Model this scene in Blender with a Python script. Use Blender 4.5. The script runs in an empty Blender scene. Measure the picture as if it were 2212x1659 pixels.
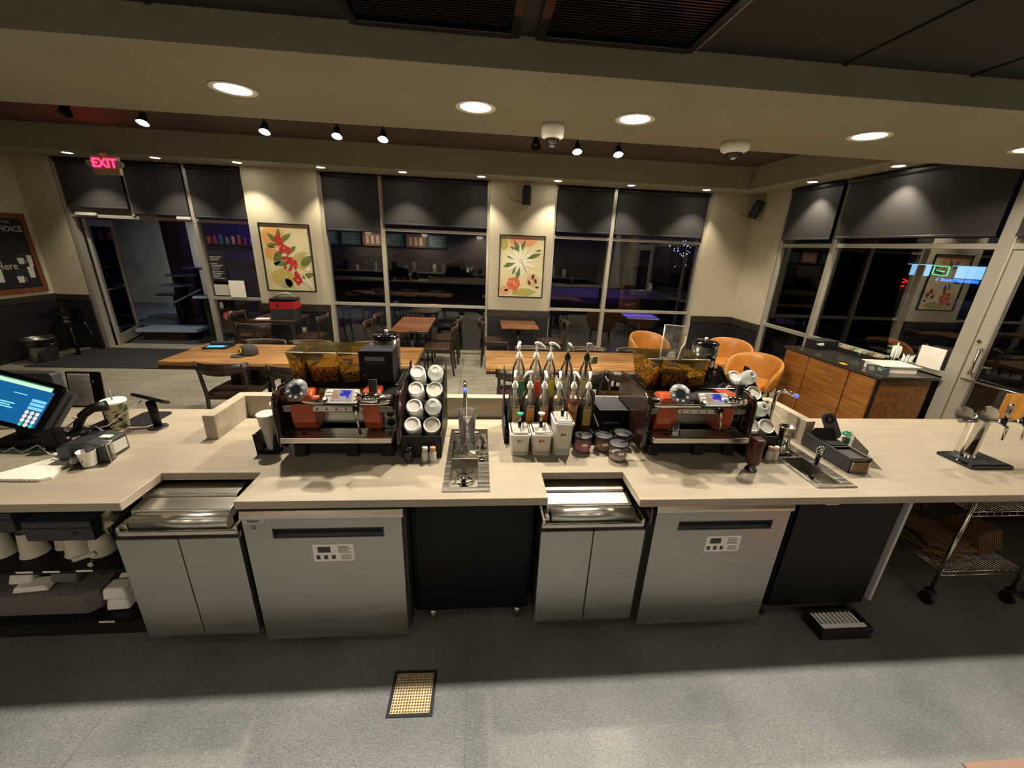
import bpy, bmesh, math, random
from mathutils import Vector, Matrix, Euler
random.seed(7)
SC = bpy.context.scene
COL = SC.collection
PI = math.pi

# ---------------------------------------------------------------- camera
def set_camera():
    f, p, y, r, H = 854.97, math.radians(19.212), math.radians(5.21), math.radians(2.437), 2.05
    fwd = Vector((math.sin(y)*math.cos(p), math.cos(y)*math.cos(p), -math.sin(p)))
    right = Vector((math.cos(y), -math.sin(y), 0)); up = right.cross(fwd)
    r2 = math.cos(r)*right + math.sin(r)*up; u2 = -math.sin(r)*right + math.cos(r)*up
    cd = bpy.data.cameras.new('camera'); cam = bpy.data.objects.new('camera', cd); COL.objects.link(cam)
    m = Matrix((r2, u2, -fwd)).transposed().to_4x4(); m.translation = Vector((0, 0, H))
    cam.matrix_world = m
    cd.sensor_fit = 'HORIZONTAL'; cd.sensor_width = 36.0; cd.lens = f/2212*36.0
    cd.clip_start = 0.05; cd.clip_end = 300
    SC.camera = cam
set_camera()

# ---------------------------------------------------------------- world, exposure
SC.view_settings.view_transform = 'Standard'; SC.view_settings.look = 'None'
SC.view_settings.gamma = 1.0; SC.view_settings.use_curve_mapping = False
SC.view_settings.exposure = 2.5
W = bpy.data.worlds.new('night'); SC.world = W; W.use_nodes = True
W.node_tree.nodes['Background'].inputs[0].default_value = (0.010, 0.009, 0.020, 1)
W.node_tree.nodes['Background'].inputs[1].default_value = 0.04
ADDED_SLOT_W = 66.0     # added unseen lamps in the made-up aisle ceiling slot
CAN_W = 42.0      # bar downlights
SOFFIT_W = 20.0   # window soffit downlights
TRACK_W = 26.0    # track heads
BACK_FILL_W = 6.5      # added unseen fill lamps over the back bar

def lin(c):
    return tuple(((v/12.92) if v <= 0.04045 else ((v+0.055)/1.055)**2.4) for v in c)
def h(s):
    s = s.lstrip('#'); return lin(tuple(int(s[i:i+2], 16)/255 for i in (0, 2, 4)))

# ---------------------------------------------------------------- materials
def newmat(name):
    m = bpy.data.materials.new(name); m.use_nodes = True
    return m, m.node_tree.nodes, m.node_tree.links, m.node_tree.nodes['Principled BSDF']
def mat(name, col, rough=0.5, metal=0.0, var=0.0, scale=8.0, bump=0.0, bscale=60.0, stretch=None, spec=0.5, coat=0.0, rvar=0.0):
    m, N, L, P = newmat(name)
    c = h(col) if isinstance(col, str) else col
    P.inputs['Base Color'].default_value = (*c, 1); P.inputs['Roughness'].default_value = rough
    P.inputs['Metallic'].default_value = metal; P.inputs['Specular IOR Level'].default_value = spec
    P.inputs['Coat Weight'].default_value = coat
    tc = N.new('ShaderNodeTexCoord'); mp = N.new('ShaderNodeMapping'); L.new(tc.outputs['Object'], mp.inputs[0])
    if stretch: mp.inputs['Scale'].default_value = stretch
    if var or rvar:
        t = N.new('ShaderNodeTexNoise'); t.inputs['Scale'].default_value = scale; t.inputs['Detail'].default_value = 5
        L.new(mp.outputs[0], t.inputs['Vector'])
        if var:
            r = N.new('ShaderNodeValToRGB'); L.new(t.outputs[0], r.inputs[0])
            r.color_ramp.elements[0].position = 0.3; r.color_ramp.elements[1].position = 0.7
            r.color_ramp.elements[0].color = (*[max(0, v*(1-var)) for v in c], 1)
            r.color_ramp.elements[1].color = (*[min(1, v*(1+var)) for v in c], 1)
            L.new(r.outputs[0], P.inputs['Base Color'])
        if rvar:
            q = N.new('ShaderNodeMapRange'); L.new(t.outputs[0], q.inputs[0])
            q.inputs[1].default_value = 0.3; q.inputs[2].default_value = 0.7
            q.inputs[3].default_value = max(0, rough-rvar); q.inputs[4].default_value = rough+rvar
            L.new(q.outputs[0], P.inputs['Roughness'])
    if bump:
        t2 = N.new('ShaderNodeTexNoise'); t2.inputs['Scale'].default_value = bscale; t2.inputs['Detail'].default_value = 3
        L.new(mp.outputs[0], t2.inputs['Vector'])
        b = N.new('ShaderNodeBump'); b.inputs['Strength'].default_value = bump; b.inputs['Distance'].default_value = 0.004
        L.new(t2.outputs[0], b.inputs['Height']); L.new(b.outputs[0], P.inputs['Normal'])
    return m
def wood(name, c1, c2, rough=0.45, axis='X', scale=3.0, plank=0.0, pal=None, coat=0.0):
    m, N, L, P = newmat(name)
    tc = N.new('ShaderNodeTexCoord'); mp = N.new('ShaderNodeMapping'); L.new(tc.outputs['Object'], mp.inputs[0])
    s = [9, 9, 9]; s['XYZ'.index(axis)] = 0.8; mp.inputs['Scale'].default_value = s
    t = N.new('ShaderNodeTexNoise'); t.inputs['Scale'].default_value = scale; t.inputs['Detail'].default_value = 8
    t.inputs['Distortion'].default_value = 0.6
    L.new(mp.outputs[0], t.inputs['Vector'])
    r = N.new('ShaderNodeValToRGB'); L.new(t.outputs[0], r.inputs[0])
    r.color_ramp.elements[0].position = 0.35; r.color_ramp.elements[1].position = 0.68
    r.color_ramp.elements[0].color = (*h(c1), 1); r.color_ramp.elements[1].color = (*h(c2), 1)
    out = r.outputs[0]
    if plank:
        bk = N.new('ShaderNodeTexBrick'); mp2 = N.new('ShaderNodeMapping'); L.new(tc.outputs['Object'], mp2.inputs[0])
        if axis == 'Y': mp2.inputs['Rotation'].default_value = (0, 0, PI/2)
        if axis == 'Z': mp2.inputs['Rotation'].default_value = (0, PI/2, PI/2)
        L.new(mp2.outputs[0], bk.inputs['Vector']); bk.inputs['Scale'].default_value = 1.0
        bk.inputs['Brick Width'].default_value = plank*8; bk.inputs['Row Height'].default_value = plank
        bk.inputs['Mortar Size'].default_value = 0.0008; bk.inputs['Color1'].default_value = (.72, .72, .72, 1)
        bk.inputs['Color2'].default_value = (1.12, 1.12, 1.12, 1); bk.inputs['Mortar'].default_value = (.4, .4, .4, 1)
        mx = N.new('ShaderNodeMix'); mx.data_type = 'RGBA'; mx.blend_type = 'MULTIPLY'; mx.inputs[0].default_value = 1.0
        L.new(out, mx.inputs[6]); L.new(bk.outputs[0], mx.inputs[7]); out = mx.outputs[2]
    L.new(out, P.inputs['Base Color']); P.inputs['Roughness'].default_value = rough; P.inputs['Coat Weight'].default_value = coat
    return m
def emis(name, col, strength, base=None):
    m, N, L, P = newmat(name); c = h(col)
    P.inputs['Base Color'].default_value = (*(h(base) if base else c), 1)
    P.inputs['Emission Color'].default_value = (*c, 1); P.inputs['Emission Strength'].default_value = strength*.32 if strength < 1.0 else strength*.6
    return m
def glass(name, tint='#ffffff', rough=0.0, gl=1.0, ior=1.5, haze=0.0, hazecol='#ffffff'):
    # clear sheet: mirror share by Fresnel, the rest passes straight through, optionally a little milky
    m, N, L, P = newmat(name); N.remove(P); o = N['Material Output']
    tr = N.new('ShaderNodeBsdfTransparent'); tr.inputs[0].default_value = (*h(tint), 1)
    gs = N.new('ShaderNodeBsdfGlossy'); gs.inputs['Roughness'].default_value = rough
    gs.inputs['Color'].default_value = (gl, gl, gl, 1)
    fr = N.new('ShaderNodeFresnel'); fr.inputs[0].default_value = ior
    mx = N.new('ShaderNodeMixShader'); L.new(fr.outputs[0], mx.inputs[0])
    src = tr.outputs[0]
    if haze:
        d = N.new('ShaderNodeBsdfDiffuse'); d.inputs[0].default_value = (*h(hazecol), 1)
        tl = N.new('ShaderNodeBsdfTranslucent'); tl.inputs[0].default_value = (*h(hazecol), 1)
        a = N.new('ShaderNodeMixShader'); a.inputs[0].default_value = 0.5; L.new(d.outputs[0], a.inputs[1]); L.new(tl.outputs[0], a.inputs[2])
        b = N.new('ShaderNodeMixShader'); b.inputs[0].default_value = haze; L.new(tr.outputs[0], b.inputs[1]); L.new(a.outputs[0], b.inputs[2])
        src = b.outputs[0]
    L.new(src, mx.inputs[1]); L.new(gs.outputs[0], mx.inputs[2]); L.new(mx.outputs[0], o.inputs[0])
    return m

M = {}
M['wall'] = mat('wall_paint', '#b3ab94', 0.75, var=0.04, scale=2, bump=0.15, bscale=120)
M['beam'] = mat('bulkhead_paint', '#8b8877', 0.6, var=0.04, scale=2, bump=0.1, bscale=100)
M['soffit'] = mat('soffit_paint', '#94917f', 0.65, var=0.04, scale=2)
M['recess'] = mat('brown_recess_paint', '#4a3a30', 0.7, var=0.25, scale=3, stretch=(1, .3, 1))
M['blackceil'] = mat('black_ceiling_tile', '#0e0e0f', 0.6, var=0.15, scale=4)
M['wains'] = mat('dark_wainscot', '#1d1c20', 0.42, var=0.15, scale=4)
M['cap'] = mat('brown_rail', '#2e2622', 0.4, var=0.15, scale=6)
M['alum'] = mat('window_aluminium', '#b7b2a6', 0.38, metal=0.55, var=0.05, scale=3, stretch=(1, 1, .2))
M['glass'] = glass('window_glass')
M['shade'] = mat('roller_shade_fabric', '#262423', 0.8, var=0.05, scale=2, bump=0.2, bscale=500)
M['steel'] = mat('brushed_steel', '#b9b4a8', 0.30, metal=1.0, var=0.06, scale=5, stretch=(1, 1, 14), rvar=0.06)
M['steelh'] = mat('brushed_steel_horizontal', '#c0bbb0', 0.22, metal=1.0, var=0.05, scale=5, stretch=(.6, 20, 20), rvar=0.08)
M['door_steel'] = mat('satin_steel_door', '#a5a29a', 0.34, metal=0.94, var=0.08, scale=3, stretch=(1, 1, 8), rvar=0.07)
M['lidsteel'] = mat('satin_lid_steel', '#d6d3cb', 0.31, metal=1.0, var=0.02, scale=3, stretch=(.6, 6, 6), rvar=0.015)
M['chrome'] = mat('chrome', '#d8d6d2', 0.08, metal=1.0)
M['chromeb'] = mat('black_chrome', '#6a6a6c', 0.12, metal=1.0)
M['black'] = mat('black_plastic', '#060608', 0.45, var=0.1, scale=20, spec=.22)
M['blackm'] = mat('black_matt', '#0d0d0e', 0.6)
M['blackg'] = mat('black_gloss', '#0a0a0b', 0.12)
M['dgrey'] = mat('dark_grey_plastic', '#2c2d30', 0.45, var=0.08, scale=12)
M['grey'] = mat('grey_plastic', '#6d6d70', 0.5, var=0.05)
M['lgrey'] = mat('light_grey_plastic', '#b3b1ab', 0.4)
M['white'] = mat('white_plastic', '#ece9e2', 0.4)
M['paper'] = mat('white_paper', '#e4e0d6', 0.8, var=0.04, scale=14)
M['orange'] = mat('copper_red_enamel', '#b04e2a', 0.28, coat=0.4, var=0.06, scale=6)
M['tan'] = mat('tan_leather', '#b87a34', 0.36, var=0.18, scale=9, bump=0.3, bscale=25)
M['darkwood'] = wood('dark_stained_wood', '#17100c', '#2c1f17', 0.38, 'Z', 4)
M['seatwood'] = wood('brown_seat_wood', '#2c1e16', '#4a3528', 0.35, 'Y', 3)
M['rail'] = wood('pale_edge_wood', '#6b5038', '#8d7050', 0.3, 'X', 3)
M['oak'] = wood('oak_tabletop', '#6e4a24', '#a67c48', 0.35, 'X', 3.4, plank=0.16, coat=0.15)
M['walnut'] = wood('patchwork_walnut_top', '#3e2112', '#a0673c', 0.3, 'X', 5, plank=0.09, coat=0.1)
M['ply'] = wood('cabinet_veneer', '#6b4016', '#93612a', 0.42, 'Y', 2.4, plank=0.28)
M['stone'] = mat('dark_stone_top', '#35302b', 0.2, var=0.25, scale=30)
M['barwood'] = wood('bar_front_wood', '#241811', '#3d2a1d', 0.4, 'X', 3, plank=0.3)
M['acrylic'] = glass('clear_acrylic', '#f2f2ee', 0.02, 1.0, 1.45, haze=0.03)
M['bottle'] = glass('clear_bottle_plastic', '#f7f5f0', 0.03, 1.0, 1.38, haze=0.06)
M['pitcher'] = glass('clear_measuring_plastic', '#f3eeee', 0.05, 1.0, 1.35, haze=0.12)
M['hopper'] = glass('smoked_amber_acrylic', '#d8cc9a', 0.05, 0.9, 1.45, haze=0.07, hazecol='#a08c48')
M['glassware'] = glass('drinking_glass', '#f2f5f3', 0.02, 1.0, 1.4, haze=0.05)
M['frost'] = mat('frosted_polypropylene', '#cfcbc0', 0.45, var=0.03)
M['lid'] = mat('white_lid_plastic', '#eeece6', 0.32)
M['clearlid'] = glass('clear_lid_plastic', '#eef3f1', 0.08, 1.0, 1.45, haze=0.72, hazecol='#f2f6f4')
M['cork'] = mat('tan_cap', '#c8966a', 0.6)
M['mesh'] = mat('dark_rubber_mat', '#1b1c20', 0.85, var=0.3, scale=60, bump=0.6, bscale=250)

def counter_mat():
    m, N, L, P = newmat('greige_quartz')
    tc = N.new('ShaderNodeTexCoord'); mp = N.new('ShaderNodeMapping'); L.new(tc.outputs['Object'], mp.inputs[0])
    mp.inputs['Scale'].default_value = (1.2, 5, 5)
    t = N.new('ShaderNodeTexNoise'); t.inputs['Scale'].default_value = 1.6; t.inputs['Detail'].default_value = 7; t.inputs['Distortion'].default_value = 1.3
    L.new(mp.outputs[0], t.inputs['Vector'])
    r = N.new('ShaderNodeValToRGB'); L.new(t.outputs[0], r.inputs[0])
    r.color_ramp.elements[0].position = 0.38; r.color_ramp.elements[0].color = (*h('#9a9080'), 1)
    r.color_ramp.elements[1].position = 0.72; r.color_ramp.elements[1].color = (*h('#a89d8a'), 1)
    L.new(r.outputs[0], P.inputs['Base Color']); P.inputs['Roughness'].default_value = 0.42
    return m
M['quartz'] = counter_mat()
def kitchen_floor():
    m, N, L, P = newmat('grey_speckled_floor')
    tc = N.new('ShaderNodeTexCoord')
    n1 = N.new('ShaderNodeTexNoise'); n1.inputs['Scale'].default_value = 220; n1.inputs['Detail'].default_value = 2; L.new(tc.outputs['Object'], n1.inputs[0])
    n2 = N.new('ShaderNodeTexNoise'); n2.inputs['Scale'].default_value = 2.2; n2.inputs['Detail'].default_value = 6; L.new(tc.outputs['Object'], n2.inputs[0])
    r = N.new('ShaderNodeValToRGB'); L.new(n1.outputs[0], r.inputs[0])
    r.color_ramp.elements[0].position = .35; r.color_ramp.elements[0].color = (*h('#55534f'), 1)
    r.color_ramp.elements[1].position = .7; r.color_ramp.elements[1].color = (*h('#75736d'), 1)
    r2 = N.new('ShaderNodeValToRGB'); L.new(n2.outputs[0], r2.inputs[0])
    r2.color_ramp.elements[0].position = .3; r2.color_ramp.elements[0].color = (.72, .72, .74, 1)
    r2.color_ramp.elements[1].position = .7; r2.color_ramp.elements[1].color = (1.05, 1.05, 1.05, 1)
    mx = N.new('ShaderNodeMix'); mx.data_type = 'RGBA'; mx.blend_type = 'MULTIPLY'; mx.inputs[0].default_value = 1
    L.new(r.outputs[0], mx.inputs[6]); L.new(r2.outputs[0], mx.inputs[7])
    # sheet seams running away from the counter
    sx = N.new('ShaderNodeSeparateXYZ'); L.new(tc.outputs['Object'], sx.inputs[0])
    prev = mx.outputs[2]
    for x0 in (-0.46, 1.15):
        s = N.new('ShaderNodeMath'); s.operation = 'SUBTRACT'; L.new(sx.outputs[0], s.inputs[0]); s.inputs[1].default_value = x0
        a = N.new('ShaderNodeMath'); a.operation = 'ABSOLUTE'; L.new(s.outputs[0], a.inputs[0])
        c = N.new('ShaderNodeMath'); c.operation = 'LESS_THAN'; L.new(a.outputs[0], c.inputs[0]); c.inputs[1].default_value = 0.0025
        k = N.new('ShaderNodeMath'); k.operation = 'MULTIPLY'; L.new(c.outputs[0], k.inputs[0]); k.inputs[1].default_value = 0.5
        mm = N.new('ShaderNodeMix'); mm.data_type = 'RGBA'; L.new(k.outputs[0], mm.inputs[0]); L.new(prev, mm.inputs[6])
        mm.inputs[7].default_value = (*h('#3a3835'), 1); prev = mm.outputs[2]
    L.new(prev, P.inputs['Base Color'])
    b = N.new('ShaderNodeBump'); b.inputs['Strength'].default_value = .55; b.inputs['Distance'].default_value = .004
    L.new(n1.outputs[0], b.inputs['Height']); L.new(b.outputs[0], P.inputs['Normal'])
    q = N.new('ShaderNodeMapRange'); L.new(n2.outputs[0], q.inputs[0]); q.inputs[1].default_value = .3; q.inputs[2].default_value = .7
    q.inputs[3].default_value = .32; q.inputs[4].default_value = .55; L.new(q.outputs[0], P.inputs['Roughness'])
    return m
def dining_floor():
    m, N, L, P = newmat('greige_floor_tile')
    tc = N.new('ShaderNodeTexCoord'); mp = N.new('ShaderNodeMapping'); L.new(tc.outputs['Object'], mp.inputs[0])
    mp.inputs['Location'].default_value = (-0.27, -0.05, 0)
    bk = N.new('ShaderNodeTexBrick'); L.new(mp.outputs[0], bk.inputs['Vector']); bk.offset = 0.0
    bk.inputs['Scale'].default_value = 1; bk.inputs['Brick Width'].default_value = .64; bk.inputs['Row Height'].default_value = .64
    bk.inputs['Mortar Size'].default_value = .0035; bk.inputs['Mortar'].default_value = (*h('#4d483e'), 1)
    bk.inputs['Color1'].default_value = (*h('#8d8878'), 1); bk.inputs['Color2'].default_value = (*h('#9a9585'), 1)
    n = N.new('ShaderNodeTexNoise'); mp2 = N.new('ShaderNodeMapping'); mp2.inputs['Scale'].default_value = (1, 5, 1); L.new(tc.outputs['Object'], mp2.inputs[0])
    n.inputs['Scale'].default_value = 2.5; n.inputs['Detail'].default_value = 6; L.new(mp2.outputs[0], n.inputs[0])
    r = N.new('ShaderNodeValToRGB'); L.new(n.outputs[0], r.inputs[0])
    r.color_ramp.elements[0].position = .3; r.color_ramp.elements[0].color = (.78, .78, .76, 1)
    r.color_ramp.elements[1].position = .7; r.color_ramp.elements[1].color = (1.08, 1.08, 1.08, 1)
    mx = N.new('ShaderNodeMix'); mx.data_type = 'RGBA'; mx.blend_type = 'MULTIPLY'; mx.inputs[0].default_value = 1
    L.new(bk.outputs[0], mx.inputs[6]); L.new(r.outputs[0], mx.inputs[7]); L.new(mx.outputs[2], P.inputs['Base Color'])
    P.inputs['Roughness'].default_value = .45
    return m
M['kfloor'] = kitchen_floor(); M['dfloor'] = dining_floor()

# ---------------------------------------------------------------- mesh builder
class MB:
    def __init__(s, mtx=None):
        s.bm = bmesh.new(); s.mi = 0; s.mtx = mtx or Matrix.Identity(4)
    def _add(s, verts, faces, smooth=False):
        vs = [s.bm.verts.new(s.mtx @ Vector(v)) for v in verts]
        for f in faces:
            try:
                fc = s.bm.faces.new([vs[i] for i in f]); fc.material_index = s.mi; fc.smooth = smooth
            except ValueError: pass
        return s
    def box(s, x0, x1, y0, y1, z0, z1, top=None):
        if top:  # top rectangle scaled: (dx0, dx1, dy0, dy1) insets of the top face
            a, b, c, d = top
        else: a = b = c = d = 0
        v = [(x0, y0, z0), (x1, y0, z0), (x1, y1, z0), (x0, y1, z0), (x0+a, y0+c, z1), (x1-b, y0+c, z1), (x1-b, y1-d, z1), (x0+a, y1-d, z1)]
        return s._add(v, [(0, 3, 2, 1), (4, 5, 6, 7), (0, 1, 5, 4), (1, 2, 6, 5), (2, 3, 7, 6), (3, 0, 4, 7)])
    def rbox(s, x0, x1, y0, y1, z0, z1, r=.01, seg=4, axis='Z'):
        # box with rounded vertical edges (about the given axis)
        A, B = {'Z': ((x0, x1), (y0, y1)), 'Y': ((x0, x1), (z0, z1)), 'X': ((y0, y1), (z0, z1))}[axis]
        pts = []
        for (cx, cy, a0) in ((A[1]-r, B[1]-r, 0), (A[0]+r, B[1]-r, PI/2), (A[0]+r, B[0]+r, PI), (A[1]-r, B[0]+r, 1.5*PI)):
            for k in range(seg+1):
                t = a0+k*PI/2/seg; pts.append((cx+r*math.cos(t), cy+r*math.sin(t)))
        C_ = {'Z': (z0, z1), 'Y': (y0, y1), 'X': (x0, x1)}[axis]
        return s.prism(pts, axis, *C_)
    def prism(s, poly, axis, a0, a1, scale=None, smooth=False):
        n = len(poly)
        def P3(p, a):
            return {'Z': (p[0], p[1], a), 'Y': (p[0], a, p[1]), 'X': (a, p[0], p[1])}[axis]
        q = poly
        if scale:
            cx = sum(p[0] for p in poly)/n; cy = sum(p[1] for p in poly)/n
            q = [(cx+(p[0]-cx)*scale, cy+(p[1]-cy)*scale) for p in poly]
        v = [P3(p, a0) for p in poly]+[P3(p, a1) for p in q]
        f = [tuple(range(n)), tuple(range(2*n-1, n-1, -1))]
        s._add(v, f)
        # sides in a second call so that smoothing can differ
        s._add(v, [(i, (i+1) % n, n+(i+1) % n, n+i) for i in range(n)], smooth)
        return s
    def lathe(s, prof, c=(0, 0, 0), seg=20, axis='Z', cap=True, mtx=None):
        # prof: list of (radius, height)
        v = []; f = []; n = seg
        for (r, z) in prof:
            for k in range(n):
                a = 2*PI*k/n; v.append((r*math.cos(a), r*math.sin(a), z))
        if axis == 'Y': v = [(x, z, -y) for x, y, z in v]
        if axis == 'X': v = [(z, y, -x) for x, y, z in v]
        if mtx: v = [tuple(mtx @ Vector(p)) for p in v]
        v = [(p[0]+c[0], p[1]+c[1], p[2]+c[2]) for p in v]
        for i in range(len(prof)-1):
            for k in range(n):
                f.append((i*n+k, i*n+(k+1) % n, (i+1)*n+(k+1) % n, (i+1)*n+k))
        s._add(v, f, True)
        if cap:
            s._add(v[:n], [tuple(range(n-1, -1, -1))]); s._add(v[-n:], [tuple(range(n))])
        return s
    def cyl(s, c, r, hh, axis='Z', r2=None, seg=20, mtx=None):
        return s.lathe([(r, 0), (r if r2 is None else r2, hh)], c, seg, axis, True, mtx)
    def tube(s, pts, r, seg=8, cap=True, rs=None):
        pts = [Vector(p) for p in pts]; n = len(pts); rings = []
        up = Vector((0, 0, 1)); prev = None
        for i, p in enumerate(pts):
            d = (pts[min(i+1, n-1)]-pts[max(i-1, 0)]).normalized()
            if prev is None:
                a = d.cross(up) if abs(d.z) < .95 else d.cross(Vector((1, 0, 0)))
            else: a = prev - d*prev.dot(d)
            a.normalize(); prev = a; b = d.cross(a); rr = rs[i] if rs else r
            rings.append([p+a*rr*math.cos(2*PI*k/seg)+b*rr*math.sin(2*PI*k/seg) for k in range(seg)])
        v = [q for R_ in rings for q in R_]; f = []
        for i in range(n-1):
            for k in range(seg): f.append((i*seg+k, i*seg+(k+1) % seg, (i+1)*seg+(k+1) % seg, (i+1)*seg+k))
        s._add(v, f, True)
        if cap: s._add(rings[0], [tuple(range(seg-1, -1, -1))]); s._add(rings[-1], [tuple(range(seg))])
        return s
    def bar(s, a, b, w, t=None):
        # straight bar of rectangular section between two points
        a = Vector(a); b = Vector(b); d = (b-a).normalized(); t = t or w
        u = d.cross(Vector((0, 0, 1))) if abs(d.z) < .98 else Vector((1, 0, 0)); u.normalize(); w_ = d.cross(u)
        v = []
        for p in (a, b):
            for i, j in ((-1, -1), (1, -1), (1, 1), (-1, 1)): v.append(p+u*i*w/2+w_*j*t/2)
        return s._add(v, [(0, 3, 2, 1), (4, 5, 6, 7), (0, 1, 5, 4), (1, 2, 6, 5), (2, 3, 7, 6), (3, 0, 4, 7)])
    def ball(s, c, r, seg=12, sz=1.0, sx=1.0, sy=1.0):
        v = []; f = []; R_ = seg//2
        for i in range(R_+1):
            t = PI*i/R_
            for k in range(seg):
                a = 2*PI*k/seg; v.append((c[0]+sx*r*math.sin(t)*math.cos(a), c[1]+sy*r*math.sin(t)*math.sin(a), c[2]+r*math.cos(t)*sz))
        for i in range(R_):
            for k in range(seg): f.append((i*seg+k, (i+1)*seg+k, (i+1)*seg+(k+1) % seg, i*seg+(k+1) % seg))
        return s._add(v, f, True)
    def quad(s, *p): return s._add(p, [tuple(range(len(p)))])
    def grid(s, xs, ys, z0, z1, solid):
        # slab made of grid cells; side faces only where solid meets empty
        nx, ny = len(xs)-1, len(ys)-1
        S = [[solid((xs[i]+xs[i+1])/2, (ys[j]+ys[j+1])/2) for j in range(ny)] for i in range(nx)]
        g = lambda i, j: 0 <= i < nx and 0 <= j < ny and S[i][j]
        for i in range(nx):
            for j in range(ny):
                if not S[i][j]: continue
                a, b, c, d = xs[i], xs[i+1], ys[j], ys[j+1]
                s.quad((a, c, z1), (b, c, z1), (b, d, z1), (a, d, z1)); s.quad((a, d, z0), (b, d, z0), (b, c, z0), (a, c, z0))
                if not g(i-1, j): s.quad((a, d, z0), (a, c, z0), (a, c, z1), (a, d, z1))
                if not g(i+1, j): s.quad((b, c, z0), (b, d, z0), (b, d, z1), (b, c, z1))
                if not g(i, j-1): s.quad((a, c, z0), (b, c, z0), (b, c, z1), (a, c, z1))
                if not g(i, j+1): s.quad((b, d, z0), (a, d, z0), (a, d, z1), (b, d, z1))
        return s
    def build(s, name, m, parent=None, bevel=0.0, bseg=2, merge=True, autosmooth=False):
        bm = s.bm
        if merge: bmesh.ops.remove_doubles(bm, verts=bm.verts, dist=1e-5)
        bmesh.ops.recalc_face_normals(bm, faces=bm.faces)
        if parent is not None: org = WLOC(parent)
        else:
            xs = [v.co.x for v in bm.verts]; ys = [v.co.y for v in bm.verts]; zs = [v.co.z for v in bm.verts]
            org = Vector(((min(xs)+max(xs))/2, (min(ys)+max(ys))/2, min(zs)))
        bmesh.ops.translate(bm, verts=bm.verts, vec=-org)
        me = bpy.data.meshes.new(name); bm.to_mesh(me); bm.free()
        for k in (m if isinstance(m, (list, tuple)) else [m]): me.materials.append(M[k] if isinstance(k, str) else k)
        o = bpy.data.objects.new(name, me); COL.objects.link(o)
        if parent is not None: o.parent = parent
        else: o.location = org
        if bevel:
            b = o.modifiers.new('edge', 'BEVEL'); b.width = bevel; b.segments = bseg; b.limit_method = 'ANGLE'; b.angle_limit = math.radians(40)
            b.harden_normals = False
        return o
def WLOC(o):
    v = Vector((0, 0, 0))
    while o is not None: v += o.location; o = o.parent
    return v
def tag(o, label=None, cat=None, group=None, kind=None):
    if label: o['label'] = label
    if cat: o['category'] = cat
    if group: o['group'] = group
    if kind: o['kind'] = kind
    return o
def thing(name, label, cat, loc, group=None):
    o = bpy.data.objects.new(name, None); COL.objects.link(o); o.location = loc; o.empty_display_size = .1
    return tag(o, label, cat, group)
def dup(root, loc=None, rotz=None, label=None, group=None, parent=None):
    c = root.copy(); COL.objects.link(c)
    if parent is not None: c.parent = parent
    if loc is not None: c.location = loc
    if rotz is not None: c.rotation_euler = (0, 0, rotz)
    if label: c['label'] = label
    if group: c['group'] = group
    for ch in [o for o in bpy.data.objects if o.parent == root]: dup(ch, parent=c)
    return c
def struct(mb, name, m, bevel=0.0, parent=None):
    o = mb.build(name, m, parent, bevel)
    if parent is None: o['kind'] = 'structure'
    return o
def text(body, size, m, parent, mtx, name='lettering', ext=.0006, align='CENTER', bold=False):
    # flat lettering turned into a mesh; mtx places the text plane (local x right, y up) in the world
    cu = bpy.data.curves.new('t', 'FONT'); cu.body = body; cu.size = size; cu.extrude = ext
    cu.align_x = align; cu.align_y = 'CENTER'; cu.resolution_u = 2
    if bold: cu.offset = size*.018
    t = bpy.data.objects.new('t', cu); COL.objects.link(t)
    dg = bpy.context.evaluated_depsgraph_get(); me = bpy.data.meshes.new_from_object(t.evaluated_get(dg))
    bpy.data.objects.remove(t); me.transform(mtx)
    org = WLOC(parent) if parent is not None else Vector((0, 0, 0))
    me.transform(Matrix.Translation(-org)); me.materials.clear(); me.materials.append(M[m] if isinstance(m, str) else m)
    o = bpy.data.objects.new(name, me); COL.objects.link(o); o.parent = parent
    return o
def face(o, right, up):
    # matrix of a text plane at point o
    r = Vector(right).normalized(); u = Vector(up).normalized(); n = r.cross(u)
    m = Matrix((r, u, n)).transposed().to_4x4(); m.translation = Vector(o); return m
def spot(name, loc, aim, watts, ang, blend=.5, col='#ffe6bd', r=.03):
    d = bpy.data.lights.new(name, 'SPOT'); d.energy = watts; d.spot_size = math.radians(ang); d.spot_blend = blend
    d.color = h(col); d.shadow_soft_size = r
    o = bpy.data.objects.new(name, d); COL.objects.link(o); o.location = loc
    o.rotation_euler = (Vector(aim)-Vector(loc)).to_track_quat('-Z', 'Y').to_euler()
    return o

# ================================================================ ROOM SHELL
XL, XR, YF, YB = -7.35, 4.98, 7.60, -1.75
mb = MB(); mb.box(XL-.2, XR+.2, YB-.2, 2.50, -.12, 0); struct(mb, 'floor', 'kfloor')
mb = MB(); mb.box(XL-.2, XR+.2, 2.50, 7.78, -.12, 0); struct(mb, 'floor', 'dfloor')
mb = MB(); mb.box(XL-.15, XL, YB, 7.8, 0, 3.42); struct(mb, 'wall_left', 'wall')
mb = MB(); mb.box(XL, -6.78, YF, 7.8, 0, 3.42); mb.box(-3.88, -2.70, 7.5, 7.8, 0, 3.09); mb.box(.17, 1.31, 7.5, 7.8, 0, 3.09)
mb.box(4.18, 5.13, 7.5, 7.8, 0, 3.09); mb.box(-6.78, 5.13, 7.72, 7.8, 3.07, 3.42); struct(mb, 'wall_back', 'wall')
mb = MB(); mb.box(XR, 5.13, 6.62, 7.5, 0, 3.09); mb.box(XR+.08, 5.13, 2.3, 6.62, 3.07, 3.42); mb.box(XR, 5.13, YB, 2.36, 0, 3.42); struct(mb, 'wall_right', 'wall')
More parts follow.
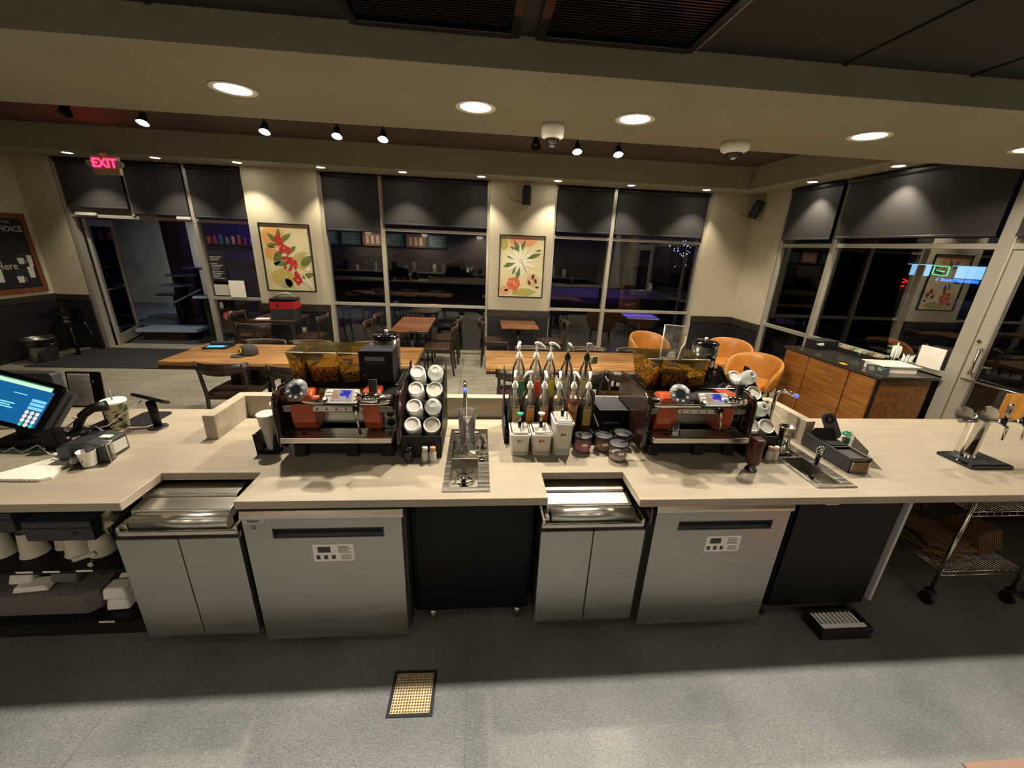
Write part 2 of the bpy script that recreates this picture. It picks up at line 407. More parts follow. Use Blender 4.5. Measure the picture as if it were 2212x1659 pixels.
# dark wainscot with a brown rail
mb = MB(); mb.box(XL, XL+.03, 2.7, YF, 0, .86); mb.box(XL, -6.79, YF-.03, YF, 0, .86)
mb.box(-3.89, -2.69, 7.46, 7.5, 0, .80); mb.box(.16, 1.32, 7.46, 7.5, 0, .80); mb.box(4.17, XR, 7.46, 7.5, 0, .80); mb.box(XR-.03, XR, 6.63, 7.46, 0, .80)
struct(mb, 'trim_1', 'wains')
mb = MB(); mb.box(XL, XL+.04, 2.7, YF, .86, .96); mb.box(XL, -6.79, YF-.04, YF, .86, .95)
mb.box(-3.90, -2.68, 7.44, 7.5, .78, .91); mb.box(.15, 1.33, 7.44, 7.5, .78, .91); mb.box(4.16, XR, 7.44, 7.5, .78, .90); mb.box(XR-.05, XR, 6.62, 7.44, .78, .90)
struct(mb, 'trim_2', 'cap', .004)
mb = MB(); mb.box(XL, XL+.045, 2.7, YF, 0, .10); mb.box(XL, -6.79, YF-.045, YF, 0, .10); struct(mb, 'baseboard_left', 'blackm')
# ceilings
ZB, ZC = 2.85, 2.985      # bulkhead underside, black aisle ceiling
mb = MB(); mb.box(XL, XR, YB, .30, ZC, ZC+.06); mb.box(XL, XR, .62, 2.30, ZC, ZC+.06)
o = struct(mb, 'ceiling', 'blackceil')
# made-up lamp slot shaped to throw a straight light edge on the floor
mb = MB(); mb.box(XL, XR, .27, .30, ZC+.06, 3.92); mb.box(XL, XR, .62, .65, ZC+.06, 3.92); mb.box(XL, XR, .27, .65, 3.92, 3.95)
o = struct(mb, 'ceiling', 'blackm')
mb = MB()
for x in (-6.7, -5.5, -4.3, -3.1, -1.9, -1.45, 1.83, 2.55, 3.4, 4.3): mb.box(x-.012, x+.012, .66, 2.29, ZC-.008, ZC)
for y in (.9, 1.55): mb.box(XL, XR, y-.012, y+.012, ZC-.006, ZC)
struct(mb, 'trim_3', 'blackm')
mb = MB(); mb.box(XL, XR, 3.48, 7.0, 3.42, 3.5); struct(mb, 'ceiling', 'recess')
mb = MB(); mb.box(XL, 4.90, 2.29, 3.48, ZB, 3.45); struct(mb, 'ceiling', 'beam')
mb = MB(); mb.box(XL, XR, 6.93, 7.72, 3.09, 3.42); mb.box(4.46, 5.13, 3.48, 6.93, 3.09, 3.42); struct(mb, 'ceiling', 'soffit')
mb = MB(); mb.box(XL, XR, 6.93-.0, 7.0, 3.42, 3.45); struct(mb, 'ceiling', 'soffit')

# louvred black ceiling vents above the work aisle
for (x0, lab) in ((-.59, 'left black louvred ceiling vent above the work aisle'), (.245, 'right black louvred ceiling vent with a bright metal edge strip')):
    wv = .76; v = thing('ceiling_vent', lab, 'vent', (x0+wv/2, 1.8, ZC-.02), 'black vents in the aisle ceiling')
    b = MB(); b.box(x0, x0+.04, 1.4, 2.25, ZC-.03, ZC); b.box(x0+wv-.04, x0+wv, 1.4, 2.25, ZC-.03, ZC); b.box(x0+.04, x0+wv-.04, 2.21, 2.25, ZC-.03, ZC); b.box(x0+.04, x0+wv-.04, 1.4, 1.44, ZC-.03, ZC)
    b.build('frame', 'blackg', v, .002)
    b = MB()
    for k in range(38): b.box(x0+.04, x0+wv-.04, 1.445+k*.0201, 1.453+k*.0201, ZC-.016, ZC-.002)
    b.build('slat', 'blackg', v)
    if x0 > 0:
        b = MB(); b.box(x0+wv, x0+wv+.012, 1.4, 2.27, ZC-.022, ZC); b.build('edge_strip', 'alum', v)

# ---------------------------------------------------------------- windows
def frame_y(name, uprights, rails, x0, x1, panes, z0=0.0):
    # uprights: (x, width, zlo, zhi); rails: (z, x0, x1)
    b = MB()
    for (x, w, a, c) in uprights: b.box(x-w/2, x+w/2, 7.60, 7.72, a, c)
    for (z, a, c) in rails: b.box(a, c, 7.615, 7.705, z-.025, z+.025)
    f = struct(b, name, 'alum', .003)
    g = MB()
    for (a, c, d, e) in panes: g.box(a, c, 7.665, 7.669, d, e)
    g.build('pane', 'glass', f)
    return f
frame_y('window_1', [(-6.75, .08, 0, 3.08), (-5.74, .045, 2.26, 3.08), (-4.80, .07, 0, 3.08), (-3.905, .05, 0, 3.08)],
        [(2.24, -6.78, -3.9), (3.06, -6.78, -3.9), (.95, -4.8, -3.9), (.035, -4.8, -3.9)], -6.78, -3.9,
        [(-6.71, -5.765, 2.265, 3.03), (-5.715, -4.835, 2.265, 3.03), (-4.765, -3.93, 2.265, 3.03), (-4.765, -3.93, .975, 2.215), (-4.765, -3.93, .06, .925)])
frame_y('window_2', [(-2.68, .05, 0, 3.08), (-1.70, .07, 0, 3.08), (.145, .05, 0, 3.08)],
        [(2.235, -2.68, .145), (3.06, -2.68, .145), (.92, -2.68, .145), (.035, -2.68, .145)], 0, 0,
        [(-2.655, -1.735, 2.26, 3.03), (-1.665, .12, 2.26, 3.03), (-2.655, -1.735, .945, 2.21), (-1.665, .12, .945, 2.21), (-2.655, -1.735, .06, .895), (-1.665, .12, .06, .895)])
frame_y('window_3', [(1.335, .05, 0, 3.08), (2.41, .07, 0, 3.08), (4.17, .06, 0, 3.08)],
        [(2.235, 1.33, 4.17), (3.06, 1.33, 4.17), (.925, 1.33, 4.17), (.035, 1.33, 4.17)], 0, 0,
        [(1.36, 2.375, 2.26, 3.03), (2.445, 4.14, 2.26, 3.03), (1.36, 2.375, .95, 2.21), (2.445, 4.14, .95, 2.21), (1.36, 2.375, .06, .9), (2.445, 4.14, .06, .9)])
# right-hand window wall, running away from the bar
b = MB()
for (y, w, a, c) in ((6.60, .06, 0, 3.08), (5.57, .07, 0, 3.08), (3.62, .13, 0, 3.08), (2.40, .08, 0, 3.08)): b.box(4.98, 5.10, y-w/2, y+w/2, a, c)
for (z, a, c) in ((2.235, 2.4, 6.6), (3.06, 2.4, 6.6), (.93, 3.62, 6.6), (.035, 3.62, 6.6)): b.box(4.995, 5.085, a, c, z-.027, z+.027)
f = struct(b, 'window_4', 'alum', .003)
g = MB()
for (a, c, d, e) in ((5.605, 6.57, 2.265, 3.03), (3.685, 5.535, 2.265, 3.03), (2.44, 3.555, 2.265, 3.03), (5.605, 6.57, .96, 2.205), (3.685, 5.535, .96, 2.205), (5.605, 6.57, .065, .90), (3.685, 5.535, .065, .90)):
    g.box(5.038, 5.042, a, c, d, e)
g.build('pane', 'glass', f)
# door in the right wall
d2 = MB(); d2.box(5.0, 5.05, 3.44, 3.55, .02, 2.20); d2.box(5.0, 5.05, 2.45, 2.56, .02, 2.20); d2.box(5.0, 5.05, 2.56, 3.44, 2.09, 2.20); d2.box(5.0, 5.05, 2.56, 3.44, .02, .26)
d2 = struct(d2, 'door_2', 'alum', .003)
g = MB(); g.box(5.022, 5.026, 2.56, 3.44, .26, 2.09); g.build('pane', 'glass', d2)
g = MB(); g.tube([(4.99, 3.50, .95), (4.96, 3.50, .95), (4.955, 2.5, .95), (4.99, 2.5, .95)], .011, 8); g.build('push_bar', 'steelh', d2)
g = MB(); g.tube([(5.0, 3.46, 1.27), (4.93, 3.44, 1.27), (4.90, 3.41, 1.25), (4.90, 3.41, 1.04), (4.93, 3.44, 1.02), (5.0, 3.46, 1.02)], .012, 8); g.build('door_handle', 'steelh', d2)
g = MB(); g.cyl((4.975, 3.50, 1.34), .016, .03, 'X'); g.build('lock', 'steelh', d2)
# glass entrance leaf standing open, hinged at the left jamb
hx, hy = -6.66, 7.74; ex, ey = -7.02, 8.72; dv = Vector((ex-hx, ey-hy, 0)); Ld = dv.length; ang = math.atan2(dv.y, dv.x)
T = Matrix.Translation((hx, hy, 0)) @ Matrix.Rotation(ang, 4, 'Z')
b = MB(T); b.box(0, .09, -.022, .022, .02, 2.20); b.box(Ld-.09, Ld, -.022, .022, .02, 2.20); b.box(.09, Ld-.09, -.022, .022, 2.08, 2.20); b.box(.09, Ld-.09, -.022, .022, .02, .20)
d1 = struct(b, 'door_1', 'alum', .003)
g = MB(T); g.box(.09, Ld-.09, -.003, .003, .20, 2.08); g.build('pane', 'glass', d1)
g = MB(T); g.tube([(.06, -.06, 1.02), (.5, -.075, 1.02), (Ld-.06, -.06, 1.02)], .012, 8); g.box(.05, .07, -.06, -.02, 1.01, 1.03); g.box(Ld-.07, Ld-.05, -.06, -.02, 1.01, 1.03); g.build('push_bar', 'steelh', d1)
for x0, x1, nm in ((-6.60, -6.30, 'left'), (-5.05, -4.83, 'right')):
    b = MB(); b.rbox(x0, x1, 7.56, 7.598, 2.245, 2.29, .01, 3, 'Y')
    c = b.build('door_closer', 'lgrey', None, .003); tag(c, 'grey door closer box on the transom bar, %s of the two' % nm, 'door closer', 'door closers on the entrance transom')
b = MB(); b.box(-6.7, -4.83, 7.60, 7.9, 0, .012); struct(b, 'trim_4', 'alum')

# roller shades: dark fabric, hem bar, roller tube
def shade_y(x0, x1, zb, lab):
    r = thing('roller_shade', lab, 'window shade', ((x0+x1)/2, 7.57, zb), 'dark roller shades pulled half down')
    b = MB(); b.box(x0, x1, 7.568, 7.572, zb, 3.02); b.build('fabric', 'shade', r)
    b = MB(); b.rbox(x0, x1, 7.561, 7.579, zb-.012, zb+.014, .006, 3, 'X'); b.build('hem_bar', 'dgrey', r)
    b = MB(); b.cyl((x0, 7.57, 3.045), .034, x1-x0, 'X', seg=14); b.build('roller_tube', 'blackm', r)
    return r
shade_y(-6.69, -5.77, 2.375, 'dark roller shade behind the EXIT sign, leftmost above the open door')
shade_y(-5.71, -4.84, 2.31, 'dark roller shade above the open door, right of the EXIT sign')
shade_y(-4.76, -3.92, 2.30, 'dark roller shade over the narrow side light left of the red flower picture')
shade_y(-2.65, -1.74, 2.195, 'dark roller shade that hangs lowest, just right of the red flower picture')
shade_y(-1.66, .12, 2.33, 'wide dark roller shade in the centre window left of the white flower picture')
shade_y(1.37, 2.37, 2.335, 'narrow dark roller shade just right of the white flower picture')
shade_y(2.45, 4.13, 2.335, 'wide dark roller shade left of the corner loudspeaker')
def shade_x(y0, y1, zb, lab):
    r = thing('roller_shade', lab, 'window shade', (4.94, (y0+y1)/2, zb), 'dark roller shades pulled half down')
    b = MB(); b.box(4.938, 4.942, y0, y1, zb, 3.02); b.build('fabric', 'shade', r)
    b = MB(); b.rbox(4.931, 4.949, y0, y1, zb-.012, zb+.014, .006, 3, 'Y'); b.build('hem_bar', 'dgrey', r)
    b = MB(); b.cyl((4.94, y0, 3.045), .034, y1-y0, 'Y', seg=14); b.build('roller_tube', 'blackm', r)
shade_x(5.62, 6.56, 2.325, 'narrow dark roller shade on the right window wall, beside the corner loudspeaker')
shade_x(3.70, 5.52, 2.335, 'widest dark roller shade on the right window wall above the condiment cabinet')
shade_x(2.45, 3.54, 2.335, 'dark roller shade over the glass door at the right edge')

# ================================================================ LIGHTS
M['lamp'] = emis('lamp_lens', '#fff0cf', 26)
M['lampw'] = emis('small_lamp_lens', '#fff6e4', 16)
M['reflector'] = mat('warm_reflector', '#e8c88c', 0.25, metal=.3)
def downlight(x, y, z, r, lab, grp, watts, ang, aim=None, col='#fff0d6', lens='lamp', name='recessed_downlight'):
    t = thing(name, lab, 'ceiling light', (x, y, z), grp)
    b = MB(); b.lathe([(r*1.0, 0), (r*1.28, -.002), (r*1.3, .0), (r*1.3, .002)], (x, y, z-.004), 28, cap=False)
    b.build('trim_ring', 'white', t)
    b = MB(); b.lathe([(r, -.003), (r*.93, .0015)], (x, y, z-.001), 28, cap=False); b.build('reflector', 'reflector', t)
    b = MB(); b.cyl((x, y, z-.0035), r*.93, .002, seg=28); b.build('lens', lens, t)
    s = spot('downlight_beam', (x, y, z-.012), aim or (x, y, 0), watts, ang, .6 if ang < 120 else .15, col, r*.35)
    s.parent = t; s.matrix_parent_inverse = Matrix.Translation((-x, -y, -z))
    return t
cans = [(0, 0, ''), (-1.445, 2.87, 'leftmost bright bar downlight in the bulkhead, above the left coffee machine'), (-.035, 2.88, 'second bright bar downlight from the left, above the narrow sink'),
        (.982, 2.89, 'third bright bar downlight, between the two dome cameras'), (2.62, 2.89, 'fourth bright bar downlight, right of the second dome camera'), (3.92, 2.92, 'bright bar downlight cut by the right edge'), ]
for (x, y, lab) in cans[1:]:
    downlight(x, y, ZB, .096, lab, 'bright downlights in the bulkhead over the bar', CAN_W*(.40 if x > 3 else .72 if x > 2 else 1), 168)
sof = [(-6.10, 7.15, 'leftmost small soffit light, left of the EXIT sign'), (-4.89, 7.15, 'small soffit light just right of the EXIT sign'), (-3.72, 7.15, 'small soffit light at the top left of the red flower pillar'),
       (-2.49, 7.17, 'small soffit light at the top right of the red flower pillar'), (-1.235, 7.17, 'small soffit light above the menu board reflections'), (.015, 7.17, 'small soffit light left of the wall speaker'),
       (1.27, 7.17, 'small soffit light right of the wall speaker'), (2.52, 7.19, 'small soffit light above the middle of the third window'), (3.86, 7.22, 'small soffit light nearest the corner')]
for (x, y, lab) in sof:
    downlight(x, y, 3.09, .062, lab, 'small round lights in the window soffit', SOFFIT_W, 92, (x, y+.10, 0), lens='lampw')
for (x, y, lab) in ((4.74, 5.96, 'small soffit light on the right wall beside the narrow shade'), (4.76, 4.74, 'small soffit light on the right wall above the wide shade')):
    downlight(x, y, 3.09, .062, lab, 'small round lights in the window soffit', SOFFIT_W, 92, (x+.08, y, 0), lens='lampw')
# added unseen lamps: the made-up slot's lip cuts their light off before the bar
for k in range(7):
    x = -3.0+k*1.15
    t = thing('added_slot_lamp', ('first', 'second', 'third', 'fourth', 'fifth', 'sixth', 'seventh')[k]+' small lamp from the left inside the aisle ceiling slot', 'ceiling light', (x, .405, 3.90), 'lamps inside the aisle ceiling slot')
    b = MB(); b.cyl((x, .395, 3.885), .03, .03, seg=14); b.build('lamp_body', 'blackm', t)
    s = spot('added_slot_beam', (x, .40, 3.88), (x, .62, 0), ADDED_SLOT_W, 100, .4, '#f2efe6', .008); s.parent = t; s.matrix_parent_inverse = Matrix.Translation((-x, -.405, -3.90))
# track heads in the brown recess
def track(x0, x1, y, lab):
    b = MB(); b.box(x0, x1, y-.018, y+.018, 3.385, 3.42); o = b.build('light_track', 'blackm', None, .002); tag(o, lab, 'light track', 'black tracks in the brown ceiling recess')
track(-4.9, -3.4, 5.5, 'black light track over the open door, carrying the two left spots')
track(-2.95, -.9, 5.6, 'black light track carrying the three spots over the left communal table')
track(.3, 2.0, 5.55, 'black light track carrying the three spots over the right communal table')
heads = [(-4.42, 5.30, 0, 'unlit black track spot, leftmost of all'), (-3.80, 5.5, 1, 'lit track spot above the EXIT sign'), (-2.52, 5.56, 1, 'lit track spot left of the middle track group'),
         (-1.70, 5.55, 1, 'lit track spot above the centre window, left of a pair'), (-1.17, 5.56, 1, 'lit track spot above the centre window, right of a pair'),
         (.66, 5.42, 0, 'unlit black track spot beside the dome camera'), (1.20, 5.56, 1, 'lit track spot just right of the dome camera'), (1.73, 5.57, 1, 'lit track spot furthest right')]
for (x, y, on, lab) in heads:
    t = thing('track_spotlight', lab, 'spotlight', (x, y, 3.4), 'spotlights on the ceiling tracks')
    b = MB(); b.cyl((x, y, 3.34), .02, .06, seg=10); b.tube([(x, y, 3.34), (x, y, 3.29)], .012, 8); b.build('stem', 'blackm', t)
    Tm = Matrix.Translation((x, y, 3.22)) @ Matrix.Rotation(-.40, 4, 'X')
    b = MB(Tm); b.lathe([(.026, .08), (.034, .05), (.055, -.02), (.062, -.035)], seg=16, cap=False); b.cyl((0, 0, .078), .026, .004, seg=16); b.build('lamp_head', 'blackm', t)
    b = MB(Tm); b.cyl((0, 0, -.012), .034, .003, seg=16); b.build('lens', emis('track_lens', '#f4f2ff', 90) if on else M['blackg'], t)
    if on:
        s = spot('track_beam', (x, y-.02, 3.17), (x, y-.75, .8), TRACK_W, 75, .7, '#fff0da', .04); s.parent = t; s.matrix_parent_inverse = Matrix.Translation((-x, -y, -3.4))
# dome cameras
for (x, y, lab, big) in ((.495, 3.14, 'white dome camera with a clear faceted bubble, left one under the bulkhead', 0), (1.91, 3.27, 'wide white dome camera with a dark bubble, right one under the bulkhead', 1)):
    t = thing('dome_camera', lab, 'security camera', (x, y, ZB), 'dome cameras under the bulkhead')
    R_ = .080 if not big else .100
    b = MB(); b.lathe([(R_, 0), (R_, -.040), (R_*.93, -.056 if big else -.077), (R_*.62, -.073 if big else -.087)], (x, y, ZB), 28); b.build('housing', 'white', t)
    b = MB(); b.ball((x, y, ZB-(.063 if big else .077)), R_*.66, 16, .62 if big else 1.0); b.build('bubble', 'blackg' if big else 'chromeb', t)
    b = MB(); b.cyl((x, y, ZB-(.063 if big else .077)-R_*(.47 if big else .70)), .017, .017, seg=10); b.build('camera_lens', 'chrome', t)
# wall loudspeakers
def speaker(T, lab, wire):
    t = thing('wall_speaker', lab, 'loudspeaker', T.translation, 'black loudspeakers high on the walls')
    b = MB(T); b.prism([(-.072, .02), (-.072, -.09), (-.05, -.125), (.05, -.125), (.072, -.09), (.072, .02)], 'Z', -.15, .11)
    b.prism([(-.06, .01), (-.06, -.085), (-.042, -.112), (.042, -.112), (.06, -.085), (.06, .01)], 'Z', .11, .15); b.build('cabinet', 'blackm', t, .008)
    b = MB(T); b.box(-.02, .02, .02, .05, -.05, .03); b.build('bracket', 'blackm', t)
    b = MB(T); b.cyl((0, -.126, -.125), .008, .004, 'Y', seg=10); b.build('badge', 'steel', t)
    b = MB(); b.tube(wire, .003, 6); b.build('wire', 'dgrey', t)
speaker(Matrix.Translation((.79, 7.45, 2.875)), 'black loudspeaker above the white flower picture', [(.74, 7.47, 2.79), (.66, 7.492, 2.775), (.57, 7.492, 2.80), (.49, 7.495, 2.86)])
speaker(Matrix.Translation((4.90, 7.33, 2.84)) @ Matrix.Rotation(-.55, 4, 'Z') @ Matrix.Rotation(.30, 4, 'Y') @ Matrix.Rotation(.12, 4, 'X'), 'black loudspeaker tilted in the corner beside the right windows', [(4.85, 7.42, 2.78), (4.76, 7.47, 2.74), (4.68, 7.495, 2.80)])
for (x, z, lab) in ((.455, 2.86, 'blank wall plate beside the loudspeaker over the white flower picture'), (4.66, 2.83, 'blank wall plate beside the corner loudspeaker')):
    b = MB(); b.box(x-.035, x+.035, 7.492, 7.5, z-.055, z+.055); b.box(x-.01, x+.01, 7.488, 7.5, z-.02, z+.02); tag(b.build('wall_plate', 'wall', None, .002), lab, 'wall plate')
b = MB(); b.box(-3.22, -3.15, 7.452, 7.46, .38, .49); b.box(-3.20, -3.17, 7.448, 7.46, .41, .46); tag(b.build('wall_outlet', 'lgrey', None, .002), 'white wall outlet low on the dark wainscot behind the small dark table', 'outlet')
# exit sign with emergency heads
x0, y0, z0 = -5.42, 6.92, 2.925
t = thing('exit_sign', 'lit red EXIT sign with two emergency lamp heads above the open door', 'exit sign', (x0, y0, 3.09))
b = MB(); b.rbox(-.18+x0, .18+x0, y0-.03, y0+.03, z0-.13, z0+.12, .02, 4, 'Y'); b.build('housing', mat('cream_plastic', '#b9a987', .5), t, .004)
b = MB(); b.cyl((x0, y0, z0+.12), .05, .045, seg=16); b.build('canopy', mat('cream_plastic_mount', '#b9a987', .5), t)
text('EXIT', .165, emis('exit_red', '#ff1230', 5.0), t, face((x0, y0-.032, z0+.015), (1, 0, 0), (0, 0, 1)), 'lettering', .002, bold=True)
for sx in (-.20, .20):
    b = MB(Matrix.Translation((x0+sx, y0-.02, z0+.01)) @ Matrix.Rotation(PI/2+.2, 4, 'X') @ Matrix.Rotation(.3*sx/.2, 4, 'Y')); b.lathe([(.02, -.04), (.045, -.01), (.05, .02)], seg=16); b.cyl((0, 0, .018), .042, .006, seg=16)
    b.build('lamp_head', 'lgrey', t)

# ================================================================ BAR
CT = .91
b = MB()
xs = sorted({-4.6, -1.57, -1.095, -.155, .055, .345, .795, 1.80, 2.005, 4.97})
ys = sorted({1.575, 1.60, 1.68, 1.825, 1.845, 2.33, 2.56, 2.66})
def solid(x, y):
    if y < 1.60: return x > .795
    if -1.57 < x < -1.095 and y < 1.845: return False
    if .345 < x < .795 and y < 1.825: return False
    if -.155 < x < .055 and 1.68 < y < 2.33: return False
    if 1.80 < x < 2.005 and 1.68 < y < 2.33: return False
    if y > 2.56: return x < 2.2 and x < 2.0 or False
    return True
b.grid(xs, ys, .868, CT, solid)
o = b.build('countertop', 'quartz', None, .003); tag(o, 'long greige stone worktop of the bar with two front notches', 'countertop')
b = MB()
b.box(-1.577, -1.512, 2.21, 2.60, CT, 1.06); b.box(-1.512, 2.115, 2.535, 2.60, CT, 1.06); b.box(2.115, 2.175, 2.17, 2.60, CT, 1.06)
o = b.build('counter_upstand', 'quartz', None, .003); tag(o, 'low greige stone upstand wrapping the back of the work area', 'upstand')
b = MB(); b.box(-4.6, 4.97, 2.46, 2.50, 0, .867); o = b.build('bar_front', 'barwood', None, .002); tag(o, 'dark brown plank panel on the guest side of the bar', 'bar front')

STK = 'prep_lids'
def prep_fridge(x0, x1, lab):
    w = x1-x0; t = thing('prep_fridge', lab, 'refrigerator', ((x0+x1)/2, 1.8, 0), 'low prep refrigerators in the counter notches')
    b = MB(); b.box(x0+.005, x1-.005, 1.632, 2.36, .115, .725); b.build('body', 'steel', t, .003)
    xm = x0+w*.5
    for a, c in ((x0, xm-.002), (xm+.002, x1)):
        d = MB(); d.box(a, c, 1.598, 1.631, .11, .712); d.build('door', 'door_steel', t, .004)
    b = MB()
    b.box(x0+.012, x1-.012, 1.606, 1.622, .725, .748); b.box(x0+.006, x0+.022, 1.61, 2.0, .725, .77); b.box(x1-.022, x1-.006, 1.61, 2.0, .725, .77); b.box(x0+.022, x1-.022, 1.622, 2.0, .725, .735)
    b.box(x0+.022, x0+.045, 1.625, 1.70, .735, .775, (0, 0, 0, 0))
    b.build('top_frame', 'steelh', t, .003)
    b = MB(); b.prism([(1.628, .738), (1.622, .762), (1.625, .785), (1.636, .799), (1.65, .805), (1.672, .805), (1.672, .738)], 'X', x0+.055, x1-.055, smooth=True); b.build('front_lid', 'lidsteel', t)
    b = MB(); b.prism([(1.674, .77), (1.674, .812), (1.680, .818), (1.762, .826), (1.762, .77)], 'X', x0+.035, x1-.06); b.build('lid', 'lidsteel', t, .002)
    b = MB(); b.prism([(1.764, .78), (1.764, .836), (1.770, .842), (1.862, .846), (1.862, .78)], 'X', x0+.02, x1-.075); b.build('lid', 'lidsteel', t, .002)
    for lx in (x0+.05, x1-.05):
        b = MB(); b.lathe([(.026, .115), (.024, .09), (.018, .05), (.022, .03), (.016, 0)], (lx, 1.69, 0), 14); b.build('leg', 'steel', t)
    b = MB(); b.box(x0+.02, x1-.02, 1.76, 2.3, .02, .115); b.build('compressor_base', 'blackm', t)
    return t
prep_fridge(-1.64, -1.105, 'low stainless two-door prep fridge with stepped lids in the left counter notch')
prep_fridge(.322, .862, 'low stainless two-door prep fridge with stepped lids in the middle counter notch')
def steel_guard(x, lab):
    b = MB(); pts = [(1.60, .745), (1.585, .78), (1.60, .85), (1.64, .866), (1.83, .866), (1.83, .745)]
    b.prism(pts, 'X', x-.004, x+.004); o = b.build('side_guard', 'steelh', None, .001); tag(o, lab, 'steel side guard')
steel_guard(-1.655, 'curved stainless side guard left of the left prep fridge')
steel_guard(.875, 'curved stainless side guard right of the middle prep fridge')

def under_fridge(x0, x1, lab, brand):
    t = thing('undercounter_fridge', lab, 'refrigerator', ((x0+x1)/2, 1.9, 0), 'single-door stainless refrigerators under the bar')
    b = MB(); b.box(x0-.02, x1+.01, 1.65, 2.38, .06, .845); b.build('body', 'dgrey', t, .004)
    hx0, hx1, hz0, hz1 = x0+.125, x1-.085, .705, .76
    b = MB(); b.grid([x0, hx0, hx1, x1], [0, 1, 2, 3], 0, 1, lambda x, y: True); b.bm.clear()
    # door skin with a recessed grip
    b.box(x0, x1, 1.598, 1.648, .062, hz0); b.box(x0, x1, 1.598, 1.648, hz1, .818); b.box(x0, hx0, 1.598, 1.648, hz0, hz1); b.box(hx1, x1, 1.598, 1.648, hz0, hz1)
    d = b.build('door', 'door_steel', t, .0)
    g = MB(); g.box(hx0, hx1, 1.642, 1.647, hz0, hz1); g.box(hx0, hx0+.006, 1.597, 1.645, hz0, hz1); g.box(hx1-.006, hx1, 1.597, 1.645, hz0, hz1); g.box(hx0, hx1, 1.597, 1.645, hz1-.005, hz1); g.box(hx0, hx1, 1.597, 1.645, hz0, hz0+.006)
    g.prism([(1.60, hz0+.006), (1.64, hz0+.03), (1.64, hz0+.006)], 'X', hx0+.006, hx1-.006); g.build('recessed_grip', 'dgrey', d)
    b = MB(); b.prism([(1.59, .818), (1.59, .835), (1.60, .858), (1.65, .862), (1.65, .818)], 'X', x0-.005, x1+.01); b.build('top_trim', 'steelh', t, .002)
    # instruction sticker
    sx, sz = x0+.295, .565
    s = MB(); s.box(sx, sx+.19, 1.5968, 1.5978, sz, sz+.10); st = s.build('sticker', 'paper', d)
    s = MB(); s.box(sx+.022, sx+.082, 1.5962, 1.5968, sz+.052, sz+.086); s.box(sx+.034, sx+.05, 1.5958, 1.5962, sz+.06, sz+.07)
    for k in range(3): s.box(sx+.012+k*.036, sx+.03+k*.036, 1.5962, 1.5968, sz+.012, sz+.036)
    for k in range(6): s.box(sx+.118, sx+.18-.008*(k % 3), 1.5962, 1.5968, sz+.05+k*.007, sz+.0525+k*.007)
    for k in range(5): s.box(sx+.128, sx+.178-.006*(k % 2), 1.5962, 1.5968, sz+.01+k*.006, sz+.012+k*.006)
    s.build('printed_marks', 'dgrey', st)
    if brand:
        s = MB(); s.box(x0+.004, x0+.10, 1.5955, 1.598, .795, .816); pl = s.build('name_plate', 'lgrey', d, .001)
        text('Delfield', .017, 'blackm', pl, face((x0+.052, 1.5952, .806), (1, 0, 0), (0, 0, 1)), bold=True)
        s = MB(); s.box(x0+.036, x0+.058, 1.597, 1.5978, .758, .78); s.build('small_label', 'grey', d)
    return t
under_fridge(-1.075, -.355, 'stainless single-door fridge left of the black cabinet, with a maker plate and instruction sticker', True)
under_fridge(.905, 1.625, 'stainless single-door fridge right of the middle prep fridge, with an instruction sticker', False)

# black cabinets
t = thing('black_cabinet', 'black under-bar cabinet on two short steel feet between the left fridge and middle prep fridge', 'cabinet', (0, 1.95, 0))
b = MB(); b.box(-.335, .305, 1.735, 2.40, .07, .795); b.build('body', 'black', t, .004)
b = MB(); b.box(-.315, .285, 1.72, 1.735, .085, .835); b.build('front_panel', 'black', t, .003)
for x in (-.24, .245):
    b = MB(); b.cyl((x, 1.745, 0), .02, .07, seg=14); b.build('foot', 'steel', t)
t = thing('black_cabinet', 'black under-bar cabinet at the right of the bar front, with pale metal edge strip', 'cabinet', (2.0, 1.9, 0))
b = MB(); b.box(1.70, 2.335, 1.66, 2.40, .10, .795); b.build('body', 'black', t, .004)
b = MB(); b.box(1.715, 2.315, 1.645, 1.66, .11, .84); b.build('front_panel', 'black', t, .003)
b = MB(); b.box(1.85, 1.93, 1.640, 1.645, .815, .822); b.build('pull_tab', 'steelh', t)
b = MB(); b.box(2.335, 2.352, 1.63, 1.66, .14, .86); b.build('edge_strip', 'lgrey', t)
for x in (1.74, 2.30):
    b = MB(); b.cyl((x, 1.70, 0), .022, .10, seg=12); b.build('foot', 'dgrey', t)
b = MB(); b.box(2.405, 2.43, 1.70, 2.36, .18, .86); b.box(2.352, 2.405, 2.33, 2.36, .2, .85); b.box(2.36, 2.405, 1.72, 1.75, .62, .645); b.box(2.36, 2.405, 1.72, 1.75, .21, .235)
t = b.build('metal_side_panel', 'grey', None, .002); tag(t, 'grey metal side panel right of the black cabinet, under the bar', 'panel')
for k, (x, y) in enumerate(((2.50, 1.86),)):
    t = thing('caster', 'small black caster with a chrome hub on the floor beside the metal side panel', 'caster', (x, y, 0))
    b = MB(); b.cyl((x-.015, y, .03), .03, .03, 'X', seg=16); b.build('wheel', 'blackm', t); b = MB(); b.ball((x+.02, y, .05), .018, 10); b.build('hub', 'chrome', t)

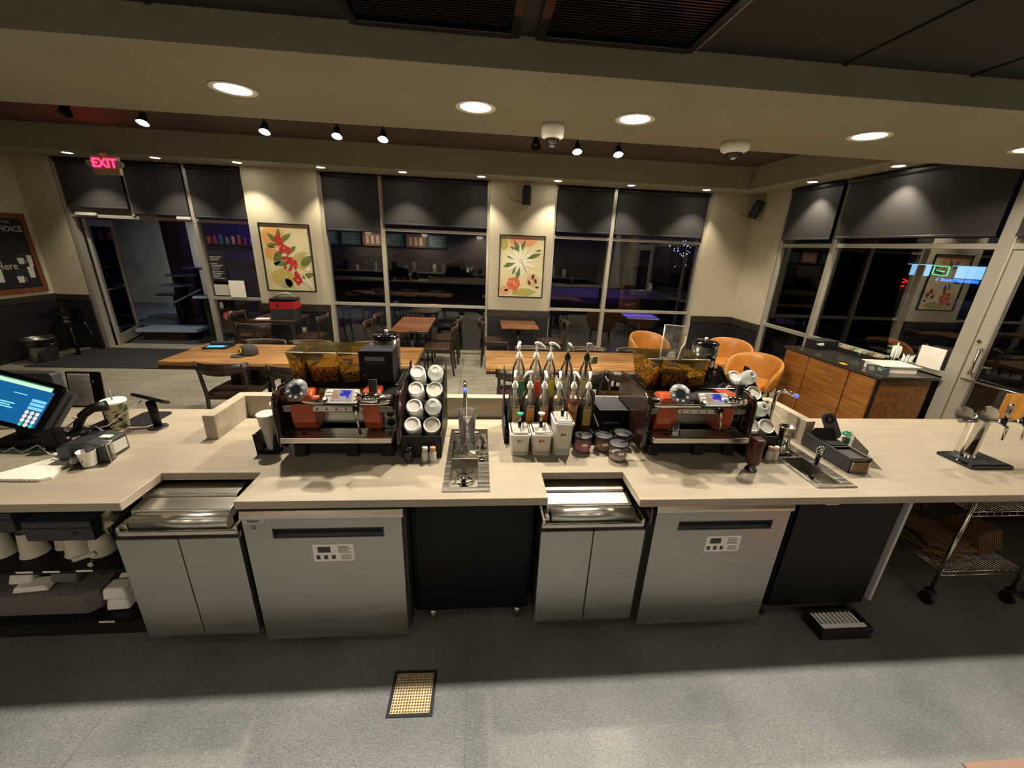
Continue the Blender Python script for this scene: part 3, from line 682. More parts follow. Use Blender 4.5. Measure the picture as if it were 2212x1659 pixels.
# black crate with a slatted pale insert on the floor
t = thing('floor_crate', 'black crate with white slatted top on the floor before the right black cabinet', 'crate', (2.12, 1.60, 0))
b = MB()
b.box(1.96, 2.27, 1.50, 1.512, 0, .075); b.box(1.96, 2.27, 1.628, 1.64, 0, .075); b.box(1.96, 1.972, 1.512, 1.628, 0, .075); b.box(2.258, 2.27, 1.512, 1.628, 0, .075); b.box(1.972, 2.258, 1.512, 1.628, 0, .01)
b.build('tray', 'blackm', t, .003)
b = MB()
for k in range(10): b.box(1.984+k*.027, 1.997+k*.027, 1.555, 1.628, .05, .062)
b.box(1.974, 2.256, 1.514, 1.552, .05, .064); b.build('slatted_insert', 'white', t, .002)

# floor drain
t = thing('floor_drain', 'square floor drain with a cream perforated grate in front of the bar', 'drain', (-.293, 1.34, 0))
T = Matrix.Translation((-.293, 1.335, 0)) @ Matrix.Rotation(-.02, 4, 'Z')
b = MB(T); 
b.box(-.105, .105, -.105, -.092, 0, .006); b.box(-.105, .105, .092, .105, 0, .006); b.box(-.105, -.092, -.092, .092, 0, .006); b.box(.092, .105, -.092, .092, 0, .006); b.box(-.092, .092, -.092, .092, .0, .001); b.build('frame', 'blackm', t)
b = MB(T); n = 14; xs_ = [-.09]
for k in range(n): c = -.09+.18*(k+.5)/n; xs_ += [c-.0036, c+.0036]
xs_.append(.09)
inr = lambda v: any(abs(v-(-.09+.18*(k+.5)/n)) < .0036 for k in range(n))
b.grid(xs_, xs_, .002, .006, lambda x, y: not (inr(x) and inr(y))); b.build('grate', mat('cream_grate', '#a8946e', .5, var=.15, scale=30), t)

# ---------------------------------------------------------------- open shelving at the left
t = thing('under_bar_shelving', 'black open shelf unit under the left end of the bar', 'shelving', (-2.5, 2.0, 0))
b = MB(); b.box(-3.4, -1.73, 1.72, 1.745, 0, .115); b.build('kick_panel', 'blackm', t)
for z in (.10, .43, ):
    b = MB(); b.box(-3.4, -1.73, 1.70, 2.40, z, z+.022); b.build('shelf', 'black', t, .003)
b = MB(); b.box(-1.735, -1.715, 1.70, 2.40, 0, .86); b.box(-3.4, -1.735, 2.38, 2.40, .12, .86); b.build('carcass', 'blackm', t)
b = MB()
for (x, z) in ((-2.20, .445), (-2.08, .445), (-1.93, .446), (-1.92, .107)): b.box(x-.038, x+.038, 1.698, 1.70, z-.004, z+.006)
b.box(-2.50, -2.44, 1.698, 1.70, .44, .452); b.build('shelf_label', 'paper', t)
b = MB(T := Matrix.Translation((-1.90, 1.70, .54)) @ Matrix.Rotation(-.35, 4, 'Y')); b.box(-.06, .06, -.01, 0, -.01, .01); b.build('hinge_arm', 'alum', t)
b = MB(); b.cyl((-1.885, 1.69, .49), .012, .02, 'Y', seg=12); b.build('lock', 'steel', t)
# slate drawers hanging under the worktop
t = thing('hanging_drawer', 'slate grey drawer box with round finger hole under the left worktop', 'drawer', (-2.03, 1.8, .60), 'slate drawers under the left worktop')
b = MB(); b.box(-2.17, -1.865, 1.735, 2.3, .60, .71); b.build('box', mat('slate_drawer', '#33353b', .5), t, .003)
b = MB(); b.box(-2.17, -1.865, 1.733, 1.735, .672, .676); b.build('front_groove', 'blackm', t)
b = MB(); b.cyl((-1.945, 1.734, .645), .015, .003, 'Y', seg=16); b.build('finger_hole', 'blackm', t)
c = dup(t, (-2.40, 1.83, .63), 0, 'slate grey drawer box cut by the left edge of the picture')
b = MB(); b.box(-3.3, -1.76, 1.80, 2.36, .72, .735); tag(b.build('drawer_runner_shelf', 'blackm', None, .002), 'thin black shelf board right beneath the left worktop', 'shelf')
# white paper cup stacks lying on the shelf, mouths forward
cm = mat('white_paper_cup', '#c9c3b2', .6, var=.04)
def cupstack(name, x, y, z, r, L, tilt, lab, grp, m=cm, n=1):
    t = thing(name, lab, 'cups', (x, y, z), grp)
    Tm = Matrix.Translation((x, y, z)) @ Matrix.Rotation(tilt, 4, 'X')
    b = MB(Tm); b.lathe([(r*.70, L), (r*.97, .008), (r*1.04, .006), (r*1.05, .002), (r*1.0, 0), (r*.92, .002), (r*.66, L*.9)], seg=22, cap=False); b.build('cup', m, t)
    return t
for i, (x, z, lab) in enumerate(((-2.42, .56, 'white paper cup stack on the upper shelf at the picture left edge'), (-2.27, .555, 'second white paper cup stack from the left on the upper shelf'), (-2.06, .56, 'largest white paper cup stack on the upper shelf, below the slate drawer'),
                             (-2.165, .55, 'short white paper cup stack behind the largest one on the upper shelf'), (-1.945, .56, 'rightmost white paper cup stack on the upper shelf'))):
    cupstack('paper_cup_stack', x, 1.83+(.05 if i == 3 else 0), .452, .055 if i != 3 else .045, .138, 0, lab, 'paper cup stacks on the upper shelf')
# grey bin with bagged lids
t = thing('wire_bin', 'grey rounded bin full of wrapped supplies on the lower shelf', 'bin', (-2.30, 1.85, .122))
b = MB(); xs0 = [(-2.72, 1.74), (-2.04, 1.74), (-1.995, 1.78), (-1.99, 1.84), (-2.03, 2.05), (-2.72, 2.05)]
b.prism(xs0, 'Z', .123, .25, scale=1.03); b.build('bin_shell', mat('grey_wire_mesh', '#6a6560', .5, var=.2, scale=90), t, .004)
pb = mat('clear_film', '#6d6f70', .15, spec=.8)
def pack(name, x, y, z, sx, sy, sz, rot, m, lab, grp=None, cat='pack'):
    b = MB(Matrix.Translation((x, y, z)) @ Euler(rot).to_matrix().to_4x4()); b.box(-sx/2, sx/2, -sy/2, sy/2, -sz/2, sz/2, (sx*.08, sx*.08, sy*.08, sy*.08))
    o = b.build(name, m, None, min(sx, sy, sz)*.18); tag(o, lab, cat, grp); return o
pack('wrapped_cup_sleeve', -2.17, 1.85, .325, .12, .10, .13, (.2, .3, .2), pb, 'dark cling-wrapped sleeve standing in the grey bin', cat='package')
pack('green_label_packet', -2.07, 1.86, .325, .09, .03, .12, (.3, .25, -.1), mat('printed_packet', '#4d5b50', .4), 'green printed packet leaning in the right of the grey bin', cat='packet')
pack('white_carton', -2.36, 1.82, .315, .10, .07, .06, (.1, .2, .3), 'paper', 'small white carton on top in the grey bin', cat='carton')
pack('white_napkin_pile', -2.30, 1.80, .275, .16, .08, .03, (.1, 0, .1), 'paper', 'flat white napkin pile at the front of the grey bin', cat='napkins')
for k in range(2):
    for j in range(2):
        pack('white_box', -1.905+.0*j, 1.80+.1*j, .157+.072*k, .115, .095, .066, (0, 0, .06), 'paper', ['white box on the lower shelf beside the grey bin, ', 'white box stacked above another beside the grey bin, '][k]+['front one', 'back one'][j], 'white boxes on the lower shelf', 'box')
cupstack('paper_cup_stack', -1.80, 1.82, .27, .038, .10, -1.1, 'small white cup stack lying beside the white boxes on the lower shelf', None)
b = MB(); b.lathe([(.05, 0), (.06, .05), (.055, .09), (.03, .11)], (-1.80, 1.83, .123), 16); tag(b.build('bag_of_lids', 'clearlid'), 'clear bag of lids behind the white boxes by the prep fridge', 'bag')

# ---------------------------------------------------------------- wire cart at the right
t = thing('wire_cart', 'chrome wire cart on casters under the right end of the bar', 'cart', (3.1, 1.95, 0))
chm = 'steelh'
for (x, y) in ((2.87, 1.72), (3.42, 1.70), (2.87, 2.30), (3.42, 2.30)):
    b = MB(); b.cyl((x, y, .10), .0125, .70, seg=10); b.build('post', chm, t)
    b = MB(); b.lathe([(.03, .095), (.03, .105)], (x, y, 0), 14); b.cyl((x-.012, y, .04), .04, .024, 'X', seg=16); b.build('caster', 'blackm', t)
for z in (.26, .70):
    b = MB()
    for y in (1.71, 2.30): b.tube([(2.87, y, z), (3.42, y, z)], .004, 6); b.tube([(2.87, y, z-.03), (3.42, y, z-.03)], .004, 6)
    for k in range(12): b.tube([(2.87+k*.05, 1.71, z-.03), (2.87+k*.05, 1.71, z)], .002, 4)
    for k in range(24): b.tube([(2.87+k*.0239, 1.71, z), (2.87+k*.0239, 2.30, z)], .0018, 4)
    b.build('wire_shelf', chm, t)
random.seed(3)
t = thing('paper_bag_bundle', 'bundle of brown kraft paper bags on the wire cart', 'paper bags', (3.0, 1.95, .262))
km = mat('kraft_paper', '#6d5232', .8, var=.15, scale=10)
for k in range(9):
    b = MB(Matrix.Translation((3.03+random.uniform(-.05, .05), 1.95, .27+k*.012)) @ Matrix.Rotation(random.uniform(-.5, .5), 4, 'Z')); b.box(-.11, .11, -.16, .16, 0, .007); b.build('bag', km, t)
t = thing('cup_carrier_stack', 'leaning stack of ridged brown cup carriers at the right on the wire cart', 'cup carriers', (3.30, 1.9, .262))
for k in range(12):
    b = MB(Matrix.Translation((3.20+k*.012, 1.90, .36+k*.004)) @ Matrix.Rotation(1.15, 4, 'Y')); b.rbox(-.09, .09, -.10, .10, -.003, .003, .02, 3); b.build('carrier', km, t)
b = MB(); b.rbox(2.55, 2.80, 1.95, 2.3, 0, .50, .02, 3); tag(b.build('dark_bin', 'blackm', None, .004), 'dark bin under the bar behind the metal side panel', 'bin')
pack('kraft_carton', 2.66, 2.1, .60, .14, .2, .17, (0, 0, .1), km, 'brown carton on the dark bin under the bar', cat='carton')
b = MB(); b.cyl((3.62, 1.72, .02), .03, .84, seg=14); b.lathe([(.05, 0), (.045, .012), (.03, .03)], (3.62, 1.72, 0), 16); tag(b.build('steel_support_leg', 'steelh'), 'thick round steel leg carrying the bar at the right edge', 'support leg')
# strip of the back counter's edge that shows at the lower right corner: guard mat
b = MB(); b.box(2.12, 3.4, .35, .925, 0, .008); tag(b.build('floor_mat', mat('salmon_mat', '#6e5548', .8), None, .003), 'pinkish mat edge on the aisle floor at the lower right corner', 'mat')

# ================================================================ COFFEE MACHINES
def bean_mat():
    m, N, L, P = newmat('roasted_beans')
    tc = N.new('ShaderNodeTexCoord'); v = N.new('ShaderNodeTexVoronoi'); v.inputs['Scale'].default_value = 78; L.new(tc.outputs['Object'], v.inputs[0])
    r = N.new('ShaderNodeValToRGB'); L.new(v.outputs['Color'], r.inputs[0])
    e = r.color_ramp.elements; e[0].position = .2; e[0].color = (*h('#2c1a0e'), 1); e[1].position = .85; e[1].color = (*h('#c79a60'), 1)
    L.new(r.outputs[0], P.inputs['Base Color']); P.inputs['Roughness'].default_value = .35
    b = N.new('ShaderNodeBump'); b.inputs['Strength'].default_value = 1; b.inputs['Distance'].default_value = .006; b.invert = True
    L.new(v.outputs['Distance'], b.inputs['Height']); L.new(b.outputs[0], P.inputs['Normal']); return m
M['beans'] = bean_mat()
M['panel'] = mat('dark_brown_gloss_panel', '#2c1a14', 0.12, spec=.7)
def screen_mat():
    m, N, L, P = newmat('machine_screen')
    tc = N.new('ShaderNodeTexCoord'); mp = N.new('ShaderNodeMapping'); L.new(tc.outputs['Object'], mp.inputs[0]); mp.inputs['Scale'].default_value = (14, 14, 14)
    n = N.new('ShaderNodeTexNoise'); n.inputs['Scale'].default_value = 1.1; L.new(mp.outputs[0], n.inputs[0])
    r = N.new('ShaderNodeValToRGB'); L.new(n.outputs[0], r.inputs[0]); r.color_ramp.interpolation = 'EASE'
    e = r.color_ramp.elements; e[0].position = .40; e[0].color = (*h('#3c43c8'), 1); e[1].position = .62; e[1].color = (*h('#c79a6a'), 1)
    k = r.color_ramp.elements.new(.5); k.color = (*h('#c9b9c0'), 1)
    P.inputs['Base Color'].default_value = (0, 0, 0, 1); L.new(r.outputs[0], P.inputs['Emission Color']); P.inputs['Emission Strength'].default_value = .13; P.inputs['Roughness'].default_value = .15
    return m
M['mscreen'] = screen_mat()
CX = -.755
cm_ = thing('coffee_machine', 'left espresso machine with copper-red columns and the black powder box on its top', 'coffee machine', (CX, 2.28, CT), 'espresso machines on the bar')
def LX(x): return CX+x
# body: lower base, back block, top deck
b = MB()
b.box(LX(-.30), LX(.30), 2.10, 2.50, .955, 1.02); b.box(LX(-.31), LX(.31), 2.17, 2.50, 1.02, 1.235)
b.prism([(2.10, 1.235), (2.17, 1.235), (2.50, 1.235), (2.50, 1.25), (2.16, 1.25)], 'X', LX(-.31), LX(.31))
b.build('body', 'black', cm_, .004)
for sx in (-1, 1):
    xa, xb = sorted((sx*.312, sx*.334))
    b = MB(); b.prism([(2.035, .97), (2.06, .935), (2.50, .935), (2.52, .96), (2.52, 1.24), (2.50, 1.262), (2.10, 1.262), (2.06, 1.25), (2.035, 1.22)], 'X', LX(xa), LX(xb)); b.build('side_panel', 'panel', cm_, .005)
    b = MB(); b.tube([(LX(sx*.336), 2.05, .95), (LX(sx*.336), 2.036, 1.0), (LX(sx*.336), 2.034, 1.21), (LX(sx*.336), 2.06, 1.252), (LX(sx*.336), 2.12, 1.266), (LX(sx*.336), 2.50, 1.266)], .006, 6); b.build('side_rim', 'chromeb', cm_)
for x in (-.24, .05, .25):
    b = MB(); b.rbox(LX(x-.035), LX(x+.035), 2.06, 2.16, CT-.026, .955, .01); b.build('foot', 'blackm', cm_)
b = MB(); b.box(LX(-.27), LX(.27), 2.09, 2.46, CT-.024, .955); b.build('plinth', 'blackm', cm_)
b = MB(); b.box(LX(-.27), LX(.30), 2.165, 2.169, 1.04, 1.15); b.build('backsplash', 'lidsteel', cm_)
b = MB(); b.box(LX(-.135), LX(.13), 2.055, 2.06, 1.157, 1.180)
strip = b.build('label_strip', 'paper', cm_)
b = MB()
for k in range(5): b.rbox(LX(-.12+k*.052), LX(-.108+k*.052), 2.0545, 2.055, 1.162, 1.176, .003, 3, 'Y'); b.box(LX(-.102+k*.052), LX(-.086+k*.052), 2.0545, 2.055, 1.168, 1.170)
b.build('printed_icons', 'grey', strip)
# horizontal chrome barrel and front plate
b = MB(); b.cyl((LX(-.305), 2.08, 1.21), .034, .61, 'X', seg=24); b.build('chrome_barrel', 'chrome', cm_)
b = MB(); b.box(LX(-.30), LX(.30), 2.06, 2.10, 1.15, 1.185); b.build('front_plate', 'steelh', cm_, .003)
# columns
b = MB(); b.prism([(2.17, 1.04), (2.085, 1.04), (2.06, 1.09), (2.055, 1.20), (2.03, 1.25), (2.06, 1.272), (2.12, 1.27), (2.17, 1.24)], 'X', LX(-.262), LX(-.128)); b.build('brew_column', 'orange', cm_, .012, 3)
b = MB(); b.prism([(2.17, 1.04), (2.085, 1.04), (2.06, 1.09), (2.055, 1.19), (2.045, 1.24), (2.09, 1.272), (2.17, 1.27)], 'X', LX(.13), LX(.228)); b.build('steam_column', 'orange', cm_, .012, 3)
# dial head
Td = Matrix.Translation((LX(-.18), 2.0, 1.295)) @ Matrix.Rotation(.85, 4, 'X') @ Matrix.Rotation(-.12, 4, 'Y')
b = MB(Td); b.lathe([(.04, -.04), (.052, -.01), (.055, .0)], seg=28); b.build('dial_mount', 'orange', cm_)
b = MB(Td); b.lathe([(.056, 0), (.060, .004), (.058, .009), (.0001, .010)], seg=32, cap=False); d = b.build('dial_face', mat('dial_ring', '#6f7478', .3), cm_)
b = MB(Td); b.cyl((0, 0, .0095), .027, .002, seg=28); b.build('dial_centre', mat('dial_glass', '#2a3038', .15), d)
b = MB(Td)
for k in range(8):
    a = k*PI/4+.2; b.cyl((.042*math.cos(a), .042*math.sin(a), .009), .0065, .003, seg=10)
b.build('dial_buttons', 'white', d)
# control screen
Ts = Matrix.Translation((LX(.043), 2.01, 1.262)) @ Matrix.Rotation(.62, 4, 'X')
b = MB(Ts); b.rbox(-.092, .092, -.046, .046, -.016, 0, .012, 4); sc = b.build('screen_housing', 'dgrey', cm_, .003)
b = MB(Ts); b.rbox(-.090, .090, -.044, .044, 0, .002, .011, 4); b.build('screen_bezel', 'lgrey', sc)
b = MB(Ts); b.box(-.050, .055, -.030, .036, .002, .003); b.build('display', 'mscreen', sc)
b = MB(Ts)
for (x, y) in ((.074, .028), (.074, .005), (.074, -.018)): b.cyl((x, y, .002), .006, .003, seg=12)
b.build('key_column', 'white', sc)
b = MB(Ts)
for (x, y) in ((-.074, .028), (-.058, .028), (-.074, .008), (-.058, .008)): b.cyl((x, y, .002), .006, .003, seg=12)
b.build('key_block', 'white', sc)
b = MB(Ts); b.cyl((-.078, -.026, .0), .013, .014, seg=16); b.build('knob', 'blackg', sc)
b = MB(Ts); b.cyl((-.078, -.026, .014), .010, .002, seg=16); b.build('knob_cap', 'white', sc)
# steam barrel, square tag, wand, gauges
b = MB(); b.cyl((LX(.125), 2.02, 1.247), .030, .11, 'X', seg=22)
for k in range(3): b.cyl((LX(.145+k*.036), 2.02, 1.247), .0315, .003, 'X', seg=22)
b.build('steam_barrel', 'chrome', cm_)
Tg = Matrix.Translation((LX(.205), 2.03, 1.277)) @ Matrix.Rotation(-.15, 4, 'X')
b = MB(Tg); b.box(-.021, .021, -.006, .006, 0, .012); b.box(-.021, -.011, -.006, .006, .012, .05); b.box(.011, .021, -.006, .006, .012, .05); b.box(-.021, .021, -.012, .006, .05, .068); b.box(-.011, .011, .003, .005, .012, .05)
b.build('square_tag', 'dgrey', cm_)
b = MB(); b.tube([(LX(.105), 2.04, 1.20), (LX(.107), 2.02, 1.18), (LX(.113), 2.01, 1.13), (LX(.122), 2.015, 1.045)], .008, 10); w = b.build('steam_wand', 'steelh', cm_)
b = MB(); b.rbox(LX(.09), LX(.122), 2.015, 2.05, 1.17, 1.20, .006); b.build('wand_joint', 'blackg', w)
b = MB(); b.box(LX(.23), LX(.308), 2.11, 2.17, 1.035, 1.155); g = b.build('gauge_panel', 'steelh', cm_, .003)
for z, m in ((1.125, 'chromeb'), (1.068, 'blackg')):
    b = MB(); b.lathe([(.022, 0), (.021, -.004), (.018, -.004), (.017, -.001)], (LX(.27), 2.109, z), 22, 'Y', False); b.cyl((LX(.27), 2.108, z), .0175, -.001, 'Y', seg=20); b.build('gauge', 'blackg', g)
# drip tray
b = MB()
b.box(LX(-.298), LX(.298), 1.980, 2.11, 1.004, 1.012); b.box(LX(-.298), LX(.298), 1.980, 1.988, 1.012, 1.036); b.box(LX(-.298), LX(-.290), 1.988, 2.11, 1.012, 1.036); b.box(LX(.290), LX(.298), 1.988, 2.11, 1.012, 1.036)
tr = b.build('drip_tray', 'lidsteel', cm_, .003)
b = MB()
for k in range(9): b.box(LX(-.288), LX(.288), 1.991+k*.013, 2.000+k*.013, 1.030, 1.034)
b.box(LX(-.288), LX(.288), 1.99, 2.108, 1.024, 1.028)
b.build('tray_grille', 'lidsteel', tr)
b = MB(); b.cyl((LX(-.195), 2.04, 1.034), .014, .003, seg=16); b.build('tray_drain', 'blackg', tr)
# amber hoppers
def hopper(x0, x1, y0=2.195, shrink=.03, fill=.55, slope=.5):
    w = x1-x0
    b = MB(); z0, z1 = 1.262, 1.437
    # slanted sides: narrower and further back at the bottom
    B = [(x0+shrink, y0+.02, z0), (x1-shrink*.3, y0+.02, z0), (x1-shrink*.3, 2.40, z0), (x0+shrink, 2.40, z0)]
    T_ = [(x0, y0, z1), (x1, y0, z1), (x1, 2.44, z1), (x0, 2.44, z1)]
    b._add(B+T_, [(0, 1, 5, 4), (1, 2, 6, 5), (2, 3, 7, 6), (3, 0, 4, 7), (0, 3, 2, 1)])
    b.box(x0, x1, y0, 2.44, z1, z1+.004)
    hp = b.build('bean_hopper', 'hopper', cm_)
    q = .006; zl, zr = z0+.16*fill, z0+.16*(fill+slope)
    b = MB(); lerp = lambda i, t: tuple(B[i][k]+(T_[i][k]-B[i][k])*t for k in range(3))
    tl, trr = fill, min(.94, fill+slope)
    v = [(B[0][0]+q, B[0][1]+q, z0+.004), (B[1][0]-q, B[1][1]+q, z0+.004), (B[2][0]-q, B[2][1]-q, z0+.004), (B[3][0]+q, B[3][1]-q, z0+.004)]
    tp = [lerp(0, tl), lerp(1, trr), lerp(2, trr), lerp(3, tl)]
    v += [(tp[0][0]+q, tp[0][1]+q, tp[0][2]), (tp[1][0]-q, tp[1][1]+q, tp[1][2]), (tp[2][0]-q, tp[2][1]-q, tp[2][2]), (tp[3][0]+q, tp[3][1]-q, tp[3][2])]
    b._add(v, [(0, 3, 2, 1), (4, 5, 6, 7), (0, 1, 5, 4), (1, 2, 6, 5), (2, 3, 7, 6), (3, 0, 4, 7)])
    o = b.build('beans', 'beans', hp); o['kind'] = 'stuff'
    b = MB(); b.box(x0+.03, x0+.03+min(.055, w*.5), y0+.002-.004, y0+.002-.002, 1.395, 1.410); b.build('hopper_label', 'grey', hp)
    b = MB(); b.tube([(x0, y0-.002, z1+.002), (x1, y0-.002, z1+.002)], .0035, 6); b.build('hopper_rim', 'lgrey', hp)
hopper(LX(-.31), LX(-.212), shrink=.03, fill=.18, slope=.55); hopper(LX(-.206), LX(-.032), shrink=.02, fill=.5, slope=.05); hopper(LX(-.026), LX(.088), shrink=.01, fill=.3, slope=.15)
b = MB(); b.box(LX(-.29), LX(.30), 2.20, 2.46, 1.25, 1.262); b.build('hopper_base', 'blackg', cm_, .003)
# tall canister at the back
b = MB(); b.cyl((LX(.195), 2.44, 1.262), .080, .215, seg=28); cn = b.build('powder_canister', mat('grey_chrome', '#8d8a80', .12, metal=.9), cm_)
b = MB(); b.lathe([(.082, 1.477), (.083, 1.488), (.070, 1.50), (.03, 1.503)], (LX(.195), 2.44, 0), 28); b.build('canister_lid', 'blackg', cn)
b = MB(); b.cyl((LX(.195), 2.44, 1.50), .010, .022, seg=10); b.build('lid_knob', 'lgrey', cn)
b = MB(); b.box(LX(.16), LX(.225), 2.352, 2.36, 1.39, 1.41); b.build('latch', 'chromeb', cn, .002)
# the second machine is the same model
cm_.location = (CX+.018, 2.226, CT+.026); cm_.scale = (.95, 1, 1)
cm2 = dup(cm_, (1.272, 2.226, CT+.026), 0, 'right espresso machine with copper-red columns and a clear acrylic box on its hoppers')
# powder module on the left one
OFS = Vector((.018, -.054, .026))
t = thing('powder_box', 'black plastic powder box with a grey slot handle on top of the left espresso machine', 'container', (LX(.175), 2.28, 1.262))
b = MB(); b.box(LX(.085), LX(.268), 2.195, 2.345, 1.268, 1.455, (0, 0, 0, .0)); b.build('box', 'black', t, .008, 3)
b = MB(); b.box(LX(.12), LX(.225), 2.188, 2.196, 1.398, 1.424); b.build('handle', 'grey', t, .003); b = MB(); b.box(LX(.115), LX(.23), 2.190, 2.196, 1.382, 1.394); b.build('slot', 'blackm', t)
b = MB(); b.cyl((LX(.11), 2.194, 1.315), .003, .003, 'Y', seg=8); b.build('indicator', 'white', t)
t.location += OFS
# items on the right machine
t = thing('acrylic_box', 'clear open acrylic box standing on the hoppers of the right espresso machine', 'container', (1.18, 2.24, 1.442))
Ta = Matrix.Translation((1.178, 2.262, 1.4425)) @ Matrix.Rotation(-.42, 4, 'Z')
b = MB(Ta); w_, d_, hh = .058, .062, .172
b.box(-w_, w_, -d_, d_, 0, .003); b.box(-w_, -w_+.003, -d_, d_, .003, hh); b.box(-w_+.003, w_-.003, d_-.003, d_, .003, hh); b.box(w_-.003, w_, -d_, d_, .003, hh*.78); b.box(-w_+.003, -.01, -d_, -d_+.003, .003, hh*.78); b.box(-.01, w_-.003, -d_, -d_+.003, .003, hh*.55)
b.build('walls', 'acrylic', t)
b = MB(Ta)
for (x, y, z) in ((-w_, -d_, hh), (-w_, d_, hh), (w_, d_, hh*.9), (w_, -d_, hh*.78)): b.tube([(x, y, 0), (x, y, z)], .0015, 4)
b.tube([(-w_, -d_, hh), (-w_, d_, hh), (w_, d_, hh)], .0015, 4); b.tube([(-w_, -d_, 0), (w_, -d_, 0), (w_, d_, 0)], .002, 4); b.build('polished_edges', 'white', t)
b = MB(Matrix.Translation((1.185, 2.168, 1.442)) @ Matrix.Rotation(.12, 4, 'Y')); b.prism([(-.012, 0), (.012, 0), (.014, .06), (.010, .092), (.0, .10), (-.010, .07)], 'Y', -.008, .008)
t.location += Vector((-.033, -.054, .026))
sc_ = tag(b.build('scoop', mat('grey_scoop', '#8d877a', .4), None, .004), 'grey plastic scoop upright in front of the acrylic box on the right machine', 'scoop')
b = MB(); b.lathe([(.030, 0), (.028, .004), (.022, .045), (.019, .062), (.016, .068)], (1.175, 2.045, 1.035), 18)
sc_.location += Vector((-.033, -.054, .026))
ug = tag(b.build('upturned_glass', 'glassware'), 'small clear glass upside down on the drip tray of the right espresso machine', 'glass')
ug.location += Vector((-.033, -.054, .026))
b = MB(); b.ball((1.402, 2.012, 1.252), .021, 10, 1.0, 1.15); b.ball((1.412, 2.005, 1.232), .014, 8)
cl_ = tag(b.build('blue_white_cloth', mat('blue_white_cloth', '#9fb0cf', .8, var=.6, scale=60)), 'small blue and white cloth wrapped round the wand joint of the right machine', 'cloth')

cl_.location += Vector((-.033, -.054, .026))

# ---------------------------------------------------------------- lid racks
def lidstack(x, y, z, tilt, kind, lab, grp, rz=0.0, r=.046, L=.16):
    # stack of takeaway lids, axis facing up and forward
    t = thing({'w': 'white_lid_stack', 'd': 'dome_lid_stack', 'f': 'flat_lid_stack'}[kind], lab, 'cup lids', (x, y, z), grp)
    Tm = Matrix.Translation((x, y, z)) @ Matrix.Rotation(rz, 4, 'Z') @ Matrix.Rotation(tilt, 4, 'X')
    b = MB(Tm); pr = []
    n = 9
    for k in range(n): a = -L+L*k/n; pr += [(r*.93, a), (r*.99, a+L/n*.55), (r*.93, a+L/n*.95)]
    if kind == 'd': pr = [(r*.80, -L*.9), (r*.86, -L*.4), (r*.9, -.02)]
    b.lathe(pr, seg=26); b.build('stacked_lids', 'lid' if kind == 'w' else ('frost' if kind == 'f' else 'clearlid'), t)
    b = MB(Tm)
    if kind == 'w':
        b.lathe([(r*.98, -.008), (r*1.02, -.002), (r*1.0, .002), (r*.90, .012), (r*.84, .013), (r*.74, .012), (r*.70, .0085), (r*.60, .008), (.0003, .008)], seg=30, cap=False)
        top = b.build('top_lid', 'lid', t)
        b = MB(Tm); b.rbox(-.006, .006, -r*.86, -r*.80, .0115, .0135, .002, 3); b.build('sip_hole', 'dgrey', top)
    elif kind == 'd':
        b.lathe([(r*1.02, -.006), (r*1.04, 0), (r*.98, .003), (r*.95, .02), (r*.80, .036), (r*.5, .045), (r*.30, .046), (r*.27, .040)], seg=30, cap=False); b.build('top_lid', 'clearlid', t)
    else:
        b.lathe([(r*1.0, -.006), (r*1.04, 0), (r*1.0, .004), (r*.90, .004), (r*.88, -.004), (r*.5, -.003), (.0003, -.003)], seg=30, cap=False); b.build('top_lid', 'lid', t)
    return t
def rack(x0, x1, lab):
    t = thing('lid_rack', lab, 'lid rack', ((x0+x1)/2, 2.1, CT), 'stepped black lid racks beside the machines')
    prof = [(1.985, .915), (1.985, 1.045), (2.02, 1.06), (2.37, 1.355), (2.42, 1.355), (2.42, .915)]
    for x in (x0, x1):
        b = MB(); b.prism(prof, 'X', x-.0025, x+.0025); b.build('side_panel', 'black', t)
    b = MB(); b.box(x0, x1, 1.985, 1.99, .915, 1.045); b.box(x0, x1, 1.99, 2.41, .912, .918); b.box(x0, x1, 2.41, 2.42, .915, 1.2); b.build('base_box', 'blackm', t)
    xm = (x0+x1)/2
    for k in range(4):
        # notched rests: two upright teeth per stack, stepping back and up
        yy, zz = 2.075+k*.0862, 1.045+k*.0742
        b = MB()
        for c in ((x0+xm)/2, (xm+x1)/2):
            wv = (x1-x0)/4
            b.prism([(c-wv, zz-.05), (c+wv, zz-.05), (c+wv, zz+.045), (c+wv*.62, zz+.045), (c+wv*.42, zz+.0), (c-wv*.42, zz+.0), (c-wv*.62, zz+.045), (c-wv, zz+.045)], 'Y', yy+.03, yy+.034)
        b.build('notched_rest', 'black', t)
        b = MB(); b.box(xm-.004, xm+.004, yy+.018, yy+.03, zz-.03, zz+.05); b.build('edge_clip', 'acrylic', t)
        b = MB(); b.box(x1-.006, x1-.0025, yy+.01, yy+.018, zz-.02, zz+.045); b.build('edge_clip', 'acrylic', t)
    return t
rack(-.416, -.200, 'left stepped black lid rack, between the left espresso machine and the narrow sink')
rack(1.594, 1.783, 'right stepped black lid rack, between the right espresso machine and the right sink')
rows = ['bottom', 'second', 'third', 'top']
for side, xs_, kinds in (('left', (-.362, -.254), (('w', 'f'), ('w', 'd'), ('w', 'f'), ('w', 'd'))), ('right', (1.640, 1.736), (('w', 'f'), ('w', 'd'), ('w', 'f'), ('w', 'd')))):
    for k in range(4):
        for c in range(2):
            kd = kinds[k][c]
            lab = {'w': 'white sip lid stack', 'd': 'clear dome lid stack', 'f': 'pale flat lid stack'}[kd]+' in the %s row, %s column of the %s lid rack' % (rows[k], ('left', 'right')[c], side)
            lidstack(xs_[c], 2.04+k*.0862, 1.088+k*.0742, .80, kd, lab, 'lid stacks in the %s rack' % side, rz=0)
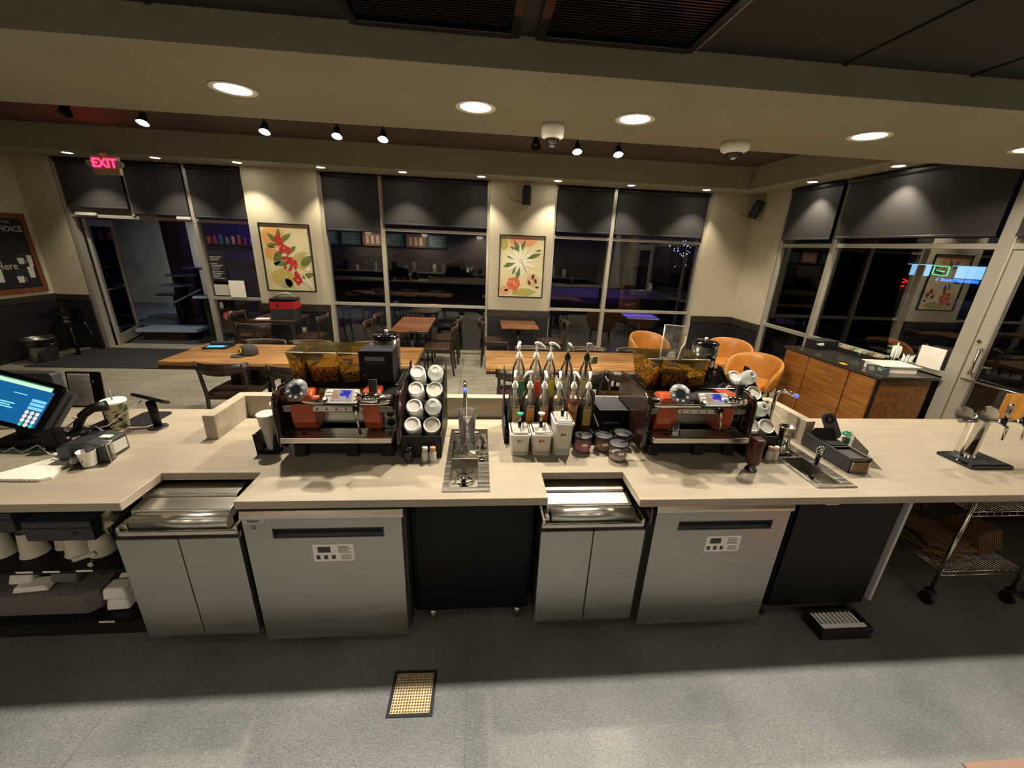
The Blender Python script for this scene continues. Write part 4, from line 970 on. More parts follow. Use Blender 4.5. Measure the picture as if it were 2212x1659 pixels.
for (x, y, m, lab, r) in ((-.375, 1.955, 'blackg', 'black-capped sauce bottle at the foot of the left lid rack', .021), (-.285, 1.955, 'cork', 'cream-capped sauce bottle at the foot of the left lid rack', .017), (-.243, 1.955, 'cork', 'orange-capped sauce bottle at the foot of the left lid rack', .017),
                       (1.728, 1.955, 'cork', 'orange-capped sauce bottle at the foot of the right lid rack', .017), (1.766, 1.955, 'cork', 'cream-capped sauce bottle at the foot of the right lid rack', .017)):
    t = thing('sauce_bottle', lab, 'bottle', (x, y, CT), 'small sauce bottles in front of the racks')
    b = MB(); b.lathe([(r*1.05, 0), (r*1.15, .01), (r*1.15, .05), (r*.8, .062)], (x, y, CT), 16); b.build('bottle', 'dgrey' if m == 'blackg' else 'frost', t)
    b = MB(); b.lathe([(r*.9, .062), (r*.95, .085), (r*.5, .087)], (x, y, CT), 16); b.build('cap', m if 'cream' not in lab else 'frost', t)
# cup sleeves left of the left machine
t = thing('cup_holder', 'black wire-frame cup holder left of the left espresso machine', 'cup holder', (-1.15, 2.08, CT))
b = MB(); b.box(-1.205, -1.095, 2.03, 2.17, CT, CT+.006); b.prism([(-1.215, 1.03), (-1.185, 1.03), (-1.165, .93), (-1.205, .916)], 'Y', 2.03, 2.034); b.prism([(-1.105, 1.03), (-1.08, 1.03), (-1.095, .916), (-1.12, .93)], 'Y', 2.03, 2.034)
b.box(-1.205, -1.095, 2.03, 2.034, CT, .935); b.box(-1.208, -1.204, 2.03, 2.17, CT, 1.03); b.box(-1.098, -1.094, 2.03, 2.17, CT, 1.0); b.build('frame', 'black', t, .001)
for (x, y, z, lab) in ((-1.148, 2.085, 1.130, 'tall milky cup sleeve stack in the holder left of the left espresso machine'), (-1.128, 2.20, 1.150, 'second milky cup stack behind the front one, beside the left machine')):
    t = thing('cup_stack', lab, 'cups', (x, y, CT), 'milky cup stacks in the cup holder')
    Tm = Matrix.Translation((x, y, CT+.008)) @ Matrix.Rotation(.06, 4, 'X')
    L = z-CT
    b = MB(Tm); b.lathe([(.028, 0), (.036, L*.68), (.042, L*.70), (.044, L*.95), (.048, L*.96), (.048, L), (.044, L), (.041, L*.93), (.0003, L*.92)], seg=26, cap=False); b.build('stacked_cups', 'frost', t)
    b = MB(Tm); b.lathe([(.047, L), (.040, L+.004), (.030, L+.002), (.0003, L+.002)], seg=26, cap=False); b.build('top_lid', 'lid', t)

# ================================================================ SINKS AND SMALL WARE
def sink(x0, x1, lab, neck):
    t = thing('drop_in_sink', lab, 'sink', ((x0+x1)/2, 2.0, CT-.1), 'narrow steel sinks let into the worktop')
    b = MB(); b.grid([x0, x0+.028, x1-.062, x1], [1.655, 1.69, 1.965, 1.98, 2.30, 2.345], CT, CT+.006, lambda x, y: not (x0+.028 < x < x1-.062 and (1.69 < y < 1.965 or 1.98 < y < 2.30))); b.build('rim', 'steelh', t, .002)
    a, c = x0+.028, x1-.062
    b = MB(); z = CT-.10
    b.box(a, c, 1.69, 1.965, z-.002, z); b.box(a-.002, a, 1.69, 1.965, z, CT); b.box(c, c+.002, 1.69, 1.965, z, CT); b.box(a, c, 1.688, 1.69, z, CT); b.box(a, c, 1.965, 1.967, z, CT); b.build('basin', 'steel', t)
    xs_ = [a]; n = 9
    for k in range(n): q = a+(c-a)*(k+.5)/n; xs_ += [q-.0035, q+.0035]
    xs_.append(c); ys_ = [1.98]; m = 20
    for k in range(m): q = 1.98+.32*(k+.5)/m; ys_ += [q-.0035, q+.0035]
    ys_.append(2.30)
    inx = lambda v: any(abs(v-(a+(c-a)*(k+.5)/n)) < .0035 for k in range(n)); iny = lambda v: any(abs(v-(1.98+.32*(k+.5)/m)) < .0035 for k in range(m))
    b = MB(); b.grid(xs_, ys_, CT-.008, CT-.005, lambda x, y: not (inx(x) and iny(y))); b.box(a, c, 1.98, 2.30, CT-.03, CT-.028); b.build('drain_grid', 'steelh', t)
    # rinser star
    cx_, cy_ = (a+c)/2, 1.80
    b = MB(); b.lathe([(.035, z+.002), (.03, z+.012), (.012, z+.016)], (cx_, cy_, 0), 18); b.cyl((cx_, cy_, z+.016), .011, .062, seg=12); rn = b.build('rinser', 'blackg', t)
    b = MB()
    for k in range(6):
        an = k*PI/3+.15; b.tube([(cx_+.012*math.cos(an), cy_+.012*math.sin(an), z+.052), (cx_+.062*math.cos(an), cy_+.088*math.sin(an), z+.060)], .0042, 6)
    b.ball((cx_, cy_, z+.084), .007, 8); b.build('rinser_arms', 'chrome', rn)
    b = MB(); b.lathe([(.055, z+.004), (.05, z+.006), (.045, z+.004)], (cx_, 1.90, 0), 24, cap=False); b.build('drain_ring', 'chrome', t)
    b = MB(); b.tube(neck, .012, 12); f = b.build('faucet', 'chrome', t)
    e = Vector(neck[-1]); d = (e-Vector(neck[-2])).normalized(); 
    b = MB(); b.tube([e, e+d*.018], .0135, 12); b.build('faucet_tip', emis('blue_tip', '#4a62d8', .8) , f)
    b = MB(); b.lathe([(.022, CT+.006), (.02, CT+.02), (.013, CT+.024)], (neck[0][0], neck[0][1], 0), 16); b.build('faucet_base', 'chrome', f)
sx, sy = -.078, 2.315
sink(-.168, .066, 'narrow steel sink left of the syrup bottles, with tall chrome faucet', [(sx, sy, CT+.006), (sx, sy, 1.22), (sx, sy-.012, 1.25), (sx, sy-.04, 1.262), (sx, sy-.07, 1.252), (sx, sy-.082, 1.235)])
sx = 1.975
sink(1.788, 2.02, 'narrow steel sink right of the right espresso machine, faucet bent to the right', [(sx, sy, CT+.006), (sx, sy, 1.17), (sx+.004, sy-.005, 1.205), (sx+.025, sy-.015, 1.222), (sx+.07, sy-.03, 1.212), (sx+.10, sy-.04, 1.200)])
def simple(name, lab, cat, m, fn, bevel=0, group=None):
    b = MB(); fn(b); return tag(b.build(name, m, None, bevel), lab, cat, group)
t = thing('measuring_pitcher', 'tall clear plastic pitcher standing under the faucet of the narrow sink', 'pitcher', (-.062, 2.19, CT-.005))
b = MB(); b.lathe([(.042, 0), (.048, .01), (.054, .19), (.060, .20), (.058, .207), (.052, .195), (.046, .012)], (-.062, 2.19, CT-.005), 26, cap=True); b.build('vessel', 'pitcher', t)
b = MB()
for k in range(7): b.box(-.075, -.058, 2.136-.0008*k, 2.1365-.0008*k, .95+k*.022, .952+k*.022)
b.box(-.0775, -.076, 2.133, 2.1345, .945, 1.09); b.build('scale_marks', 'dgrey', t)
simple('upturned_glass', 'clear tumbler upside down on the drain grid of the left sink', 'glass', 'glassware', lambda b: b.lathe([(.036, 0), (.034, .006), (.027, .08), (.022, .088)], (-.108, 2.045, CT-.005), 20))
simple('glass_dish', 'low round glass dish on the drain grid of the left sink', 'dish', 'glassware', lambda b: b.lathe([(.034, 0), (.04, .03), (.042, .032), (.037, .03), (.032, .004)], (-.03, 2.06, CT-.005), 22))
t = thing('shaker_tin', 'small chrome shaker with a crumpled steel strainer on the right rim of the left sink', 'shaker', (.035, 2.11, CT+.006))
b = MB(); b.lathe([(.014, 0), (.018, .06), (.019, .062)], (.035, 2.11, CT+.006), 16); b.build('cup', 'steelh', t)
b = MB(); random.seed(5)
for k in range(9): a = random.uniform(0, 6.28); b.ball((.035+.011*math.cos(a), 2.11+.011*math.sin(a), CT+.074+random.uniform(-.004, .008)), .008, 6)
b.build('strainer', 'chrome', t)
t = thing('spoon', 'long steel spoon with a dark bowl lying across the left sink divider', 'spoon', (.0, 1.98, CT+.007))
b = MB(); b.tube([(-.06, 2.04, CT+.012), (-.01, 1.99, CT+.013), (.012, 1.965, CT+.012)], .003, 6); b.build('handle', 'steelh', t)
b = MB(); b.ball((.025, 1.953, CT+.012), .016, 12, .35, 1.0, 1.3); b.build('bowl', 'chromeb', t)
# right sink ware
t = thing('steel_tumbler', 'tall stack of steel tumblers beside the right sink', 'tumblers', (1.862, 2.03, CT+.006))
b = MB(); b.lathe([(.030, 0), (.036, .075), (.033, .076), (.040, .165), (.043, .17), (.043, .176), (.038, .176), (.034, .11), (.0003, .10)], (1.862, 2.03, CT+.006), 24, cap=False); b.build('tumblers', 'steelh', t)
simple('glass_tumbler', 'clear tumbler behind the steel tumblers by the right sink', 'glass', 'clearlid', lambda b: b.lathe([(.028, 0), (.036, .13), (.038, .132), (.034, .13), (.026, .006)], (1.862, 2.20, CT-.005), 20))
t = thing('glass_rinser_knob', 'chrome knob with a black stem on the right rim of the right sink', 'knob', (1.99, 1.90, CT+.006))
b = MB(); b.cyl((1.99, 1.90, CT+.006), .012, .055, seg=12); b.build('stem', 'blackg', t)
b = MB(); b.lathe([(.010, .055), (.018, .07), (.020, .09), (.015, .108), (.006, .112)], (1.99, 1.90, CT+.006), 18); b.build('grip', 'chrome', t)
simple('chrome_jigger', 'small chrome jigger lying on the drain grid of the right sink', 'jigger', 'chrome', lambda b: b.lathe([(.018, 0), (.012, .02), (.018, .042)], (1.90, 1.99, CT+.007), 16, 'Y'))
simple('glass_dish', 'small round glass dish behind the right sink basin', 'dish', 'glassware', lambda b: b.lathe([(.025, 0), (.032, .022), (.028, .02), (.02, .004)], (1.862, 1.993, CT-.005) if False else (1.925, 2.12, CT-.005), 20))
t = thing('squeeze_bottle', 'brown mocha squeeze bottle standing on its clear cap right of the right espresso machine', 'bottle', (1.545, 1.845, CT))
b = MB(); b.lathe([(.028, .035), (.034, .045), (.037, .07), (.035, .15), (.038, .175), (.034, .192), (.012, .190)], (1.545, 1.845, CT), 24); b.build('bottle', mat('mocha_bottle', '#4d2418', .28, var=.1), t)
b = MB(); b.lathe([(.034, 0), (.032, .006), (.020, .022), (.024, .035)], (1.545, 1.845, CT), 22); b.build('cap', 'chromeb', t)

# ---------------------------------------------------------------- syrup stand
t = thing('syrup_stand', 'black stepped stand carrying the pump bottles between the sink and the black box', 'bottle stand', (.46, 2.3, CT))
b = MB(); b.box(.170, .735, 2.16, 2.285, .965, .975); b.box(.170, .735, 2.29, 2.42, 1.095, 1.105); b.box(.170, .735, 2.285, 2.29, .965, 1.105); b.box(.170, .735, 2.16, 2.165, .912, .99); b.build('shelves', 'black', t)
for x in (.163, .735):
    b = MB(); b.prism([(2.15, CT+.002), (2.425, CT+.002), (2.425, 1.33 if x < .5 else 1.19), (2.30, 1.33 if x < .5 else 1.19), (2.27, 1.06), (2.15, 1.03)], 'X', x, x+.006); b.build('side_panel', 'blackm', t)
def pump_bottle(x, y, z, hb, liquid, level, label_col, arm, black, lab, rz, emblem=False):
    t = thing('syrup_bottle', lab, 'syrup bottle', (x, y, z), 'syrup pump bottles on the stand')
    r = .040
    b = MB(); b.lathe([(r*.96, 0), (r, .006), (r, hb*.70), (r*.93, hb*.77), (r*.62, hb*.87), (r*.40, hb*.95), (r*.38, hb)], (x, y, z), 24); bt = b.build('bottle', 'bottle', t)
    if level:
        b = MB(); b.lathe([(r*.93, .006), (r*.96, .01), (r*.96, hb*.70*level), (.0004, hb*.70*level)], (x, y, z), 24); b.build('syrup', liquid, bt)
    pm = 'blackg' if black else 'white'
    b = MB(); b.cyl((x, y, z+.012), .004, hb*.6, seg=8); b.cyl((x, y, z+hb*.62), .0095, hb*.36, seg=10); b.build('dip_tube', 'frost' if not black else 'blackg', t)
    b = MB(); b.lathe([(.0175, hb-.012), (.019, hb-.008), (.019, hb+.010), (.013, hb+.016), (.012, hb+.026), (.008, hb+.03)], (x, y, z), 18); cl = b.build('collar', pm, t)
    b = MB(); b.cyl((x, y, z+hb+.03), .0055, .055, seg=10)
    ht = z+hb+.085
    d = Vector((math.cos(arm), math.sin(arm), 0)); p0 = Vector((x, y, ht))
    b.tube([p0-d*.012, p0+Vector((0, 0, .004)), p0+d*.02+Vector((0, 0, .003)), p0+d*.045+Vector((0, 0, -.012)), p0+d*.056+Vector((0, 0, -.026))], .006, 8, rs=[.008, .011, .008, .0065, .005])
    b.build('pump', pm if not (black and not False) else 'steelh', t)
    # label wrapped on the front of the bottle
    b = MB(); n = 10; z0, z1 = z+hb*.16, z+hb*.60
    pts = [(x+(r+.0006)*math.sin(a), y-(r+.0006)*math.cos(a)) for a in [rz-.62+1.24*k/n for k in range(n+1)]]
    for k in range(n): b.quad((*pts[k], z0), (*pts[k+1], z0), (*pts[k+1], z1), (*pts[k], z1))
    lb = b.build('label', mat('label_border', '#c9a868', .5) if not (label_col is None) else 'frost', bt)
    b = MB(); pts = [(x+(r+.0012)*math.sin(a), y-(r+.0012)*math.cos(a)) for a in [rz-.50+1.0*k/n for k in range(n+1)]]
    za, zb = z0+.006, z1-.022
    for k in range(n):
        t0, t1 = abs(2*k/n-1), abs(2*(k+1)/n-1)
        b.quad((*pts[k], za), (*pts[k+1], za), (*pts[k+1], zb-.010*(1-t1)), (*pts[k], zb-.010*(1-t0)))
    b.build('label_field', mat('label_field', label_col, .5, var=.15, scale=80), lb)
    b = MB(); pts = [(x+(r+.0016)*math.sin(a), y-(r+.0016)*math.cos(a)) for a in [rz-.42+.84*k/n for k in range(n+1)]]
    for k in range(n): b.quad((*pts[k], z1-.013), (*pts[k+1], z1-.013), (*pts[k+1], z1-.007), (*pts[k], z1-.007))
    b.build('label_print', 'dgrey', lb)
    return t
syr = lambda n, c: mat(n, c, .12, spec=.6)
clear_s, amber_s, brown_s, straw_s = glass('clear_syrup', '#e4e0d2', .02, 1, 1.36, haze=.05), syr('amber_syrup', '#8a4a14'), syr('brown_syrup', '#6b3a1c'), glass('straw_syrup', '#c8b478', .02, 1, 1.36, haze=.10, hazecol='#b09a5a')
zb, hb = 1.106, .30
for (x, lq, lv, lc, arm, bk, lab, rz) in (
    (.252, clear_s, .3, '#2f7f6c', -1.9, 0, 'back-row syrup bottle with a green label', .45),
    (.358, amber_s, .25, '#c8321e', -.35, 0, 'back-row syrup bottle with a red label', .35),
    (.447, amber_s, .35, '#b8b020', -.12, 0, 'back-row syrup bottle with a yellow label', .3),
    (.556, straw_s, .2, '#9aa5a2', -1.2, 1, 'back-row syrup bottle with a pale grey label and black pump', -.5),
    (.680, clear_s, .15, '#a9ac84', -.25, 1, 'back-row syrup bottle with a pale green label and black pump', -.3)):
    pump_bottle(x, 2.352, zb, hb, lq, lv, lc, arm, bk, lab, rz)
zb, hb = .976, .285
for (x, lq, lv, lc, arm, bk, lab, rz) in (
    (.222, clear_s, .35, '#b59b62', -1.75, 0, 'front-row syrup bottle with a cream label, leftmost', .3),
    (.312, straw_s, .5, '#c07a22', -2.5, 0, 'front-row syrup bottle with an orange label, second from the left', .2),
    (.400, brown_s, .62, '#b2561e', -1.5, 0, 'front-row syrup bottle with a rust label, third from the left', .0),
    (.490, straw_s, .7, '#a8a05a', -1.75, 0, 'front-row syrup bottle partly behind the tall pump tub', .0),
    (.580, amber_s, .95, '#a8621c', -1.2, 0, 'front-row syrup bottle full of amber syrup', -.1),
    (.672, straw_s, .8, '#b89a52', -1.8, 0, 'front-row syrup bottle with a tan label, rightmost', -.1)):
    pump_bottle(x, 2.222, zb, hb, lq, lv, lc, arm, bk, lab, rz)
t = thing('paper_tag', 'green and white folded card clipped behind the rightmost black pump', 'card', (.73, 2.36, 1.36))
b = MB(Matrix.Translation((.735, 2.38, 1.385)) @ Matrix.Rotation(.25, 4, 'Z')); b.box(-.03, -.012, -.002, .002, -.028, .022); b.build('white_flap', 'paper', t)
b = MB(Matrix.Translation((.735, 2.38, 1.385)) @ Matrix.Rotation(.25, 4, 'Z')); b.box(-.012, .022, -.004, .004, -.024, .024); b.build('green_panel', mat('green_card', '#6f7f55', .6, var=.3, scale=90), t)

# pump tubs
def tub(x0, x1, hgt, fill, knobc, lab, sticker):
    xm = (x0+x1)/2; t = thing('pump_tub', lab, 'pump dispenser', (xm, 2.08, CT), 'square pump tubs before the syrup stand')
    b = MB(); y0, y1 = 2.005, 2.155
    b.prism([(p[0], p[1]) for p in [(x0+.022, y0), (x1-.022, y0), (x1-.008, y0+.012), (x1-.006, y1), (x0+.006, y1), (x0+.008, y0+.012)]], 'Z', CT, CT+hgt-.018, scale=1.09); b.build('tub', 'frost', t, .006)
    b = MB(); b.rbox(x0-.002, x1+.002, y0-.010, y1+.012, CT+hgt-.018, CT+hgt-.004, .018, 4); b.build('rim', 'white', t, .002)
    # contents line
    b = MB(); b.prism([(x0+.021, y0-.0012), (x1-.021, y0-.0012), (x1-.012, y0+.007), (x0+.012, y0+.007)], 'Z', CT+.012, CT+hgt*fill); b.build('contents', mat('milky_contents', '#a8aaa2' if hgt != .142 else '#b5a890', .4), t)
    b = MB(); b.rbox(x0+.004, x1-.004, y0-.004, y1+.006, CT+hgt-.004, CT+hgt+.004, .016, 4); ld = b.build('lid', 'steelh', t, .002)
    b = MB(); b.rbox(x0+.012, x1-.012, y0+.004, y1-.002, CT+hgt+.004, CT+hgt+.006, .014, 4); b.build('lid_plate', 'lgrey', ld)
    kx, ky, kz = xm, 2.085, CT+hgt+.006
    b = MB(); b.cyl((kx, ky, kz), .010, .03, seg=12); b.build('pump_collar', 'blackg', t); b = MB(); b.cyl((kx, ky, kz+.03), .0075, .045, seg=12); b.build('pump_rod', 'steelh', t)
    b = MB(); b.lathe([(.009, .073), (.019, .082), (.020, .088), (.012, .090)], (kx, ky, kz), 18); b.build('pump_knob', knobc, t)
    b = MB(); b.tube([(kx+.012, 2.085, kz+.03), (kx+.020, 2.06, kz+.038), (kx+.014, 2.035, kz+.028), (kx+.014, 2.02, kz+.004)], .0035, 8); b.build('spout', 'chrome', t)
    b = MB(); b.rbox(xm-.018, xm+.020, y0-.004, y0-.003, CT+hgt*.58, CT+hgt*.58+.028, .004, 3, 'Y'); st = b.build('sticker', 'paper', t)
    b = MB(); b.rbox(xm-.018, xm-.004, y0-.0048, y0-.004, CT+hgt*.58+.004, CT+hgt*.58+.024, .003, 3, 'Y'); b.box(xm-.002, xm+.014, y0-.0048, y0-.004, CT+hgt*.58+.008, CT+hgt*.58+.02); b.build('printed_marks', sticker, st)
    b = MB(); b.box(xm-.022, xm+.022, y0-.0042, y0-.003, CT+hgt*.80, CT+hgt*.80+.005); b.build('word_mark', 'dgrey', t)
gk = mat('green_knob', '#1f9a78', .35)
tub(.188, .302, .140, .55, gk, 'pump tub with a green knob, leftmost of the three', mat('grey_print', '#7f8a84', .5))
tub(.312, .428, .142, .85, 'white', 'pump tub with a white knob, in the middle of the three', mat('red_print', '#b0483a', .5))
tub(.436, .548, .212, .45, 'blackg', 'tallest pump tub, with a dark steel knob', mat('green_grey_print', '#59685c', .5))
# round powder jars
def jar(x, y, hgt, r, mcont, lv, ha, lab):
    t = thing('powder_jar', lab, 'jar', (x, y, CT), 'round lidded jars beside the pump tubs')
    b = MB(); b.lathe([(r*.88, 0), (r*.95, .01), (r, hgt*.75), (r*.97, hgt)], (x, y, CT), 26); b.build('jar', 'glassware' if lv < .8 else 'bottle', t)
    b = MB(); b.lathe([(r*.86, .004), (r*.90, .012), (r*.95, hgt*lv), (.0004, hgt*lv+.004)], (x, y, CT), 26); b.build('powder', mcont, t)
    b = MB(); b.lathe([(r*1.0, hgt-.004), (r*1.04, hgt), (r*1.04, hgt+.008), (r*.9, hgt+.010), (.0004, hgt+.0105)], (x, y, CT), 28, cap=False); ld = b.build('lid', 'dgrey', t)
    b = MB(); z = CT+hgt+.008; b.tube([(x+r*.2*math.cos(ha), y+r*.2*math.sin(ha), z+.002), (x+r*1.0*math.cos(ha), y+r*1.0*math.sin(ha), z+.005), (x+r*1.85*math.cos(ha), y+r*1.85*math.sin(ha), z+.022)], .0045, 8); b.ball((x+r*1.87*math.cos(ha), y+r*1.87*math.sin(ha), z+.022), .006, 8); b.build('spoon_handle', 'black', ld)
    b = MB(); b.box(x-.018, x+.014, y-r*1.0-.003, y-r*1.0-.0015, CT+hgt*.55, CT+hgt*.55+.016); b.build('sticker', 'paper', t)
pw = lambda n, c: mat(n, c, .9, var=.1, scale=40)
jar(.628, 2.075, .092, .051, pw('pink_powder', '#d58a9c'), .70, .12, 'jar of pink freeze-dried pieces beside the tallest pump tub')
jar(.755, 2.085, .088, .052, pw('brown_powder', '#a98474'), .72, .45, 'jar of brown powder, second from the tall pump tub')
jar(.885, 2.12, .086, .052, pw('dark_powder', '#57483c'), .7, 2.9 if False else -.9, 'jar half hidden behind the others next to the right espresso machine')
jar(.812, 1.975, .090, .053, pw('pale_pink_powder', '#d6c4bc'), .42, .35, 'front jar with pale pink powder and a lid handle to the right')
t = thing('black_bin', 'black bin box with a slot handle between the syrup stand and the right espresso machine', 'box', (.86, 2.33, CT))
b = MB(); b.box(.765, .945, 2.25, 2.47, CT, 1.095); b.build('box', 'black', t, .005)
b = MB(); b.box(.80, .90, 2.244, 2.249, 1.005, 1.016); b.build('slot_handle', 'grey', t, .002)
b = MB(); b.box(.76, .95, 2.235, 2.475, 1.095, 1.103); b.build('lid', 'dgrey', t, .003)

# ---------------------------------------------------------------- right end of the bar
t = thing('napkin_dispenser', 'long black dispenser box with a steel-framed mouth right of the right sink', 'dispenser', (2.16, 1.97, CT))
b = MB(); xa, xb, ya, yb, z0, z1 = 2.092, 2.222, 1.80, 2.14, CT, 1.002
b.box(xa, xa+.008, ya, yb, z0, z1); b.box(xb-.008, xb, ya, yb, z0, z1); b.box(xa+.008, xb-.008, ya, yb, z0, z0+.008); b.box(xa+.008, xb-.008, yb-.008, yb, z0+.008, z1); b.box(xa+.008, xb-.008, ya+.14, yb-.008, z1-.008, z1); b.box(xa+.008, xb-.008, ya, ya+.012, z1-.008, z1); b.box(xa+.008, xb-.008, ya+.004, ya+.14, z1-.025, z1-.015)
b.build('case', 'dgrey', t, .002)
b = MB(); b.box(xa+.010, xb-.010, ya-.002, ya+.004, z0+.012, z0+.066); b.build('napkins', mat('kraft_napkins', '#8a6d52', .8, var=.15, scale=25), t)
b = MB(); b.box(xa+.008, xa+.016, ya-.005, ya, z0+.006, z1-.02); b.box(xb-.016, xb-.008, ya-.005, ya, z0+.006, z1-.02); b.box(xa+.008, xb-.008, ya-.005, ya, z0+.004, z0+.012); b.build('steel_mouth', 'steelh', t)
t = thing('card_terminal', 'black phone-like card terminal leaning on a stand on the dispenser box', 'card terminal', (2.17, 2.03, 1.002))
Tr = Matrix.Translation((2.205, 2.035, 1.006)) @ Matrix.Rotation(-.35, 4, 'Z') @ Matrix.Rotation(-.42, 4, 'Y') @ Matrix.Rotation(-.30, 4, 'X')
b = MB(Tr); b.rbox(-.036, .036, -.010, .010, 0, .165, .028, 6, 'Y'); b.build('body', 'dgrey', t, .004)
b = MB(Tr); b.cyl((0, -.0125, .125), .027, .004, 'Y', seg=26); rg = b.build('reader_disc', 'black', t)
text('Square', .008, 'lgrey', rg, Tr @ face((0, -.0135, .128), (0, 0, 1), (-1, 0, 0)))
b = MB(); b.prism([(2.0, 1.003), (2.12, 1.003), (2.10, 1.05), (2.05, 1.07)], 'X', 2.11, 2.19); b.box(2.10, 2.21, 1.95, 2.13, 1.002, 1.008); b.build('stand', 'black', t, .002)
t = thing('clear_sign_holder', 'clear acrylic sign holder right of the card terminal', 'sign holder', (2.30, 2.0, CT))
b = MB(Matrix.Translation((2.315, 1.98, CT)) @ Matrix.Rotation(-.45, 4, 'Z')); b.box(-.002, .002, -.12, .12, 0, .10); b.box(0, .09, -.12, .12, 0, .003); b.build('sheet', 'acrylic', t)
t = thing('succulent', 'small blue-green succulent behind the card terminal', 'plant', (2.42, 2.16, CT))
sg = mat('blue_green_leaf', '#3f8a70', .6, var=.3, scale=30); random.seed(11)
b = MB(); b.lathe([(.018, 0), (.025, .03), (.024, .035)], (2.42, 2.16, CT), 14); b.build('pot', 'dgrey', t)
b = MB()
for k in range(46):
    a = random.uniform(0, 6.28); e = random.uniform(.1, 1.2); rr = random.uniform(.015, .045); c = Vector((2.42, 2.16, CT+.05))
    p = c+Vector((math.cos(a)*math.cos(e), math.sin(a)*math.cos(e), math.sin(e)*.7))*rr; b.ball(tuple(p), .008, 6, .7)
o = b.build('leaves', sg, t)
# draught tower
t = thing('draught_tower', 'chrome draught tower with two taps and badges at the right end of the bar', 'draught tower', (3.06, 1.97, CT))
b = MB(); b.rbox(2.91, 3.20, 1.825, 2.02, CT, CT+.018, .012, 4); tr = b.build('drip_tray', 'blackg', t, .003)
b = MB()
for k in range(13): b.box(2.945+k*.019, 2.955+k*.019, 1.84, 2.0, CT+.018, CT+.021)
b.box(2.93, 3.18, 1.84, 1.845, CT+.018, CT+.021); b.build('tray_slats', 'dgrey', tr)
b = MB(); b.lathe([(.054, .018), (.050, .03), (.047, .04), (.047, .255), (.050, .262), (.049, .275), (.030, .29), (.0004, .292)], (3.05, 1.975, CT), 32, cap=False); b.build('column', 'chrome', t)
b = MB(); b.cyl((2.90, 1.965, 1.165), .014, .36, 'X', seg=14); b.build('cross_pipe', 'chrome', t)
for (x, y, z, r) in ((2.905, 1.965, 1.215, .040), (3.015, 1.93, 1.225, .045)):
    b = MB(Matrix.Translation((x, y, z)) @ Matrix.Rotation(.35, 4, 'Z')); b.cyl((-.004, 0, 0), r, .012, 'X', seg=28); b.build('badge_disc', 'chrome', t)
for x in (3.135, 3.262):
    b = MB(); b.tube([(x, 1.98, 1.165), (x, 1.93, 1.165), (x, 1.90, 1.15), (x, 1.895, 1.07)], .009, 10, rs=[.012, .012, .010, .007]); tp = b.build('tap_spout', 'chrome', t)
    b = MB(); b.cyl((x, 1.925, 1.165), .015, .03, seg=12); b.build('tap_collar', 'blackg', tp)
    b = MB(); b.lathe([(.010, 1.195), (.013, 1.24), (.014, 1.28), (.010, 1.29)], (x, 1.925, 0), 14); b.build('tap_handle', 'steelh', tp)

# ================================================================ REGISTER END OF THE BAR
def bluescreen():
    m = emis('register_blue_screen', '#0f4f7c', .9, '#06121c'); m.node_tree.nodes['Principled BSDF'].inputs['Roughness'].default_value = .2; return m
t = thing('touch_register', 'tilted black touch screen register with a blue keypad page, cut by the left edge', 'register', (-2.48, 2.12, CT))
o_ = Vector((-2.298, 2.05, 1.021)); u_ = Vector((-2.231, 2.20, 1.236))-o_; r_ = Vector((1, 0, 0)); Lh = u_.length
upv = u_.normalized(); rv = (r_-upv*r_.dot(upv)).normalized(); nv = rv.cross(upv)
if nv.y > 0: nv = -nv
Tm = Matrix((rv, upv, nv)).transposed().to_4x4(); Tm.translation = o_
b = MB(Tm); b.rbox(-.42, 0, 0, Lh, -.022, 0, .012, 4); bd = b.build('screen_body', 'blackg', t, .003)
b = MB(Tm); b.box(-.395, -.026, .024, Lh-.05, 0, .0012); b.build('screen', bluescreen(), bd)
b = MB(Tm); b.box(-.395, -.044, Lh-.05, Lh-.030, 0, .0014); tb = b.build('toolbar', emis('screen_toolbar', '#9fc4ae', .75), bd)
b = MB(Tm); b.box(-.395, -.044, Lh-.030, Lh-.024, 0, .0014); b.build('green_bar', emis('screen_green', '#2a6a50', .7), bd)
b = MB(Tm)
for k in range(3):
    b.box(-.112, -.036, .152-k*.020, .167-k*.020, .0012, .002)
b.build('blue_fields', emis('screen_fields', '#5f9be6', .9), bd)
b = MB(Tm)
for r in range(4):
    for c in range(3):
        if r == 3 and c != 1: continue
        b.cyl((-.104+c*.028, .095-r*.0215, .0012), .0105, .0006, seg=16)
b.build('keys', emis('screen_keys', '#c8b2ac', .7), bd)
b = MB(Tm)
for c in (0, 2): b.cyl((-.104+c*.028, .095-3*.0215, .0012), .0105, .0006, seg=16)
b.build('green_keys', emis('screen_green_keys', '#2f9a84', .8), bd)
b = MB(Tm)
for k in range(4): b.box(-.33, -.185-.02*(k % 2)-.04*(k == 3), .118-k*.0115, .124-k*.0115, .0012, .0018)
b.box(-.22, -.15, .176, .180, .0012, .0018)
b.build('text_lines', emis('screen_text', '#6fb2ea', .9), bd)
b = MB(Tm); b.box(.012, .030, .02, Lh-.02, -.030, -.004); b.box(.036, .050, .0, Lh-.03, -.045, -.02); b.build('side_reader', 'dgrey', t, .003)
b = MB(); b.box(-2.62, -2.36, 2.10, 2.26, CT, CT+.03); b.box(-2.52, -2.44, 2.16, 2.22, CT+.03, 1.16); b.build('stand', 'black', t, .006)
t = thing('customer_display', 'black customer display box standing behind the touch register', 'display', (-2.70, 2.47, CT))
b = MB(); b.rbox(-2.95, -2.53, 2.44, 2.50, 1.08, 1.225, .02, 4, 'Y'); b.build('body', 'dgrey', t, .004)
